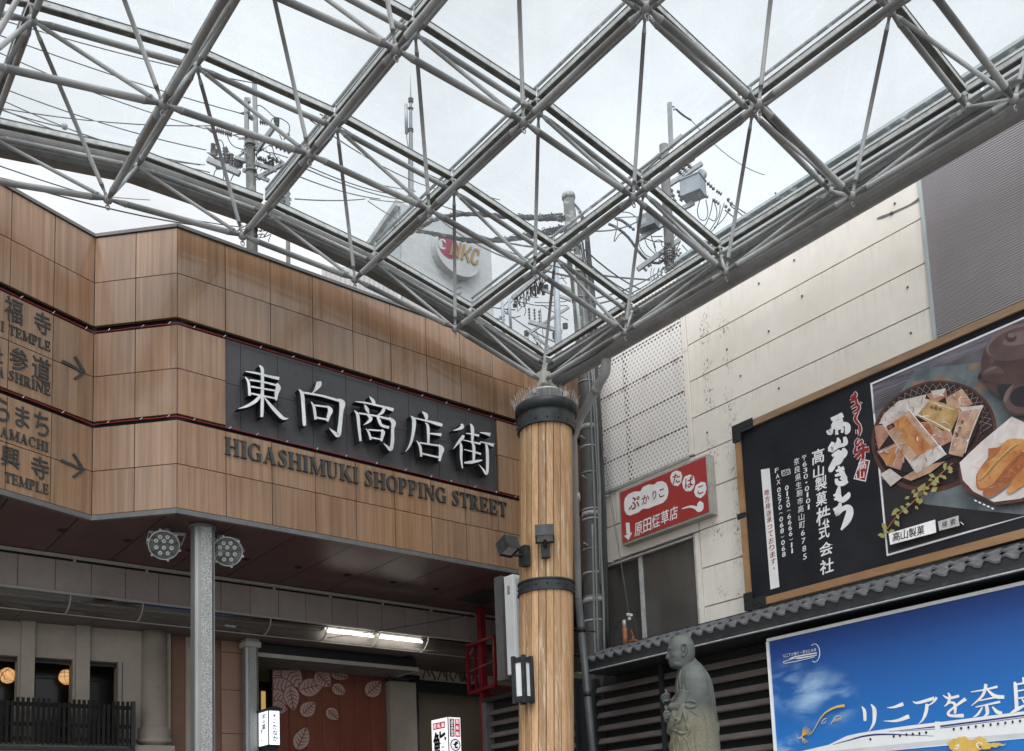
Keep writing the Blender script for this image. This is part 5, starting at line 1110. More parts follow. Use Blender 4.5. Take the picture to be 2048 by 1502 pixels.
# rusty stub pipe with insulators on the eave
rp = at(1251, 1292, x=9.3); ru = thing('rusty_mast', 'short rusty pipe mast with white insulators standing on the tiled eave', 'mast', rp)
M['rust'] = noise_mat('orange_rust', (.16,.055,.022), (.34,.13,.05), 14.0, rough=.85, bump=.3)
mb = MB(); mb.tube(rp+V((0,0,-.06)), rp+V((0,0,.25)), .033, n=12); mb.tube(rp+V((.02,-.13,-.06)), rp+V((.02,-.13,.11)), .016, n=8); mb.tube(rp+V((.02,-.13,.11)), rp+V((.02,-.10,.2)), .009, n=6); mb.obox(rp+V((.02,-.13,.05)), V((.03,0,0)), V((0,.045,0)), V((0,0,.012))); mb.build('rusty_pipe', M['rust'], ru)
MB().tube(rp+V((0,0,.25)), rp+V((0,0,.35)), .026, n=12).build('pipe_top', M['galv'], ru)
mb = MB()
for dy, dz in ((-.10,.35),(-.13,.39),(-.08,.41)): mb.lathe([(.012,-.02),(.028,-.012),(.018,0),(.028,.012),(.012,.02)], rp+V((0,dy,dz)), 10)
mb.build('insulator', M['porcelain'], ru)
mb = MB(); mb.path([rp+V((0,.01,.34)), rp+V((0,.06,.37)), rp+V((0,.12,.33)), rp+V((0,.17,.2)), rp+V((0,.12,.1)), rp+V((0,.03,.14))], .006, 5); mb.path([rp+V((0,-.12,.38)), rp+V((0,-.21,.3)), rp+V((0,-.22,.15)), rp+V((0,-.15,.05))], .005, 5)
for k in range(5): mb.path([rp+V((0,.13+.01*k,.30)), rp+V((.01*k,.17+.015*k,.27-.02*k)), rp+V((0,.16+.02*k,.2))], .005, 5)
mb.build('loose_wire', M['rubber'], ru)

# ================================================================== inside the arcade, beyond the entrance wall
M['granite'] = noise_mat('grey_granite', (.15,.155,.15), (.42,.425,.415), 90.0, rough=.45, detail=3, lo=.4, hi=.6)
M['steeltrim'] = noise_mat('brushed_steel', (.22,.22,.217), (.29,.29,.285), 4.0, (1,1,.2), rough=.38, metal=.5)
M['band'] = noise_mat('taupe_panel', (.26,.222,.206), (.31,.265,.25), 2.4, rough=.45, island=.05, fine=.04)
M['beige'] = noise_mat('beige_render', (.265,.235,.188), (.325,.29,.238), 1.4, rough=.8, fine=.04)
M['shopglass'] = noise_mat('dark_shop_glass', (.010,.010,.009), (.018,.017,.015), 1.0, rough=.2, spec=.25)
M['rail'] = flat_mat('pale_rail', (.36,.34,.31), .5)
M['trough'] = flat_mat('cove_lining', (.30,.28,.265), .5)
M['cover'] = glass_mat('cove_cover', (.52,.50,.48), (1,1,1), 0, .07)
M['lowsoff'] = noise_mat('brown_ceiling_board', (.10,.078,.07), (.125,.098,.09), 2.0, rough=.6, island=.08)
M['brownp'] = noise_mat('brown_panel', (.13,.065,.035), (.16,.085,.048), 2.0, rough=.5); M['pinkp'] = noise_mat('pink_brown_panel', (.24,.145,.105), (.28,.17,.125), 1.6, rough=.5)
def post(name, label, c, w, top, group=None):
    t = thing(name, label, 'post', (c[0], c[1], 0), group); x, y = c; h = w/2; k = h*.42
    mb = MB(); m3 = MB()
    for sx in (-1, 1):
        m3.box((x+sx*h-.008, y-h+k, .01), (x+sx*h+.008, y+h-k, top-.001)); mb.box((x-h+k, y+sx*h-.008, .01), (x+h-k, y+sx*h+.008, top-.001))
    mb.build('granite_face', M['granite'], t); m3.build('steel_face', M['steeltrim'], t)
    mb = MB()
    for sx in (-1, 1):
        for sy in (-1, 1):
            q = [V((x+sx*h, y+sy*(h-k), .01)), V((x+sx*(h-k*.55), y+sy*(h-k*.55), .01)), V((x+sx*(h-k), y+sy*h, .01)), V((x+sx*(h-k), y+sy*(h-k), .01))]
            mb.prism(q if sx*sy > 0 else q[::-1], (0,0,top-.012))
    mb.build('corner_trim', M['steeltrim'], t)
    return t
p_ = at(409, 1050, z=5.5); t = post('granite_post', 'tall speckled granite post under the wooden entrance wall', (p_.x, p_.y+.06), .225, 5.5)
MB().lathe([(.15,-.035),(.17,-.03),(.17,-.002)], (p_.x, p_.y+.06, 5.5), 8).build('head_plate', M['trim'], t)
ZLS = 4.785
p_ = at(503, 1278, z=ZLS); t = post('granite_post', 'shorter steel edged post standing deeper in the arcade beside the box lantern', (p_.x, p_.y+.05), .185, ZLS)
mb = MB(); mb.box((p_.x-.12, p_.y-.07, ZLS-.13), (p_.x+.12, p_.y+.17, ZLS-.05)); mb.box((p_.x-.10, p_.y-.05, ZLS-.05), (p_.x+.10, p_.y+.15, ZLS-.002)); mb.build('capital', M['rail'], t)
P2 = V((p_.x, p_.y+.05, 0))
# panelled edge of the inner arcade roof with its light cove
ar = thing('inner_arcade_roof', 'taupe panelled edge of the inner arcade roof with a curved light cove', 'roof', (5.0, 13.1, ZLS))
XA0, XA1 = -2.5, 12.5
mb = MB(); mb.box((XA0, 13.04, 5.452), (XA1, 13.075, 5.492)); x = 2.95-3*.46*3
while x < XA1: mb.box((x, 13.076, 5.42), (x+.03, 13.11, 5.492)); x += .92
mb.build('top_rail', M['rail'], ar)
mb = MB(); x = 2.76-.437*12
while x < XA1: mb.box((x+.004, 13.10, 5.012), (x+.433, 13.13, 5.428)); x += .437
mb.build('edge_panel', M['band'], ar)
MB().box((XA0, 13.132, 4.99), (XA1, 13.20, 5.5)).build('backing', M['dark'], ar)
mb = MB(); mb.box((XA0, 13.06, 4.985), (XA1, 13.10, 5.010)); mb.box((XA0, 13.325, 4.775), (XA1, 13.345, 4.79)); mb.build('cove_rail', M['rail'], ar)
PC_ = [(13.085,4.985),(13.095,4.93),(13.135,4.87),(13.20,4.82),(13.265,4.795),(13.325,4.785)]
def cove(x0, x1, pts, dy=0, dz=0):
    mb = MB(); n = len(pts); vs = [V((x, y+dy, z+dz)) for x in (x0, x1) for y, z in pts]; return mb.add(vs, [[i, i+1, n+i+1, n+i] for i in range(n-1)], 0, True)
for k in range(-6, 8):
    x = 3.38+.915*k
    if x > XA1-.1: break
    cove(x+.012, min(x+.903, XA1), PC_).build('cove_cover', M['cover'], ar)
    mb = MB(); m_ = [V((x, y, z)) for y, z in PC_]
    for a, b in zip(m_[:-1], m_[1:]): mb.beam(a, b, .022, .012, (1,0,0))
    mb.build('cove_rib', M['rail'], ar)
mb = MB(); mb.box((XA0, 13.21, 4.995), (XA1, 13.32, 5.01)); mb.box((XA0, 13.33, 4.80), (XA1, 13.34, 5.0)); mb.build('cove_lining', M['trough'], ar)
mb = MB()
for k in range(-6, 8):
    x = 3.38+.915*k
    if 2.6 < k+.0 and 3.5 < k < 6.2: continue
    mb.tube((x+.06, 13.215, 4.93), (x+.86, 13.215, 4.93), .016, n=8)
mb.build('unlit_tube', M['rail'], ar)
mb = MB(); x = XA0
while x < XA1:                                     # ceiling boards
    mb.box((x+.004, 13.345, ZLS), (x+.896, 17.0, ZLS+.02)); x += .9
mb.build('lower_ceiling', M['lowsoff'], ar)
MB().box((XA0, 13.35, ZLS+.03), (XA1, 19, ZLS+.2)).build('ceiling_backing', M['dark'], ar)
for x, y in ((5.35,13.62),(8.9,13.72)): MB().lathe([(.05,-.004),(.085,-.01),(.09,-.001)], (x, y, ZLS), 16).build('downlight', M['black'], ar)
# lit fluorescent tubes inside two bays of the cove
fl = thing('fluorescent_light', 'lit twin fluorescent tube glowing in the arcade light cove', 'ceiling light', (7.95, 13.2, 4.9))
xf = 3.38+.915*4
for k in range(2): MB().tube((xf+.05+.915*k, 13.205, 4.925), (xf+.87+.915*k, 13.205, 4.925), .014, n=8).build('tube', emit_mat('tube_glow', (1,.98,.90), 22), fl)
mb = MB()
for k in range(2): mb.box((xf+.03+.915*k, 13.235, 4.955), (xf+.885+.915*k, 13.31, 4.99))
mb.build('lamp_tray', M['white'], fl)
# beige shop front with dark windows
PW = V((2.76, 14.03, 0)); DW = V((.9954, -.0953, 0)); NW_ = V((-.0953, -.9954, 0))
def ow(px, py, out=0.0):
    p = onplane(px, py, PW+NW_*out, NW_); return (p-PW).dot(DW), p.z
def wbox(mb, s0, s1, z0, z1, o0, o1, m=0):
    a = PW+DW*s0+NW_*o0; b = PW+DW*s1+NW_*o0; return mb.hexa([a+V((0,0,z0)), b+V((0,0,z0)), b+V((0,0,z1)), a+V((0,0,z1))], NW_*(o1-o0), m)
bs = thing('beige_shop', 'beige rendered shop front with pilasters and dark windows on the left', 'building', tuple(PW))
SW = [ow(x, 1316)[0] for x in (36, 70, 146, 180, 237, 283, 342)]; ZW = ow(70, 1314)[1]; s_end = SW[6]; s_beg = -4.5
mb = MB(); wbox(mb, s_beg, s_end, ZW, ZLS-.004, 0, -.3)
for a, b in ((SW[0], SW[1]), (SW[2], SW[3]), (SW[4], s_end)): wbox(mb, a, b, .01, ZW-.001, 0, -.3)
mb.build('wall', M['beige'], bs)
mb = MB()
for a, b in ((SW[0]+.03, SW[1]-.01), (SW[2]+.03, SW[3]-.01)): wbox(mb, a, b, 3.0, ZLS-.02, .002, .06); wbox(mb, a-.01, b+.01, ZLS-.02, ZLS-.004, .002, .07)
mb.build('pilaster', M['beige'], bs)
mb = MB(); wbox(mb, s_beg-.3, s_end+.6, .01, ZLS-.004, -.70, -.75); wbox(mb, s_end-.25, s_end-.02, .01, ZLS-.004, -.31, -.69); mb.build('back_room', M['dark'], bs)
for a, b in ((s_beg, SW[0]), (SW[1], SW[2]), (SW[3], SW[4])):
    mb = MB(); wbox(mb, a-.3, b+.3, 1.0, ZW+.1, -.62, -.66); mb.build('window', M['shopglass'], bs)
    mb = MB(); wbox(mb, a, b, ZW-.05, ZW-.004, -.12, -.16); wbox(mb, a, b, ZW-.18, ZW-.165, -.60, -.615); mb.build('window_frame', M['black'], bs)
mb = MB(); wbox(mb, s_beg, s_end, ow(100, 1490)[1]-.16, ow(100, 1490)[1], .001, .22); mb.build('ledge', M['beige'], bs)
mb = MB(); wbox(mb, SW[4]+.045, SW[4]+.06, 3.0, ZW, .0005, .004); mb.build('wall_joint', M['joint'], bs)
sc0 = ow(308, 1400)[0]; cc = PW+DW*sc0; rc = .178
z1, z2 = ow(308, 1457)[1], ow(308, 1480)[1]
MB().lathe([(rc,.01),(rc,z2-.06),(rc+.055,z2-.05),(rc+.06,z2),(rc+.035,z2+.02),(rc+.035,z1-.01),(rc+.004,z1+.005),(rc,z1+.01),(rc-.006,ZLS-.004)], cc, 32).build('round_column', M['beige'], bs)
# slatted railing
rl = thing('slat_railing', 'black wooden slat railing along the beige shop windows', 'railing', tuple(PW))
M['blackwood'] = noise_mat('black_stained_wood', (.012,.012,.012), (.024,.023,.022), 5.0, (6,6,.5), rough=.65, island=.15, spec=.08)
s_r1 = ow(270, 1450, .3)[0]; zt_ = ow(250, 1410, .3)[1]; zb_ = ow(250, 1492, .3)[1]; s = s_r1-.055; k = 0; mb = MB()
while s > s_beg:
    tall = .045 if (SW[0]-.05 < s < SW[1]+.12) or (SW[2]-.05 < s < SW[3]+.10) or s > s_r1-.3 else 0
    wbox(mb, s, s+.036, zb_, zt_+tall, .29, .315); s -= .061
mb.build('slat', M['blackwood'], rl)
mb = MB()
for z in (zb_+.05, zb_+.24, zt_-.06): wbox(mb, s_beg, s_r1, z, z+.05, .25, .288)
mb.build('rail', M['blackwood'], rl)
mb = MB(); wbox(mb, s_r1-.052, s_r1, zb_-.02, zt_+.05, .25, .33); wbox(mb, s_beg, s_r1, zb_-.07, zb_-.03, .02, .33); mb.build('end_post', M['black'], rl)
# paper lanterns and a few bottles of light seen through the glass
m, t_, b = new_mat('paper_lantern_glow'); M['lantern'] = m
tcn = nd(t_, 'ShaderNodeTexCoord'); wv = nd(t_, 'ShaderNodeTexNoise'); wv.inputs['Scale'].default_value = 30; wv.inputs['Detail'].default_value = 4; lk(t_, tcn.outputs['Object'], wv.inputs['Vector'])
cr = nd(t_, 'ShaderNodeMix', data_type='RGBA'); lk(t_, wv.outputs[0], cr.inputs[0]); cr.inputs[6].default_value = (.60,.22,.05,1); cr.inputs[7].default_value = (1.0,.62,.28,1)
lk(t_, cr.outputs[2], b.inputs['Emission Color']); b.inputs['Emission Strength'].default_value = .75; b.inputs['Base Color'].default_value = (.5,.3,.15,1)
for px, py, lab in ((15,1351,'round glowing paper lantern in the window at the far left edge'),(133,1354,'round glowing paper lantern half hidden behind the pilaster of the middle window')):
    c = onplane(px, py, PW-NW_*.42, NW_); t = thing('paper_lantern', lab, 'lantern', c, 'paper lanterns in the shop windows')
    MB().ball(c, .105, 20, 14, sc=(1,1,1.02)).build('lantern_ball', M['lantern'], t)
    mb = MB(); rn = random.Random(px)
    for k in range(7):
        n_ = V((rn.uniform(-1,1), rn.uniform(-1,1), rn.uniform(-1,1))).normalized(); u_ = n_.cross(V((.3,.8,.2))).normalized(); v_ = n_.cross(u_)
        mb.path([c+(u_*math.cos(2*math.pi*e/20)+v_*math.sin(2*math.pi*e/20))*.107 for e in range(21)], .0025, 4)
    mb.build('rib', M['black'], t); MB().tube(c+V((0,0,.105)), c+V((0,0,.9)), .004, n=5).build('cord', M['black'], t)
# brown and pinkish panels between the two posts
pb = thing('panel_wall', 'brown and pinkish panelled wall strip between the two granite posts', 'wall', (5.5, 13.9, 0))
X_ = [at(x, 1300, y=13.9).x for x in (343, 372, 387, 412, 443, 495)]
for a, b, m_, dy, nm in ((0,1,'brownp',0,'brown_panel'),(1,2,'beige',.012,'pale_panel'),(2,4,'brownp',.02,'brown_panel')): MB().box((X_[a], 13.9+dy, .01), (X_[b]-.006, 14.0+dy, ZLS-.004)).build(nm, M[m_], pb)
mb = MB(); zz = [.01, at(460,1467,y=13.9).z, at(460,1380,y=13.9).z, at(460,1305,y=13.9).z, ZLS-.004]
for a, b in zip(zz[:-1], zz[1:]): mb.box((X_[4], 13.9, a+.004), (X_[5]+.15, 14.0, b-.004))
mb.build('pink_panel', M['pinkp'], pb)
# tiled grid ceiling and leaf banner
YB = 14.62; zg = at(545, 1337, y=YB).z+.004; yf = at(520, 1312, z=zg).y; xr = at(835, 1341, z=zg).x
M['tilegrid'] = noise_mat('grey_grid_tile', (.10,.095,.085), (.14,.13,.118), 3.0, rough=.6, island=.12)
gc = thing('tile_canopy', 'grey tiled shop canopy hanging above the leaf patterned panel', 'canopy', (7.5, yf, zg))
mb = MB(); x = P2.x+.08
while x < xr:
    y = yf
    while y < YB+1.2: mb.box((x+.004, y+.004, zg), (min(x+.126, xr), y+.126, zg+.02)); y += .13
    x += .13
mb.build('tile_sheet', M['tilegrid'], gc)
mb = MB(); mb.box((P2.x+.08, yf-.02, zg-.012), (xr+.02, yf, zg+.05)); mb.box((xr+.002, yf, zg-.012), (xr+.02, YB+1.2, zg+.05)); mb.build('edge_angle', M['rail'], gc)
MB().box((P2.x+.08, yf+.02, zg+.024), (xr, YB+1.2, zg+.2)).build('canopy_body', M['black'], gc)
lb = thing('leaf_panel', 'copper brown metal shop panel printed with pale leaves', 'panel', (8, YB, 0))
M['copper'] = noise_mat('copper_brown_metal', (.25,.085,.055), (.31,.115,.078), 1.4, (1,1,.4), rough=.33, metal=.35)
M['leafprint'] = flat_mat('pale_leaf_print', (.46,.34,.31), .5, var=.04)
XL = [at(x, 1450, y=YB).x for x in (545, 578, 613, 645, 680, 710, 742, 773)]; zl1 = zg-.006
mb = MB()
for a, b in zip(XL[:-1], XL[1:]):
    d = .02 if XL.index(a) % 2 else .0
    mb.hexa([V((a+.002, YB-.012, .01)), V((b-.002, YB+.012, .01)), V((b-.002, YB+.012, zl1)), V((a+.002, YB-.012, zl1))], (0,.03,0))
mb.build('folded_sheet', M['copper'], lb)
MB().box((XL[0]+.01, YB+.06, .01), (XL[-1]-.01, YB+.10, zl1)).build('sheet_backing', M['dark'], lb)
kL = lambda x, y: (480+x/3.7926, 1150+y/3.7926)
def fL(x, y, d): p = at(*kL(x, y), y=YB-.016); return V((p.x, p.y-d, p.z))
dl = [.0]
def leaf(cx, cy, L_, wd, ang, cut=None):
    mb = MB(); c, s = math.cos(ang), math.sin(ang); tr = lambda u, v: (cx+u*c-v*s, cy+u*s+v*c)
    up_ = [(-L_/2+L_*k/14, wd/2*(math.sin(math.pi*(k/14)**.8))**.8) for k in range(15)]
    ol = [tr(u, v) for u, v in up_]+[tr(u, -v) for u, v in up_[::-1][1:-1]]; dl[0] += .0006
    cl_ = [(max(247, x), max(720, y)) for x, y in ol]; poly(mb, cl_, fL, dl[0]); brush(mb, [(x, y, 7) for x, y in cl_+cl_[:1]], fL, dl[0]-.0003, dl[0]+.0003, 1, 1, 1)
    def vein(pts):
        dl[0] += .00004; q = [(*tr(u, v), w) for u, v, w in pts]
        if all(x > 250 and y > 722 for x, y, w in q): brush(mb, q, fL, dl[0], dl[0]+.0005, 1, 1, 2)
    vein([(-L_*.46,0,6),(0,0,9),(L_*.47,0,6)])
    for k in range(5):
        u = -L_*.3+L_*.15*k
        for sg in (-1, 1):
            h = wd*.36*math.sin(math.pi*min(1, max(.15, (u/L_+.62)))); vein([(u,0,7),(u+L_*.05,sg*h*.5,7),(u+L_*.13,sg*h,4)])
    dl[0] += .0005; mb.build('leaf_print', [M['leafprint'], M['copper']], lb)
for a in ((300,790,200,140,2.0),(400,770,220,150,.9),(310,850,200,150,-.1),(540,850,200,140,-.25),(630,790,160,130,.8),(760,765,150,70,.2),(285,940,190,140,.3),(390,935,200,120,1.4),(290,1010,140,110,.2),(1012,860,160,125,-.75),(748,872,125,88,.6),(515,1015,150,115,-.75),(700,1058,125,92,.75),(465,1240,190,125,-1.15)): leaf(*a)
# pale pillar and the shop beyond
YS = 14.66; sf = thing('shop_front', 'beige shop front with slanted metal letters and a dark framed opening', 'building', (10, YS, 0))
q = lambda px, py: at(px, py, y=YS)
M['beige2'] = noise_mat('beige_shop_wall', (.50,.455,.37), (.56,.51,.42), 1.2, rough=.7)
xa, xb, xc = q(772,1400).x, q(824,1400).x, q(1010,1400).x; z_op = q(830,1383).z; z_fr = q(832,1360).z
mb = MB(); mb.box((q(700,1330).x, YS, z_fr), (xc+1.5, YS+.2, ZLS-.004)); mb.build('upper_wall', M['beige2'], sf)
MB().box((xa, YS-.14, .01), (xb, YS+.2, q(800,1366).z)).build('pillar', M['beige'], sf)
mb = MB(); mb.box((xb+.004, YS-.06, .01), (xb+.10, YS+.1, z_fr-.004)); mb.box((xb+.104, YS-.06, z_op), (xc+1.5, YS+.1, z_fr-.004)); mb.tube((xa-.05,YS-.2,q(800,1362).z+.03), (xb+.02,YS-.2,q(800,1362).z+.04), .045, n=10); mb.build('dark_frame', M['black'], sf)
MB().box((xb, YS+.5, .01), (xc+1.5, YS+.55, z_op+.3)).build('interior_wall', noise_mat('dim_interior', (.20,.165,.115), (.25,.205,.145), 1.0, rough=.8), sf)
mb = MB(); kS = lambda x, y: (740+x/6.206, 1260+y/6.206)
def fS(x, y, d): p = at(*kS(x, y), y=YS-.002); return V((p.x, p.y-d, p.z))
for s in ([(645,612,10),(695,468,12)],[(695,468,12),(735,580,12)],[(825,520,12),(800,475,12),(770,490,12),(762,530,12),(790,575,12),(800,622,12)],[(835,625,10),(885,480,12)],[(885,480,12),(925,590,12)],[(942,465,15),(945,632,15)],[(1035,495,12),(980,560,12),(1035,640,12)],[(1050,600,10),(1080,495,12)],[(1080,495,12),(1130,645,12)],[(1105,495,12),(1160,645,12)],[(1160,645,12),(1170,500,12)],[(1140,495,12),(1195,650,12)],[(1195,650,12),(1260,510,12)],[(1275,520,12),(1345,690,12)],[(1262,640,10),(1290,520,12)]): brush(mb, [(x, y, w*.8) for x, y, w in s], fS, .004, .03, k=3)
mb.build('metal_letter', flat_mat('tarnished_letter', (.10,.088,.07), .4), sf)
# lit box lantern and the sushi light box
def lightbox(name, label, pc, yc, dx, dyy, z0, z1, emis, capm):
    x = pc; t = thing(name, label, 'light box', (x, yc, z0))
    MB().box((x, yc, z0), (x+dx, yc+dyy, z1)).build('lit_panel', emis, t)
    mb = MB()
    for xx in (x-.006, x+dx-.006):
        for y_ in (yc-.006, yc+dyy-.006): mb.box((xx, y_, z0-.01), (xx+.012, y_+.012, z1+.01))
    for z in (z0-.012, z1+.001):
        mb.box((x-.008, yc-.008, z), (x+dx+.008, yc+dyy+.008, z+.011))
    mb.build('edge_frame', capm, t); return t
yl = P2.y-.45; x0 = at(537, 1430, y=yl).x; x1 = at(559.5, 1430, y=yl).x; zt2 = at(537, 1421, y=yl).z; zb2 = at(537, 1489, y=yl).z
lx = lightbox('box_lantern', 'lit white box lantern with brushed black characters on the arcade post', x0, yl, x1-x0, .34, zb2, zt2, emit_mat('lantern_paper', (.86,.90,1.0), 1.0), M['black'])
mb = MB(); c = V(((x0+x1)/2, yl+.17, zt2+.012)); mb.prism([V((x0-.03,yl-.03,c.z)),V((x1+.03,yl-.03,c.z)),V((x1+.03,yl+.37,c.z)),V((x0-.03,yl+.37,c.z))], (0,0,.02)); mb.prism([V((x0-.03,yl-.03,c.z+.02)),V((x1+.03,yl-.03,c.z+.02)),V((c.x,yl-.03,c.z+.06))], (0,.40,0)); mb.box((x0+.02,yl+.03,zb2-.09),(x1-.02,yl+.3,zb2-.013)); mb.build('cap', M['black'], lx)
mb = MB(); H = zt2-zb2; Wx = x1-x0; nX, nY = V((-1,0,0)), V((0,-1,0))
def onY(mb, ch, u, v, w, h, bold=.0, m=0):      # face towards -Y, u and v from its lower left corner, 0..1
    text_mb(ch, rect_map(V((x0+Wx*(u-w/2), yl-.009, zb2+H*(v-h/2))), (1,0,0), (0,0,1), Wx*w, H*h), .001, bold, m, mb)
def onX(mb, ch, u, v, w, h, bold=.0, m=0):
    text_mb(ch, rect_map(V((x0-.009, yl+.34*(1-(u-w/2)), zb2+H*(v-h/2))), (0,-1,0), (0,0,1), .34*w, H*h), .001, bold, m, mb)
for i, (ch, h) in enumerate((('本',.09),('舗',.12),('た',.15),('な',.15),('か',.15))): onY(mb, ch, .5+.02*i, .86-.17*i, .30+.05*i, h, .02)
for i, (ch, h, u) in enumerate((('柿',.16,.62),('の',.09,.58),('葉',.16,.58),('す',.13,.34),('し',.15,.36))): onX(mb, ch, u, (.86,.70,.55,.42,.22)[i], (.34,.24,.36,.24,.16)[i], h, .02)
mb.build('brushed_character', flat_mat('green_black_ink', (.02,.05,.05), .6), lx)
ysu = 13.95; x0 = at(896, 1440, y=ysu).x; x1 = at(921, 1440, y=ysu).x; zt2 = at(897, 1434, y=ysu).z; zb2 = zt2-.9; DYs = .52; Wx = x1-x0; H = zt2-zb2; yl = ysu
su = lightbox('sushi_light_box', 'lit white sushi shop light box with red panels and black character', x0, yl, Wx, DYs, zb2, zt2, emit_mat('sign_white', (.93,.90,.92), .9), flat_mat('maroon_edge', (.09,.012,.018), .4))
def onX(mb, ch, u, v, w, h, bold=.0, m=0, lift=0): text_mb(ch, rect_map(V((x0-.010-lift, yl+DYs*(1-(u-w/2)), zb2+H*(v-h/2))), (0,-1,0), (0,0,1), DYs*w, H*h), .001, bold, m, mb)
def onY(mb, ch, u, v, w, h, bold=.0, m=0, lift=0, rot=False):
    if rot: text_mb(ch, rect_map(V((x0+Wx*(u+w/2), yl-.010-lift, zb2+H*(v+h/2))) if 0 else V((x0+Wx*(u-w/2), yl-.010-lift, zb2+H*(v+h/2))), (0,0,-1), (1,0,0), H*h, Wx*w), .001, bold, m, mb)
    else: text_mb(ch, rect_map(V((x0+Wx*(u-w/2), yl-.010-lift, zb2+H*(v-h/2))), (1,0,0), (0,0,1), Wx*w, H*h), .001, bold, m, mb)
pz = lambda v: zb2+H*v
mb = MB()
mb.box((x0-.0095, yl+DYs*.16, pz(.80)), (x0-.008, yl+DYs*.88, pz(.93)), 0); mb.box((x0+Wx*.52, yl-.0095, pz(.62)), (x0+Wx*.90, yl-.008, pz(.97)), 0); mb.box((x0+Wx*.10, yl-.0095, pz(.62)), (x0+Wx*.46, yl-.008, pz(.97)), 1)
for i, ch in enumerate('廻転鮨'): onX(mb, ch, .24+.24*i, .865, .18, .09, .012, 2)
for i, ch in enumerate('廻転鮨'): onY(mb, ch, .71, .915-.115*i, .27, .085, .012, 2)
onY(mb, 'FISH·SUSHI', .28, .795, .22, .31, .02, 2, rot=True)
onX(mb, '鮨', .5, .50, .78, .50, .03, 1)
c0 = V((x0+Wx*.5, yl-.0085, pz(.46))); mb.lathe([(Wx*.40,0),(Wx*.40,.001)], c0, 24, 3, (0,-1,0), False); mb.lathe([(Wx*.33,0),(Wx*.33,.0016)], c0, 24, 2, (0,-1,0), False)
fw_ = lambda x, y, d: c0+V((x*Wx*.33, -.0017-d, y*Wx*.33)); poly(mb, [(-.3,-.8),(-.1,-.2),(-.6,.1),(-.2,.3),(0,.7),(.5,.75),(.75,.3),(.4,.2),(.2,-.1),(.1,-.5)], fw_, .0004, 3); poly(mb, blob(.3,-.5,.3,.22,12), fw_, .0006, 3)
onY(mb, '寿', .5, .20, .7, .26, .02, 1)
mb.build('sign_graphics', [emit_mat('sign_red', (.42,.012,.03), .8), M['black'], emit_mat('sign_letter', (.9,.88,.9), .8), flat_mat('navy_print', (.015,.02,.10), .5)], su)
# red lattice mast by the shop, and the blank white projecting sign
M['redpaint'] = noise_mat('red_painted_steel', (.17,.006,.012), (.225,.012,.02), 4.0, rough=.4)
mx_ = 9.55; rm = thing('red_mast', 'red painted steel mast with a small open cage beside the arcade', 'mast', (9.7, 12.75, 0))
g = lambda px, py: at(px, py, x=mx_)
mt = at(962, 1222, y=12.72); mbm = MB(); mbm.box((mt.x-.05, 12.68, .01), (mt.x+.05, 12.78, 5.49)); mbm.box((mt.x+.055, 12.70, .01), (mt.x+.11, 12.76, at(970,1385,y=12.72).z)); mbm.build('mast_post', M['redpaint'], rm)
A, B_, A2, B2 = g(934,1292), g(988,1272), g(939,1386), g(991,1370); mb = MB()
for a, b in ((A,B_),(A2,B2),(A,A2),(B_,B2)): mb.beam(a, b, .045, .045)
o = V((.55,0,0))
for a, b in ((B_,B_+o),(A,A+o),(A2,A2+o),(A+o*.28,A2+o*.28)): mb.beam(a, b, .04, .04, (0,1,.2))
mb.build('cage_rail', M['redpaint'], rm)
mb = MB(); mb.hexa([A2, B2, B2+o*1.6, A2+o*1.6], (0,0,-.012)); mb.build('cage_floor', M['redpaint'], rm)
mb = MB(); mb.path([A.lerp(A2,.55), B_.lerp(B2,.5)], .004, 5); mb.build('stay_wire', M['rail'], rm)
mb = MB()
for k in range(9): z = 2.4+.22*k; mb.tube((mt.x+.11, 12.73, z), (mt.x+.19, 12.73, z), .008, n=5)
mb.build('climbing_rung', M['black'], rm)
ws = thing('projecting_sign', 'blank white projecting shop sign half hidden behind the wooden column', 'sign', (8.5, 10.5, 3.95))
ys = 10.45; x0 = at(1027, 1200, y=ys).x; zt2 = at(1027, 1148, y=ys).z; zb2 = at(1030, 1346, y=ys).z
MB().box((x0, ys, zb2), (x0+.85, ys+.20, zt2)).build('sign_casing', noise_mat('white_metal_casing', (.70,.71,.715), (.77,.775,.775), 3.0, rough=.4), ws, bevel=.01)
MB().box((x0+.05, ys-.006, zb2+.05), (x0+.80, ys-.001, zt2-.05)).build('sign_face', noise_mat('grey_blank_face', (.42,.43,.45), (.47,.48,.50), 2.0, rough=.35), ws)
mb = MB(); mb.box((x0-.02, ys+.24, zb2-.05), (x0+.14, ys+.40, zt2+.03)); mb.build('support_channel', M['trim'], ws)
mb = MB()
for k in range(7): mb.box((x0-.003, ys+.07, zt2-.16-.018*k), (x0-.0005, ys+.13, zt2-.152-.018*k))
mb.build('vent_slot', M['black'], ws)
mb = MB(); mb.box((x0+.05, ys+.02, zb2-.10), (x0+.20, ys+.16, zb2-.005)); mb.box((x0+.1, ys+.05, zb2-.13), (x0+1.2, ys+.10, zb2-.10)); mb.build('sign_bracket', M['redpaint'], ws)
a = at(958, 1226, y=12.6); b = at(655, 1276, y=12.9); tag(MB().path([a, a.lerp(b,.33)+V((0,0,-.02)), a.lerp(b,.66)+V((0,0,-.02)), b], .006, 5).build('thin_cable', M['rubber']), 'thin dark cable running from the red mast along the light cove', 'cable')
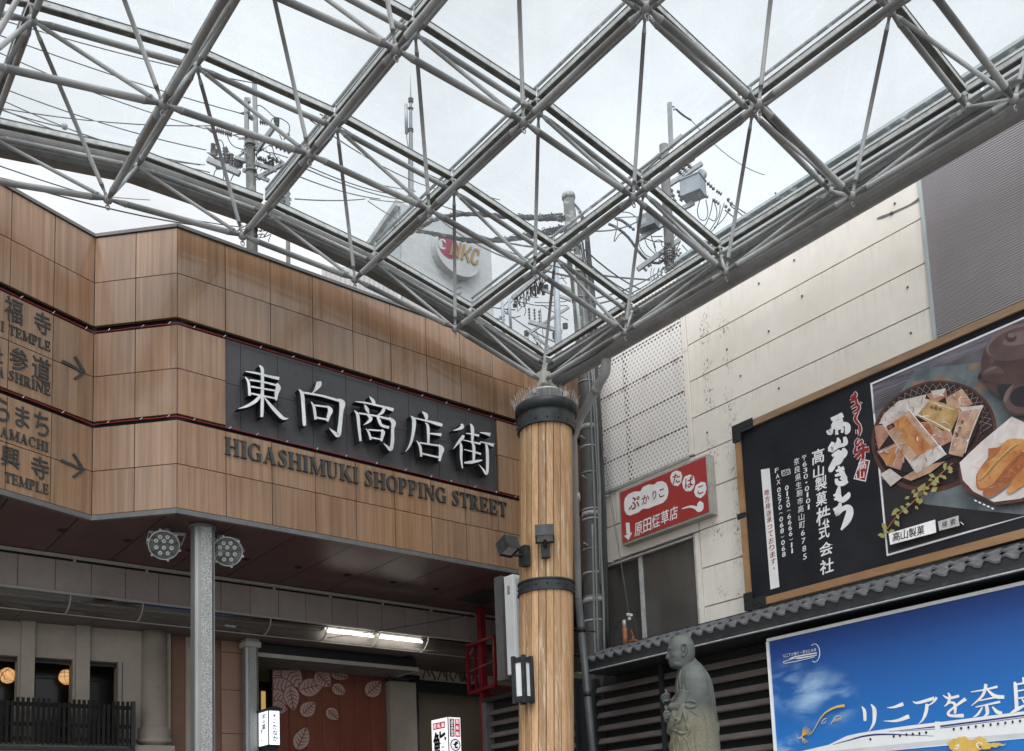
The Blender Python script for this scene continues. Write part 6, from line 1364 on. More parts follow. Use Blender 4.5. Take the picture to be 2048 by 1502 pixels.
# dark rear wall of the arcade with one warm lit slot
rw = thing('arcade_rear_wall', 'dark wall deep inside the arcade with a narrow warm lit slot', 'wall', (5, 16.9, 0))
MB().box((-4, 16.9, .01), (13, 17.05, ZLS-.004)).build('rear_wall', noise_mat('dark_arcade_wall', (.05,.042,.036), (.075,.063,.055), 1.0, rough=.8), rw)
a_, b_ = at(524, 1382, y=16.85), at(532, 1440, y=16.85)
MB().box((a_.x, 16.86, b_.z-.6), (b_.x, 16.89, a_.z)).build('lit_slot', emit_mat('warm_slot', (.80,.50,.16), .55), rw)
MB().box((12.52, 10.3, .01), (12.7, 16.88, ZLS+.69)).build('end_wall', M['beige2'], rw)

# ================================================================== beyond the roof: tower, utility poles, wires
def dz(px, py, D): return atd(px, py, D)
class Fr:                                # drawing frame on a vertical plane facing the street at depth D
    def __init__(s, ox, oy, k, D): s.o = (ox, oy, k); s.D = D; s.s = D/F_PX/k
    def p(s, x, y, d=0.0): return atd(s.o[0]+x/s.o[2], s.o[1]+y/s.o[2], s.D-d)
    def w(s, v): return v*s.s
M['polesteel'] = noise_mat('galvanised_pole_steel', (.16,.168,.176), (.24,.248,.256), 3.0, (1,1,.5), rough=.5, metal=.2)
M['insul'] = noise_mat('grey_insulator', (.075,.078,.08), (.15,.153,.156), 10.0, rough=.35)
M['trafo'] = noise_mat('pale_grey_transformer', (.235,.255,.285), (.31,.33,.36), 2.0, rough=.5)
HZ = V((FW.x, FW.y, 0)).normalized()
def ins(mb, p, r, h, ax=V((0,0,1)), n=3):          # ribbed insulator
    pr = [(r*.3, -h/2)]
    for k in range(n): z = -h/2+h*(k+.5)/n; pr += [(r*.4, z-h/n*.4), (r, z), (r*.4, z+h/n*.3)]
    pr.append((r*.3, h/2)); mb.lathe(pr, p, 10, axis=ax)
def arm(mb, a, b, w): mb.beam(a, b, w, w*1.2)
# --- pole with switchgear, behind the entrance wall (left)
f = Fr(400, 170, 6.532, 24.0); ua = thing('utility_pole', 'concrete utility pole crowded with insulators seen through the left part of the glass roof', 'utility pole', f.p(668, 1100)-V((0,0,f.p(668,1100).z)), 'utility poles behind the roofs')
top = f.p(655, 640); bot = f.p(680, 2100); bot0 = bot+(bot-top)*(bot.z/(top.z-bot.z))
MB().path([bot0, bot, top], [.2, f.w(72), f.w(58)], 16).build('shaft', M['concrete'], ua)
mb = MB(); mb.beam(f.p(608, 180), f.p(610, 1000), f.w(50), f.w(50), HZ); mb.beam(f.p(710, -20), f.p(735, 830), f.w(52), f.w(52), HZ); mb.obox(f.p(622, 200), RT*f.w(36), HZ*f.w(20), V((0,0,f.w(30)))); mb.build('head_channel', M['polesteel'], ua)
mb = MB(); arm(mb, f.p(460, 950), f.p(1000, 1115), f.w(38)); arm(mb, f.p(100, 975, .3), f.p(520, 1160, .3), f.w(55)); arm(mb, f.p(740, 860), f.p(980, 530), f.w(44)); arm(mb, f.p(750, 1220), f.p(1110, 1020), f.w(40)); arm(mb, f.p(560,1110), f.p(900,1250), f.w(36)); arm(mb, f.p(460, 960), f.p(620, 850), f.w(18)); arm(mb, f.p(500,700), f.p(620,690), f.w(18)); mb.build('cross_arm', M['polesteel'], ua)
mb = MB()
for x, y, r, h in ((172,800,34,70),(185,880,50,80),(330,870,38,120),(345,960,46,140),(410,950,36,120),(405,1060,40,120),(500,1020,60,120),(1000,465,40,60),(1005,520,32,50),(870,1050,38,90),(930,1040,44,100),(250,1010,60,100),(240,1060,40,80),(470,1090,30,90)): ins(mb, f.p(x, y, -.1), f.w(r), f.w(h))
for a, b in (((210,585),(320,620)),((325,620),(420,650)),((640,410),(720,450)),((780,480),(890,500)),((760,960),(870,990)),((880,930),(1080,1030)),((980,790),(1190,880))): p, q = f.p(*a), f.p(*b); ins(mb, (p+q)/2, f.w(36), (q-p).length, q-p, 4)
for a, b, r in (((60,545),(160,600),30),((510,370),(650,370),40),((90,880),(200,930),34),((1090,720),(1160,640),22)): mb.path([f.p(*a), f.p(*b)], [f.w(4), f.w(r)], 8)
mb.build('insulator', M['insul'], ua)
mb = MB(); rn = random.Random(3)
for pts in ([(360,670),(400,760),(470,815),(560,840)],[(700,300),(770,265),(860,320),(960,410),(1060,440),(1150,500),(1170,560),(1160,640)],[(930,480),(950,440),(1000,425)],[(240,715),(290,740),(320,850)],[(430,650),(520,690),(600,720)],[(430,660),(500,645),(590,660)],[(180,1220),(190,1140),(230,1090)],[(300,1270),(310,1190),(300,1090)],[(400,1260),(430,1190),(460,1160)],[(560,1020),(650,1010),(720,960)],[(800,840),(880,880),(960,890),(1150,950)],[(940,780),(970,900),(1000,960)],[(1040,650),(1070,720)],[(340,800),(400,920),(430,960)],[(880,600),(910,660),(860,740)]): mb.path([f.p(x, y, -.1) for x, y in smooth_pts(pts, 3)], f.w(6.5), 5)
for k in range(26):
    x, y = rn.uniform(560, 1000), rn.uniform(760, 1250); pts = [(x, y)]
    for e in range(3): pts.append((pts[-1][0]+rn.uniform(-70,70), pts[-1][1]+rn.uniform(-40,60)))
    mb.path([f.p(a, b, rn.uniform(-.3,.2)) for a, b in smooth_pts(pts, 3)], f.w(5), 4)
for k in range(34):
    x, y = rn.uniform(520, 860), rn.uniform(1650, 1990); pts = [(x, y)]
    for e in range(3): pts.append((pts[-1][0]+rn.uniform(-90,90), pts[-1][1]+rn.uniform(-70,70)))
    mb.path([f.p(a, b, rn.uniform(-.2,.3)) for a, b in smooth_pts(pts, 3)], f.w(6), 4)
mb.build('jumper_wire', M['wire'], ua)
mb = MB()
for y in (700, 790, 1130, 1700, 1745, 1790, 1840, 1880): c = f.p(660+(y-640)*.017, y); mb.lathe([(f.w(70),-f.w(14)),(f.w(76),-f.w(14)),(f.w(76),f.w(14)),(f.w(70),f.w(14))], c, 14)
mb.build('pole_band', M['insul'], ua)
# --- second stub pole right of it
f2 = Fr(560, 300, 5.776, 26.0); ub = thing('utility_pole', 'short equipment pole with hanging switch gear just right of the crowded left pole', 'utility pole', f2.p(60, 600)-V((0,0,f2.p(60,600).z)), 'utility poles behind the roofs')
t0 = f2.p(85, 440); MB().path([V((t0.x, t0.y, 0)), t0], [f2.w(30), f2.w(24)], 12).build('shaft', M['concrete'], ub)
mb = MB(); ins(mb, f2.p(35, 590), f2.w(40), f2.w(120)); ins(mb, f2.p(95, 560), f2.w(30), f2.w(180)); arm(mb, f2.p(-40, 545), f2.p(130, 575), f2.w(20)); mb.build('switch_gear', M['insul'], ub)
# --- concrete pole with cable bundles, at the corner of the cream building
pc = thing('utility_pole', 'weathered concrete pole wrapped in cables behind the wooden column', 'utility pole', (9.68, 9.98, 0), 'utility poles behind the roofs')
pl = lambda z: V((9.73-.0115*(z-4.4)*1.0 if z < 9.5 else 9.67-.035*(z-9.5), 9.99, z))
xs = [at(1190,1290,y=9.99), at(1184,1000,y=9.99), at(1173,750,y=9.99), at(1160,600,y=9.99), at(1147,500,y=9.99), at(1137,394,y=9.99)]
shaft = [V((xs[0].x, 9.99, .0))]+xs; rad = [.165, .15, .14, .128, .115, .10, .085]
MB().path(shaft, rad, 20).build('shaft', M['concrete'], pc)
def ps(z):
    for a, b, ra, rb in zip(shaft[:-1], shaft[1:], rad[:-1], rad[1:]):
        if a.z <= z <= b.z: u = (z-a.z)/(b.z-a.z); return a.lerp(b, u), ra+(rb-ra)*u
    return shaft[-1], rad[-1]
MB().lathe([(.088,0),(.088,.02),(.05,.045)], xs[-1], 16).build('cap', M['concrete'], pc)
mb = MB(); mb2 = MB(); rn = random.Random(8)
for z in (4.7, 5.05, 5.4, 5.75, 6.2, 6.35, 6.9, 7.3, 7.85, 8.3, 8.75, 9.6, 10.0, 10.4):
    c, r = ps(z); nm_ = ('steel_band', 'steel') if rn.random() < .4 else ('dark_band', 'insul'); MB().lathe([(r+.002,-.014),(r+.012,-.014),(r+.012,.014),(r+.002,.014)], c, 20).build(nm_[0], M[nm_[1]], pc)
for z in (5.0, 6.28, 7.6, 8.45, 10.2, 11.3):
    mb = MB(); c, r = ps(z); mb.lathe([(r+.004,-.035),(r+.014,-.035),(r+.014,.035),(r+.004,.035)], c, 20)
    for k in range(12): a = 2*math.pi*k/12; mb.ball(c+V((math.cos(a),math.sin(a),0))*(r+.013), .012, 6, 4)
    mb.build('steel_band', M['steel'], pc)
mb = MB(); mbw = MB()
for k in range(13):                                        # cables strapped to the right side
    a = -1.5+.16*k+rn.uniform(-.04,.04); z0, z1 = rn.uniform(3.9,4.3), rn.uniform(8.9,10.6); pts = []
    for e in range(12):
        z = z0+(z1-z0)*e/11; c, r = ps(z); o = r+.022+.012*(k % 3)+rn.uniform(-.004,.008); pts.append(c+V((math.cos(a+.05*math.sin(e))*o, math.sin(a)*o, 0)))
    (mb if k % 4 else mbw).path(pts, rn.choice([.012,.016,.020]), 6)
for a, z0, z1, r_ in ((-2.35,3.9,6.1,.016),(-2.1,3.9,9.4,.015),(-1.75,5.2,8.6,.012)):
    pts = []
    for e in range(10): z = z0+(z1-z0)*e/9; c, r = ps(z); pts.append(c+V((math.cos(a)*(r+.02), math.sin(a)*(r+.02), 0)))
    mbw.path(pts, r_, 8)
for k in range(7):                                         # cable tail standing off to the right of the upper pole
    pts = [ps(9.0)[0]+V((.15+.01*k,-.06,0)), ps(9.7)[0]+V((.17+.012*k,-.08,0)), ps(10.3)[0]+V((.20+.014*k,-.06,0)), ps(10.75)[0]+V((.22+.012*k,-.05,0)), ps(11.0)[0]+V((.14+.01*k,-.04,.02)), ps(11.05)[0]+V((.02,-.08,.02))]; mb.path(smooth_pts([tuple(p) for p in pts], 3), .012, 5)
mb.build('cable', M['rubber'], pc); mbw.build('conduit', flat_mat('grey_conduit', (.17,.175,.175), .5), pc)
mb = MB(); b0, b1 = ps(8.6)[0]+V((-.14,-.09,0)), ps(10.4)[0]+V((-.12,-.09,0)); mb.tube(b0, b1, .022, n=8); mb.tube(ps(10.4)[0], b1, .014, n=6)
for z in (5.6, 6.6, 7.2): c, r = ps(z); mb.tube(c+V((r,-.05,0)), c+V((r+.16,-.10,0)), .010, n=5); mb.tube(c+V((-r,-.05,.2)), c+V((-r-.12,-.1,.2)), .010, n=5)
mb.build('step_bolt', M['galv'], pc)
MB().path([q for q in shaft if q.z < 8.9]+[ps(8.9)[0]], [ps(q.z)[1]+.006 for q in shaft if q.z < 8.9]+[ps(8.9)[1]+.006], 20).build('dark_sleeve', noise_mat('dark_pole_sleeve', (.030,.030,.029), (.062,.061,.058), 5.0, (1,1,.3), rough=.55, fine=.15), pc)
# --- steel pole with a sloping arm and hanging gear (centre)
f = Fr(990, 500, 6.828, 23.0); ud = thing('utility_pole', 'bluish steel pole with sloping arm and hanging fuses left of the concrete pole', 'utility pole', f.p(860, 1300)-V((0,0,f.p(860,1300).z)), 'utility poles behind the roofs')
tp = f.p(828, 120); bt = f.p(868, 1420); MB().path([bt+(bt-tp)*(bt.z/(tp.z-bt.z)), bt, tp], [f.w(60), f.w(50), f.w(38)], 14).build('shaft', M['trafo'], ud)
mb = MB(); arm(mb, f.p(240, 660), f.p(760, 215), f.w(46)); arm(mb, f.p(460, 980), f.p(920, 1120), f.w(42)); arm(mb, f.p(490, 1120), f.p(1010, 780), f.w(28)); arm(mb, f.p(450, 1105), f.p(810, 1385), f.w(26)); arm(mb, f.p(640, 540), f.p(1040, 690), f.w(30)); arm(mb, f.p(890, 480), f.p(1040, 550), f.w(30)); mb.build('cross_arm', M['polesteel'], ud)
mb = MB()
for x, y, r, h in ((468,870,20,170),(540,880,20,170),(607,910,20,190),(590,560,24,80),(660,580,26,80),(640,500,36,110),(700,520,34,100),(540,520,24,80),(270,760,28,50),(430,1140,36,80),(580,1280,18,40),(840,1170,60,90),(860,1220,56,70),(960,1040,40,80)): ins(mb, f.p(x, y, -.1), f.w(r), f.w(h), n=4)
mb.build('hanging_fuse', M['insul'], ud)
mb = MB()
for x, a, b in ((95,690,1215),(190,670,1080)): mb.tube(f.p(x, a), f.p(x+28, b), f.w(20), n=10)
mb.tube(f.p(205,1080), f.p(215,1240), f.w(7), n=6); mb.tube(f.p(60,930), f.p(130,890), f.w(22), n=6); mb.build('antenna_tube', M['trafo'], ud)
mb = MB(); rn = random.Random(6)
for k in range(34):
    u = rn.random(); x, y = 260+430*u, 650-380*u; pts = [(x, y)]; dx = rn.uniform(-60,60)
    pts += [(x+dx*.5, y+rn.uniform(60,140)), (x+dx, y+rn.uniform(120,230)), (x+dx+rn.uniform(-70,70), y+rn.uniform(100,220))]; mb.path([f.p(a, b, rn.uniform(-.4,.2)) for a, b in smooth_pts(pts, 4)], f.w(rn.uniform(4,7)), 4)
for pts in ([(250,680),(190,760),(170,860),(250,920),(350,900)],[(230,650),(110,780),(120,860),(200,880)],[(260,700),(400,720),(600,760),(990,760)],[(540,715),(700,720),(980,700)],[(640,750),(820,860),(1000,960)],[(800,370),(880,390),(970,380)],[(880,320),(930,400),(980,460)],[(450,1180),(465,1340)],[(560,1100),(610,1240)],[(500,1150),(590,1290),(650,1340)],[(600,1400),(625,1250)],[(620,800),(640,1000),(660,1200)],[(380,720),(420,820),(400,900)]): mb.path([f.p(a, b, -.15) for a, b in smooth_pts(pts, 4)], f.w(6), 4)
mb.build('jumper_wire', M['wire'], ud)
# --- transformer pole behind the cream building (right)
f = Fr(1220, 180, 6.258, 20.0); g = Fr(1220, 400, 6.258, 20.0)
ue = thing('utility_pole', 'utility pole carrying a grey transformer box above the cream building parapet', 'utility pole', f.p(700, 1300)-V((0,0,f.p(700,1300).z)), 'utility poles behind the roofs')
tp = f.p(672, 690); bt = g.p(765, 960); MB().path([bt+(bt-tp)*(bt.z/(tp.z-bt.z)), bt, tp], [f.w(80), f.w(66), f.w(56)], 16).build('shaft', M['concrete'], ue)
mb = MB(); mb.beam(f.p(745, 165), f.p(765, 720), f.w(52), f.w(52), HZ); arm(mb, f.p(380, 1030), f.p(905, 575), f.w(44)); arm(mb, f.p(560, 1190), f.p(1050, 850), f.w(38)); arm(mb, f.p(720, 1200), f.p(1150, 920), f.w(44)); arm(mb, f.p(880, 1500), f.p(1050, 1410), f.w(44)); arm(mb, g.p(345, 870), g.p(870, 500), f.w(44)); arm(mb, g.p(350, 500), g.p(660, 310), f.w(40)); mb.path([f.p(778,215), f.p(800,205), f.p(815,240), f.p(790,250)], f.w(10), 6); mb.build('cross_arm', M['polesteel'], ue)
mb = MB(); c = f.p(1040, 1240); ax = (f.p(1180,1150)-f.p(910,1290)).normalized()
d1 = RT*.84+HZ*-.54; d1.z = 0; d1.normalize(); d2 = V((-d1.y, d1.x, 0))
mb.obox(c+V((0,0,0)), d1*f.w(130), d2*f.w(110), V((0,0,f.w(105)))); mb.obox(c+V((0,0,f.w(112))), d1*f.w(142), d2*f.w(120), V((0,0,f.w(9)))); mb.lathe([(f.w(60),-.02),(f.w(75),.0),(f.w(75),.06)], f.p(1130,1060), 16, axis=d2); mb.build('transformer_tank', M['trafo'], ue)
mb = MB(); c2 = g.p(480, 290); mb.obox(c2, d1*f.w(120), d2*f.w(90), V((0,0,f.w(88)))); mb.build('switch_box', noise_mat('dark_grey_tank', (.13,.14,.155), (.2,.21,.225), 3.0, rough=.5), ue)
MB().obox(g.p(418, 265, .35), d1*f.w(36), d2*f.w(4), V((0,0,f.w(40)))).build('plate', M['trafo'], ue)
mb = MB()
for x, y in ((920,1090),(965,1040),(1020,990)): p, q = f.p(x-70, y-90), f.p(x, y); ins(mb, (p+q)/2, f.w(34), (q-p).length, q-p, 4)
for a, b in (((1215,1160),(1310,1250)),((1330,1260),(1400,1310)),((1160,1290),(1230,1350)),((1290,1370),(1370,1430)),((760,1230),(820,1420)),((850,1250),(900,1400))): p, q = f.p(*a), f.p(*b); ins(mb, (p+q)/2, f.w(26), (q-p).length, q-p, 3)
for a, b in (((200,295),(310,380)),((470,830),(520,810)),((420,850),(460,890))): p, q = g.p(*a), g.p(*b); ins(mb, (p+q)/2, f.w(24), (q-p).length, q-p, 3)
for x, y in ((1480,1370),(1520,1420),(1450,1460),(1490,1500)): mb.ball(f.p(x, y), f.w(22), 8, 6)
mb.build('insulator', M['insul'], ue)
mb = MB(); rn = random.Random(12)
for pts in ([(1150,-80),(1095,120),(1120,230),(1190,250),(1225,160),(1200,0)],[(1290,-20),(1260,150),(1200,300),(1150,350)],[(1300,10),(1340,150),(1310,260),(1240,230)],[(1380,60),(1360,200),(1250,380),(1200,420)],[(1430,40),(1330,330),(1220,420)],[(1480,140),(1410,250),(1300,350)],[(350,500),(380,600),(450,690),(520,720)],[(430,470),(470,580),(560,670),(600,700)],[(510,430),(560,600),(590,690)],[(520,460),(660,455)],[(440,480),(560,520),(680,525)],[(130,150),(240,160),(320,210)],[(0,225),(200,215),(340,210)],[(90,250),(90,330),(50,520),(120,430),(190,400)],[(700,420),(760,560),(740,700)],[(820,440),(760,560),(740,640)],[(880,520),(830,640),(860,720)],[(900,560),(980,650)]): mb.path([g.p(a, b, -.1) for a, b in smooth_pts(pts, 4)], f.w(6), 5)
for pts in ([(-20,300),(90,350),(230,470),(340,620),(430,720),(520,780),(620,790)],[(60,230),(150,260),(260,340)],[(620,790),(680,740),(720,650)]): mb.path([g.p(a, b) for a, b in smooth_pts(pts, 4)], f.w(17), 7)
for k in range(36):
    x, y = rn.uniform(640, 900), rn.uniform(500, 860); pts = [(x, y)]
    for e in range(3): pts.append((pts[-1][0]+rn.uniform(-60,60), pts[-1][1]+rn.uniform(-50,70)))
    mb.path([g.p(a, b, rn.uniform(-.3,.4)) for a, b in smooth_pts(pts, 3)], f.w(rn.uniform(4,8)), 4)
for k in range(8):
    x = rn.uniform(480, 680); mb.path([g.p(a, b) for a, b in smooth_pts([(x,850),(x-20,930),(x+10,1010),(x+40,940)], 4)], f.w(5), 4)
mb.build('jumper_wire', M['wire'], ue)
mb = MB()
for y in (660, 690, 720, 760, 800, 830): mb.lathe([(f.w(68),-f.w(9)),(f.w(74),-f.w(9)),(f.w(74),f.w(9)),(f.w(68),f.w(9))], g.p(740+(y-660)*.13, y), 14)
mb.build('pole_band', M['galv'], ue)
# --- office tower with its round emblem and antenna mast
DN = 46.0; tl = atd(801, 404, DN); YN = tl.y; xr = at(990, 700, y=YN).x; zt_n = tl.z
nk = thing('office_tower', 'white office tower with a round red and gold lettered emblem seen through the roof', 'building', (tl.x, YN, 0))
M['towerw'] = noise_mat('weathered_white_tower', (.30,.306,.308), (.365,.37,.37), .5, rough=.7, fine=.05)
M['towers'] = noise_mat('tower_side', (.30,.325,.33), (.38,.40,.40), .6, (1,1,.4), rough=.6)
lf = at(734, 500, z=zt_n); dl_ = V((lf.x-tl.x, lf.y-tl.y, 0)); dl_.normalize()
MB().prism([V((tl.x, YN, 0)), V((xr, YN, 0)), V((xr+.0, YN+12, 0)), V((tl.x+dl_.x*16, YN+dl_.y*16, 0))], (0,0,zt_n)).build('tower_block', M['towerw'], nk)
nl = V((dl_.y, -dl_.x, 0)); nl = nl if nl.dot(EYE-tl) > 0 else -nl
def side(mb, s0, s1, z0, z1, o, th, m=0):
    a = V((tl.x, YN, 0))+dl_*s0+nl*o; b = V((tl.x, YN, 0))+dl_*s1+nl*o; mb.hexa([a+V((0,0,z0)), b+V((0,0,z0)), b+V((0,0,z1)), a+V((0,0,z1))], nl*th, m)
mb = MB(); side(mb, .2, 15, 2, zt_n-.25, .01, .06, 0); side(mb, 0, 15.5, zt_n-.24, zt_n+.05, .0, .25, 1); side(mb, .2, 15, zt_n-3.2, zt_n-3.05, .08, .06, 1); side(mb, .2, 15, zt_n-1.6, zt_n-1.5, .08, .05, 1); mb.build('side_cladding', [M['towers'], M['towerw']], nk)
mb = MB()
for k in range(20): side(mb, .35, 1.0, zt_n-3.6-.55*k, zt_n-3.4-.55*k, .09, .05)
mb.build('louvre_slat', M['white'], nk)
mb = MB(); fn = lambda x, y, d: (lambda p: V((p.x, p.y-d, p.z)))(at(860+x/14.63, 460+y/14.63, y=YN-.42))
ec = at(917, 508, y=YN-.42); RX, RZ = 1.30, 1.08
mb.add([V((ec.x+RX*math.cos(2*math.pi*k/48), YN+yy, ec.z+RZ*math.sin(2*math.pi*k/48))) for yy in (-.42, -.02) for k in range(48)], [list(range(48))[::-1]]+[[k, (k+1) % 48, 48+(k+1) % 48, 48+k] for k in range(48)])
mb.build('emblem_disc', M['towerw'], nk)
mb = MB(); poly(mb, [(255,225),(400,120),(560,130),(700,240),(790,390),(835,540),(800,680),(730,800),(650,860),(530,830),(400,740),(310,620),(250,480),(240,330)], fn, .01, 0)
for s in ([(455,395,20),(400,310,60),(320,290,50),(265,350,60),(270,440,80),(320,520,70),(400,545,50),(455,530,20)],): brush(mb, s, fn, .01, .03, 1, 1)
brush(mb, [(300,330,90),(310,480,100)], fn, .01, .034, 1, 1)
for s in ([(590,750,62),(680,330,62)],[(690,340,50),(790,800,50)],[(795,825,66),(890,380,66)],[(915,870,66),(1000,430,66)],[(1200,510,60),(1000,720,56)],[(1045,690,60),(1120,945,66)],[(1410,740,64),(1400,620,60),(1320,575,60),(1265,640,66),(1210,860,70),(1260,980,62),(1340,990,60),(1380,890,62)]): brush(mb, s, fn, .015, .05, 2, 2)
mb.build('emblem_lettering', [flat_mat('maroon_emblem', (.20,.03,.055), .5), M['towerw'], flat_mat('gold_emblem', (.24,.15,.065), .5)], nk)
mb = MB(); fq = lambda px, py: at(px, py, y=YN-.03)
for k in range(9): p = fq(916+k*.4, 556+k*11); mb.beam(p+V((-.18,0,-.06)), p+V((.18,0,.16)), .05, .06)
mb.build('wall_rung', M['trim'], nk)
fm = Fr(760, 140, 7.0, 47.0); am = thing('antenna_mast', 'tall antenna mast with panel aerials standing on the white office tower', 'mast', V((fm.p(430,1900).x, fm.p(430,1900).y, zt_n)))
base = fm.p(442, 1900); MB().path([V((base.x, base.y, zt_n-.5)), base, fm.p(432, 980), fm.p(430, 500), fm.p(430, 330)], [fm.w(34), fm.w(34), fm.w(30), fm.w(20), fm.w(10)], 10).build('mast_tube', M['polesteel'], am)
MB().path([fm.p(430,330), fm.p(428,60)], [fm.w(5), fm.w(2)], 6).build('whip_aerial', M['insul'], am)
mb = MB(); mb.tube(fm.p(362, 480), fm.p(372, 890), fm.w(24), n=8); mb.build('panel_aerial', M['trafo'], am)
mb = MB()
for y in (410, 440, 540, 830, 860): mb.lathe([(fm.w(36),-fm.w(9)),(fm.w(40),0),(fm.w(36),fm.w(9))], fm.p(431, y), 10)
mb.beam(fm.p(370,530), fm.p(430,530), fm.w(14), fm.w(14)); mb.beam(fm.p(370,850), fm.p(430,850), fm.w(14), fm.w(14)); mb.path([fm.p(372,890), fm.p(380,1000), fm.p(400,1100), fm.p(398,1800)], fm.w(7), 5); mb.beam(fm.p(440,1690), fm.p(500,1700), fm.w(10), fm.w(10)); mb.build('mounting_bracket', M['insul'], am)
# pink poster building behind the entrance wall
Dp = 38.0; pa = atd(676, 566, Dp); pk = thing('poster_building', 'low grey building with faded pink poster wall behind the entrance', 'building', (pa.x, pa.y, 0))
m = noise_mat('faded_pink_poster', (.55,.53,.52), (.55,.26,.33), 2.6, rough=.7, lo=.48, hi=.56, fine=.15)
zq = atd(700, 548, Dp).z; pr_ = atd(800, 560, Dp)
MB().prism([V((pa.x-.6, pa.y, 0)), V((pr_.x, pr_.y, 0)), V((pr_.x+3, pr_.y+5, 0)), V((pa.x+2, pa.y+6, 0))], (0,0,zq)).build('poster_wall', m, pk)
mb = MB(); dd = (V((pr_.x, pr_.y, 0))-V((pa.x-.6, pa.y, 0))); L_ = dd.length; dd.normalize(); nn = V((dd.y, -dd.x, 0))
for k in range(16): a = V((pa.x-.6, pa.y, 0))+dd*(L_*k/16)+nn*.03; mb.beam(a+V((0,0,zq-2.5)), a+V((0,0,zq+.12)), .16, .05, nn)
mb.build('screen_slat', M['towerw'], pk)
# --- wires
def wire(pts, r, lab, grp='overhead wires', mat='wire', name='overhead_wire'):
    P = [atd(*q) for q in pts]; Q = smooth_pts([tuple(p) for p in P], 6); return tag(MB().path([V(q) for q in Q], r, 5).build(name, M[mat]), lab, 'wire', grp)
def span(a, b, sag, r, lab, **k):
    A, B = atd(*a), atd(*b); P = [A.lerp(B, i/10)+V((0,0,-sag*4*(i/10)*(1-i/10))) for i in range(11)]
    return tag(MB().path(P, r, 5).build('overhead_wire', M['wire']), lab, 'wire', 'overhead wires')
la = 'thin wire crossing the sky to the upper left of the crowded left pole'
for a, b, s in (((-60,20,20),(586,168+12,24),.15),((-60,48,20),(490,229,24),.1),((-60,78,20),(412,258,24),.15),((-60,150,20),(412,300,24),.15),((-60,205,21),(470,250,24),.2),((-60,170,21),(420,345,24),.2),((-60,190,21),(400,330,24),.25)): span(a, b, s, .012, la)
span((-60,195,16), (130,255,16.5), .05, .010, 'thin wire with a round spacer ball at the far left under the glass'); 
span((130,255,16.5), (410,330,24), .1, .010, la)
tag(MB().ball(atd(129,253,16.5), .055, 10, 7).build('spacer_ball', M['trafo']), 'small round grey spacer ball on a thin wire at the far left', 'wire fitting')
lb_ = 'low wire sagging in the gap between glass roof and entrance wall'
span((-60,310,18), (487,455,24), .2, .012, lb_); span((70,378,18), (450,458,24), .1, .016, lb_); span((-40,345,19), (300,400,22), .1, .008, lb_)
lc = 'wire running from the crowded left pole towards the white office tower'
for a, b, s in (((614,312,24),(828,380,40),.2),((610,330,24),(825,392,40),.2),((612,338,24),(840,402,40),.2),((590,350,24),(760,398,34),.1),((740,398,34),(830,404,40),.05),((590,398,24),(730,398,34),.05),((736,402,34),(800,440,40),.05),((620,240,24),(900,385,38),.3),((640,228,24),(1000,400,38),.3)): span(a, b, s, .016, lc)
le = 'power line passing in front of the white office tower to the centre poles'
for a, b, s in (((790,540,30),(1010,640,26),.3),((800,552,30),(1010,655,26),.3),((808,535,30),(1030,620,25),.3),((860,418,30),(1150,500,14),.3),((866,426,30),(1170,560,14),.3),((870,405,30),(1124,428,14),.2),((900,440,30),(1300,560,18),.4),((1000,615,25),(1125,690,23),.1)): span(a, b, s, .016, le)
lg = 'line wire running from the concrete pole to the transformer pole'
for a, b, s in (((1170,500,14),(1345,592,20),.2),((1172,522,14),(1335,600,20),.2),((1172,535,14),(1320,604,20),.2),((1175,600,14),(1330,535,20),.1),((1180,610,14),(1325,545,20),.12),((1160,460,14),(1280,440,20),.1)): span(a, b, s, .012, lg)
lh = 'wire leaving the transformer pole to the upper right above the parapet'
span((1352,218,20), (1382,240,20.2), .02, .02, lh); span((1382,240,20.2), (1530,350,22), .2, .008, lh)
for a, b, s in (((1455,402,20),(1540,450,22),.05),((1460,410,20),(1540,466,22),.05),((1450,420,20),(1540,480,22),.05)): span(a, b, s, .012, lh)
# bundled telecom cables between the concrete pole and the left
def bundle(pts, r, lab, seed):
    t = thing('cable_bundle', lab, 'cable', atd(*pts[0]), 'telecom cable bundles'); rn = random.Random(seed)
    P = [V(q) for q in smooth_pts([tuple(atd(*q)) for q in pts], 10)]
    mb = MB(); mb.path([p+V((0,0,rn.uniform(-.008,.008))) for p in P], [r*rn.uniform(.85,1.15) for p in P], 8)
    for k in range(5):
        mb.path([p+V((rn.uniform(-1,1), rn.uniform(-1,1), rn.uniform(-1,1)))*r*.55+V((math.sin(i*.9+k), 0, math.cos(i*.9+k)))*r*.9 for i, p in enumerate(P)], r*.30, 5)
    mb.build('cable_strand', M['rubber'], t)
    mb = MB()
    for k in range(26):
        i = rn.randrange(1, len(P)-1); p = P[i]; mb.path([p+V((0,0,r)), p+V((rn.uniform(-.07,.07),0,r+rn.uniform(.0,.04))), p+V((rn.uniform(-.12,.12),0,r*.6))], .006, 4)
    mb.build('tie_wire', M['wire'], t)
bundle([(1126,437,14.1),(1080,436,15),(1000,432,17),(930,428,19.5),(880,436,22),(845,452,25),(800,480,28)], .036, 'upper twisted cable bundle from the concrete pole past the emblem', 1)
bundle([(1128,457,14.1),(1090,464,15),(1020,478,17),(950,482,19.5),(890,472,22),(850,464,25),(790,455,28)], .04, 'lower twisted cable bundle sagging in front of the emblem', 2)
lp = thing('drop_line', 'thin double drop line hanging from the parapet to the rusty mast', 'wire', rp+V((0,-.1,.4)))
mb = MB(); e0 = rp+V((0,-.10,.42)); e1 = at(1192, 800, x=9.6); e2 = at(1180, 700, x=9.62)
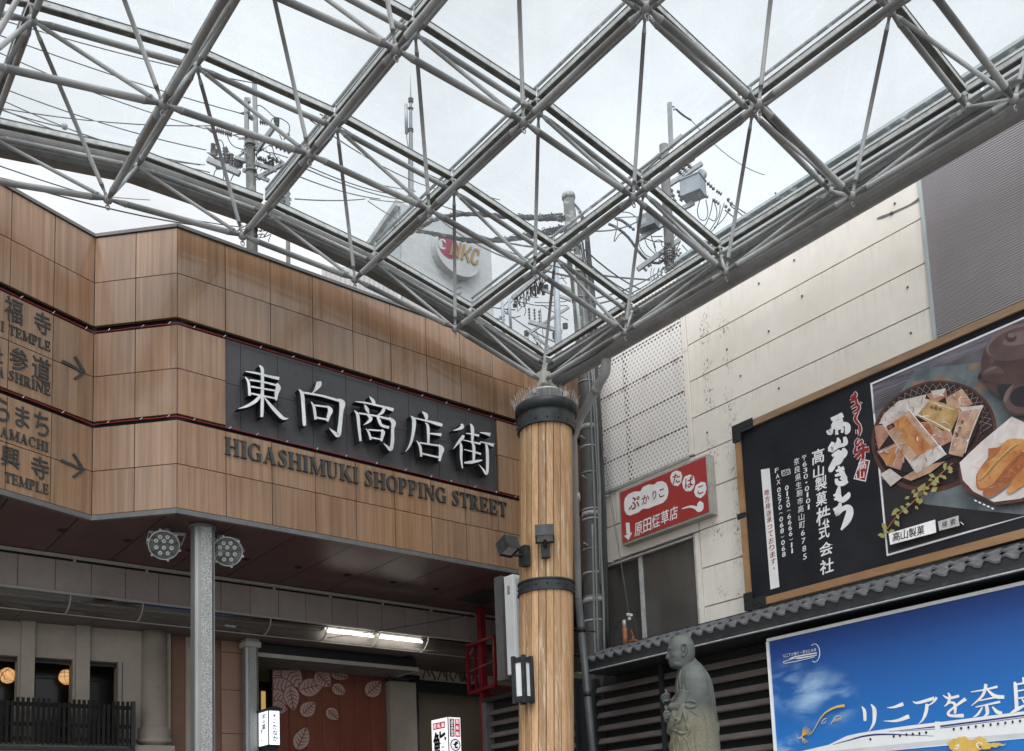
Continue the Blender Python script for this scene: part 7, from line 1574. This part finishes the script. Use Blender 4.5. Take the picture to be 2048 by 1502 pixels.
for o in (0, .03): mb.path([e0, e0.lerp(e1,.5)+V((0,o,0)), e1+V((0,o,0)), e2+V((0,o,0))], .004, 4)
mb.build('drop_wire', M['wire'], lp)

# ================================================================== monk statue in front of the louvres
DS = 8.4; KS = DS/F_PX/6.208; ST0 = atd(1320+380/6.208, 1260+900/6.208, DS)
SS = -HZ; SL = V((-HZ.y, HZ.x, 0))      # the way it faces; the side turned to the street
def sp_(x, y): q = atd(1320+x/6.208, 1260+y/6.208, DS); return q
ZK = sp_(380, 0).z; DZK = (sp_(380, 0).z-sp_(380, 1000).z)/1000; AX = sp_(380, 700); DXK = 0.0
def S(x, y, s): b = V((AX.x, AX.y, 0)); xc = 380+(y-700)*.016; return b+SL*((xc-x)*KS)+SS*(s*KS)+V((0,0,ZK-DZK*y))
m = noise_mat('weathered_bronze_stone', (.043,.051,.046), (.078,.088,.080), 2.6, rough=.7, bump=.35, bscale=26, fine=.12); M['statue'] = m
t = m.node_tree; b = t.nodes['Principled BSDF']; src = b.inputs['Base Color'].links[0].from_socket
tcn = nd(t, 'ShaderNodeTexCoord'); sx = nd(t, 'ShaderNodeSeparateXYZ'); lk(t, tcn.outputs['Object'], sx.inputs[0])
n1 = nd(t, 'ShaderNodeTexNoise'); n1.inputs['Scale'].default_value = 4; n1.inputs['Detail'].default_value = 6; lk(t, tcn.outputs['Object'], n1.inputs['Vector'])
zz = nd(t, 'ShaderNodeMath', operation='MULTIPLY_ADD'); lk(t, n1.outputs[0], zz.inputs[0]); zz.inputs[1].default_value = .55; lk(t, sx.outputs[2], zz.inputs[2])
r1 = nd(t, 'ShaderNodeMapRange'); r1.inputs[1].default_value = ZK-DZK*880+.27; r1.inputs[2].default_value = ZK-DZK*1280+.27; lk(t, zz.outputs[0], r1.inputs[0])
x1 = nd(t, 'ShaderNodeMix', data_type='RGBA'); lk(t, r1.outputs[0], x1.inputs[0]); lk(t, src, x1.inputs[6]); x1.inputs[7].default_value = (.142,.136,.092,1)
n2 = nd(t, 'ShaderNodeTexNoise'); n2.inputs['Scale'].default_value = 130; n2.inputs['Detail'].default_value = 3; lk(t, tcn.outputs['Object'], n2.inputs['Vector'])
r2 = nd(t, 'ShaderNodeMapRange'); r2.inputs[1].default_value = .52; r2.inputs[2].default_value = .62; lk(t, n2.outputs[0], r2.inputs[0])
mu = nd(t, 'ShaderNodeMath', operation='MULTIPLY'); lk(t, r1.outputs[0], mu.inputs[0]); lk(t, r2.outputs[0], mu.inputs[1])
x2 = nd(t, 'ShaderNodeMix', data_type='RGBA'); lk(t, mu.outputs[0], x2.inputs[0]); lk(t, x1.outputs[2], x2.inputs[6]); x2.inputs[7].default_value = (.07,.07,.052,1); lk(t, x2.outputs[2], b.inputs['Base Color'])
st = thing('monk_statue', 'weathered grey statue of a robed shaven monk holding prayer beads', 'statue', (AX.x, AX.y, 0))
def interp(tab, y):
    for a, b in zip(tab[:-1], tab[1:]):
        if a[0] <= y <= b[0]:
            u = (y-a[0])/(b[0]-a[0]); u2 = u; return [p+(q-p)*u2 for p, q in zip(a[1:], b[1:])]
    return list(tab[0][1:] if y < tab[0][0] else tab[-1][1:])
ROBE = [(345,395,452,26),(385,345,468,62),(430,300,500,120),(470,262,528,185),(520,232,556,245),(580,212,590,292),(650,198,622,318),(750,192,646,330),(850,190,658,332),(920,170,664,330),(980,118,667,325),(1060,84,672,318),(1150,66,682,312),(1235,70,696,308),(1300,98,700,300),(1400,96,703,292),(1502,92,706,288),(1800,92,712,286),(2300,84,722,290),(2700,80,728,300)]
NR = 72
def ringpt(tab, y, a, e=2.25):
    f_, bk, w = interp(tab, y); c, L = (f_+bk)/2, (bk-f_)/2; ca, sa = math.cos(a), math.sin(a)
    return c-L*math.copysign(abs(ca)**(2/e), ca), w*math.copysign(abs(sa)**(2/e), sa)
def surf(x, y, e=2.25):                 # side of the robe facing the street at picture point x, y
    f_, bk, w = interp(ROBE, y); c, L = (f_+bk)/2, (bk-f_)/2; u = min(.995, abs(x-c)/L); return w*(1-u**e)**(1/e)
def fold(x, y, side_):                  # drapery relief
    d = 0
    if y > 640:
        k = min(1, (y-640)/300)
        front = max(0, min(1, (330-x)/200)); d += front*k*22*math.sin(x*.085+y*.021+1.1*side_)
        d += (1-front)*k*6.0*math.sin(x*.028-y*.006)*min(1, max(0, (y-1000)/300)+.3)
    if y > 1250: d += 9*min(1, (y-1250)/200)*math.sin(x*.06+.6*side_)*max(0, min(1, (300-x)/120))
    return d
ys = [345+10*k for k in range(12)]+[470+14*k for k in range(76)]+[1540+60*k for k in range(20)]
ys = [y for y in ys if y < 2700]
mb = MB(); vs = []; fs = []
for y in ys:
    for j in range(NR):
        a = 2*math.pi*j/NR; x, s = ringpt(ROBE, y, a); d = fold(x, y, 1 if s > 0 else -1)
        vs.append(S(x-d*math.cos(a)*.6, y, s+d*math.sin(a)))
for i in range(len(ys)-1):
    for j in range(NR): fs.append([i*NR+j, (i+1)*NR+j, (i+1)*NR+(j+1) % NR, i*NR+(j+1) % NR])
fs += [list(range(NR)), [(len(ys)-1)*NR+j for j in range(NR-1, -1, -1)]]
mb.add(vs, fs, 0, True)
# raised hems and folds laid on the robe
def hem(pts, r, sg=1, lift=2):
    q = smooth_pts([(x, y) for x, y in pts], 6); n = len(q); P = [S(x, y, sg*(surf(x, y)+fold(x, y, sg)*abs(1)+lift-r*.9)) for x, y in q]
    mb.path(P, [KS*r*2.1*(.3+.7*math.sin(math.pi*(i+.4)/(n-.2))) for i in range(n)], 8)
for pts, r in (([(262,480),(330,425),(400,372),(448,352)],14),([(440,348),(480,420),(540,500),(585,590),(602,650)],9),([(262,485),(236,560),(222,650),(228,760)],8),
 ([(244,700),(256,830),(246,940),(240,1000),(248,1130),(276,1240),(286,1300),(262,1350),(236,1372)],12),([(236,760),(216,880),(150,975),(108,1004)],11),([(216,790),(196,880),(140,950),(118,960)],10),([(246,860),(220,1000),(200,1100),(160,1175),(112,1200)],11),
 ([(246,945),(300,926),(350,940),(396,968)],12),([(250,962),(280,996),(340,1002),(396,972)],12),([(600,640),(622,880),(640,1080),(684,1165),(694,1280)],9),([(100,1050),(140,1120),(170,1150),(130,1190)],9),([(112,1250),(170,1288),(215,1312),(284,1300)],12),([(160,1280),(182,1400),(190,1560)],9),([(130,1260),(120,1400),(124,1560)],8),([(210,1320),(262,1420),(300,1560)],8),([(250,1010),(262,1100),(270,1180)],7),([(300,1000),(330,1060),(420,1120)],6),([(420,430),(470,470),(520,540)],6),([(212,600),(204,700),(200,820),(186,900)],8),([(340,460),(300,560),(286,700),(300,840)],7),([(470,520),(500,640),(500,800),(470,920)],6),([(560,620),(580,800),(590,1000),(600,1200)],6),([(420,1010),(480,1120),(500,1300),(505,1480)],6),([(330,1080),(350,1220),(352,1400),(360,1560)],7)):
    hem(pts, r)
for pts, r in (([(262,480),(330,425),(400,372),(448,352)],14),([(244,700),(256,830),(246,940),(240,1000),(248,1130),(276,1240),(286,1300)],12)): hem(pts, r, -1)
mb.build('robe', M['statue'], st)
# sleeves reaching forward
mb = MB()
for sg, y0 in ((1, 985), (-1, 905)):
    P = [S(300, 800, sg*200), S(230, y0-40, sg*190), S(160, y0-10, sg*130), S(112, y0-25, sg*75)]; mb.path([V(p) for p in smooth_pts([tuple(p) for p in P], 5)], [KS*v for v in [95+(-45)*k/15 for k in range(16)]], 14)
mb.build('sleeve', M['statue'], st)
# head
HEAD = [(40,268,330,18),(48,235,356,52),(62,202,380,80),(90,165,407,108),(130,137,432,128),(175,124,446,138),(205,119,451,139),(218,118,452,139),(236,118,453,138),(270,119,452,136),(300,120,449,134),(330,122,444,132),(350,124,438,128),(380,124,428,122),(405,128,420,116),(430,136,414,110),(448,150,412,104),(462,185,414,98),(476,232,420,94),(500,236,428,96),(540,240,450,100)]
NOSE = [(225,0),(240,5),(262,13),(290,24),(318,36),(332,38),(342,33),(352,8),(360,2),(368,7),(374,10),(380,6),(385,3),(391,9),(397,9),(406,2),(425,5),(440,4),(455,0)]
vs = []; fs = []; NH = 96; yh = [40,44,48,54,62,74]+[80+8*k for k in range(58)]; yh = [y for y in yh if y <= 540]
for y in yh:
    nz = interp([(a, b) for a, b in NOSE], y)[0] if 225 <= y <= 455 else 0
    for j in range(NH):
        a = 2*math.pi*j/NH; x, s = ringpt(HEAD, y, a, 2.15); w = interp(HEAD, y)[2]; aa = abs((a+math.pi) % (2*math.pi)-math.pi)
        nw = .115+.10*max(0, min(1, (y-280)/50)) if y < 356 else .26
        x -= nz*math.exp(-(aa/nw)**2)
        # eye sockets, lids, cheeks, brow
        ey = math.exp(-((y-252)/13)**2)*math.exp(-((aa-.46)/.15)**2); x += 16*ey
        lid = math.exp(-((y-257)/7)**2)*math.exp(-((aa-.46)/.11)**2); x -= 9*lid
        br = math.exp(-((y-222)/9)**2)*math.exp(-((aa-.45)/.24)**2); x -= 4*br; x -= 9*math.exp(-((y-214)/11)**2)*math.exp(-(aa/.5)**2); x += 9*math.exp(-((y-383)/4)**2)*math.exp(-(aa/.42)**2); x += 7*math.exp(-((y-276)/4)**2)*math.exp(-((aa-.5)/.16)**2); x += 5*math.exp(-((y-412)/6)**2)*math.exp(-(aa/.5)**2)
        ck = math.exp(-((y-312)/26)**2)*math.exp(-((aa-.85)/.25)**2); s += math.copysign(8*ck, s); x -= 5*ck
        nf = math.exp(-((y-362)/22)**2)*math.exp(-((aa-.50)/.10)**2); x += 9*nf
        jw = math.exp(-((y-400)/24)**2)*math.exp(-((aa-1.15)/.28)**2); s -= math.copysign(9*jw, s)
        vs.append(S(x, y, s))
for i in range(len(yh)-1):
    for j in range(NH): fs.append([i*NH+j, (i+1)*NH+j, (i+1)*NH+(j+1) % NH, i*NH+(j+1) % NH])
fs.append(list(range(NH))); mb = MB().add(vs, fs, 0, True)
for sg in (1, -1):                      # ears
    B = 136*sg; o = lambda x, y, k: S(x, y, B+sg*k)
    mb.path([o(x, y, k) for x, y, k in smooth_pts([(268,262,2),(262,222,8),(276,192,18),(300,186,24),(322,202,26),(327,240,24),(318,280,18),(304,312,12),(288,338,8),(274,330,4),(270,306,0)], 5)], [KS*v for v in [7+4*math.sin(math.pi*i/50) for i in range(51)]], 8)
    mb.path([o(x, y, k) for x, y, k in smooth_pts([(300,212,10),(308,235,12),(300,268,8),(284,290,4)], 4)], KS*6, 6)
    mb.ball(S(290, 318, B+sg*4), KS*16, 10, 8, sc=(1,.7,1.4)); mb.ball(S(292, 250, B-sg*8), KS*30, 10, 8, sc=(1,.6,1.5))
mb.build('head', M['statue'], st)
# hands: palm, four fingers of different lengths and a thumb each
def finger(mb, pts, r): q = smooth_pts([tuple(S(*p)) for p in pts], 5); n = len(q); mb.path([V(p) for p in q], [KS*r*(1.06-.30*i/(n-1)) if i < n-1 else KS*r*.45 for i in range(n)], 10)
mb = MB(); c = -40
P = [S(120, 905, c-40), S(95, 868, c-25), S(72, 838, c-10), S(60, 815, c)]; mb.path(P, [KS*30, KS*40, KS*46, KS*34], 14)
finger(mb, [(78,825,c+30),(80,780,c+38),(74,745,c+36),(70,722,c+32)], 19)
for k, (dy, L_) in enumerate(((0, 1.0),(24, 1.05),(48, .95),(70, .8))): finger(mb, [(112,800+dy*.9,c+32-4*k),(72,788+dy,c+52-6*k),(28+6*k,806+dy*1.02,c+40-5*k),(20+9*k,838+dy*.85,c+14),(52+6*k,850+dy*.7,c+2)], 17-1.2*k)
finger(mb, [(104,858,c+36),(70,872,c+48),(44,872,c+44)], 17)
mb.build('right_hand', M['statue'], st)
mb = MB(); c = 60
P = [S(110, 1085, c+40), S(86, 1060, c+22), S(62, 1040, c+6), S(50, 1020, c)]; mb.path(P, [KS*30, KS*42, KS*46, KS*34], 14)
finger(mb, [(62,1020,c+26),(48,985,c+34),(44,958,c+30),(46,946,c+26)], 17)
for k in range(4): finger(mb, [(92,1028+22*k,c+38-4*k),(54,1024+24*k,c+52-6*k),(26+4*k,1040+24*k,c+36-4*k),(24+7*k,1066+20*k,c+12),(52+4*k,1072+16*k,c+2)], 16-1.2*k)
mb.build('left_hand', M['statue'], st)
mb = MB()
for i, (x, y, k) in enumerate(smooth_pts([(100,930,0),(84,950,20),(60,985,40),(36,1010,70),(24,1050,80),(28,1100,70),(44,1140,50),(60,1120,30),(80,1080,20)], 4)): mb.ball(S(x, y, k+20), KS*9, 8, 6)
mb.build('prayer_beads', M['statue'], st)
zb = S(400, 2690, 0).z; c = S(400, 2690, 0)
M['plinth'] = noise_mat('grey_plinth_granite', (.20,.20,.195), (.34,.34,.33), 40.0, rough=.6, detail=3)
mb = MB(); mb.obox(V((c.x, c.y, zb-.07)), SL*.34, SS*.30, V((0,0,.07))); mb.obox(V((c.x, c.y, (zb-.15)/2)), SL*.44, SS*.40, V((0,0,(zb-.15)/2))); mb.build('plinth', M['plinth'], st)

# ================================================================== paving (below the picture)
gm = noise_mat('paving', (.15,.14,.13), (.22,.21,.195), .8, rough=.75, fine=.1)
struct(MB().quad((-400,-400,0),(400,-400,0),(400,400,0),(-400,400,0)).build('ground', gm))
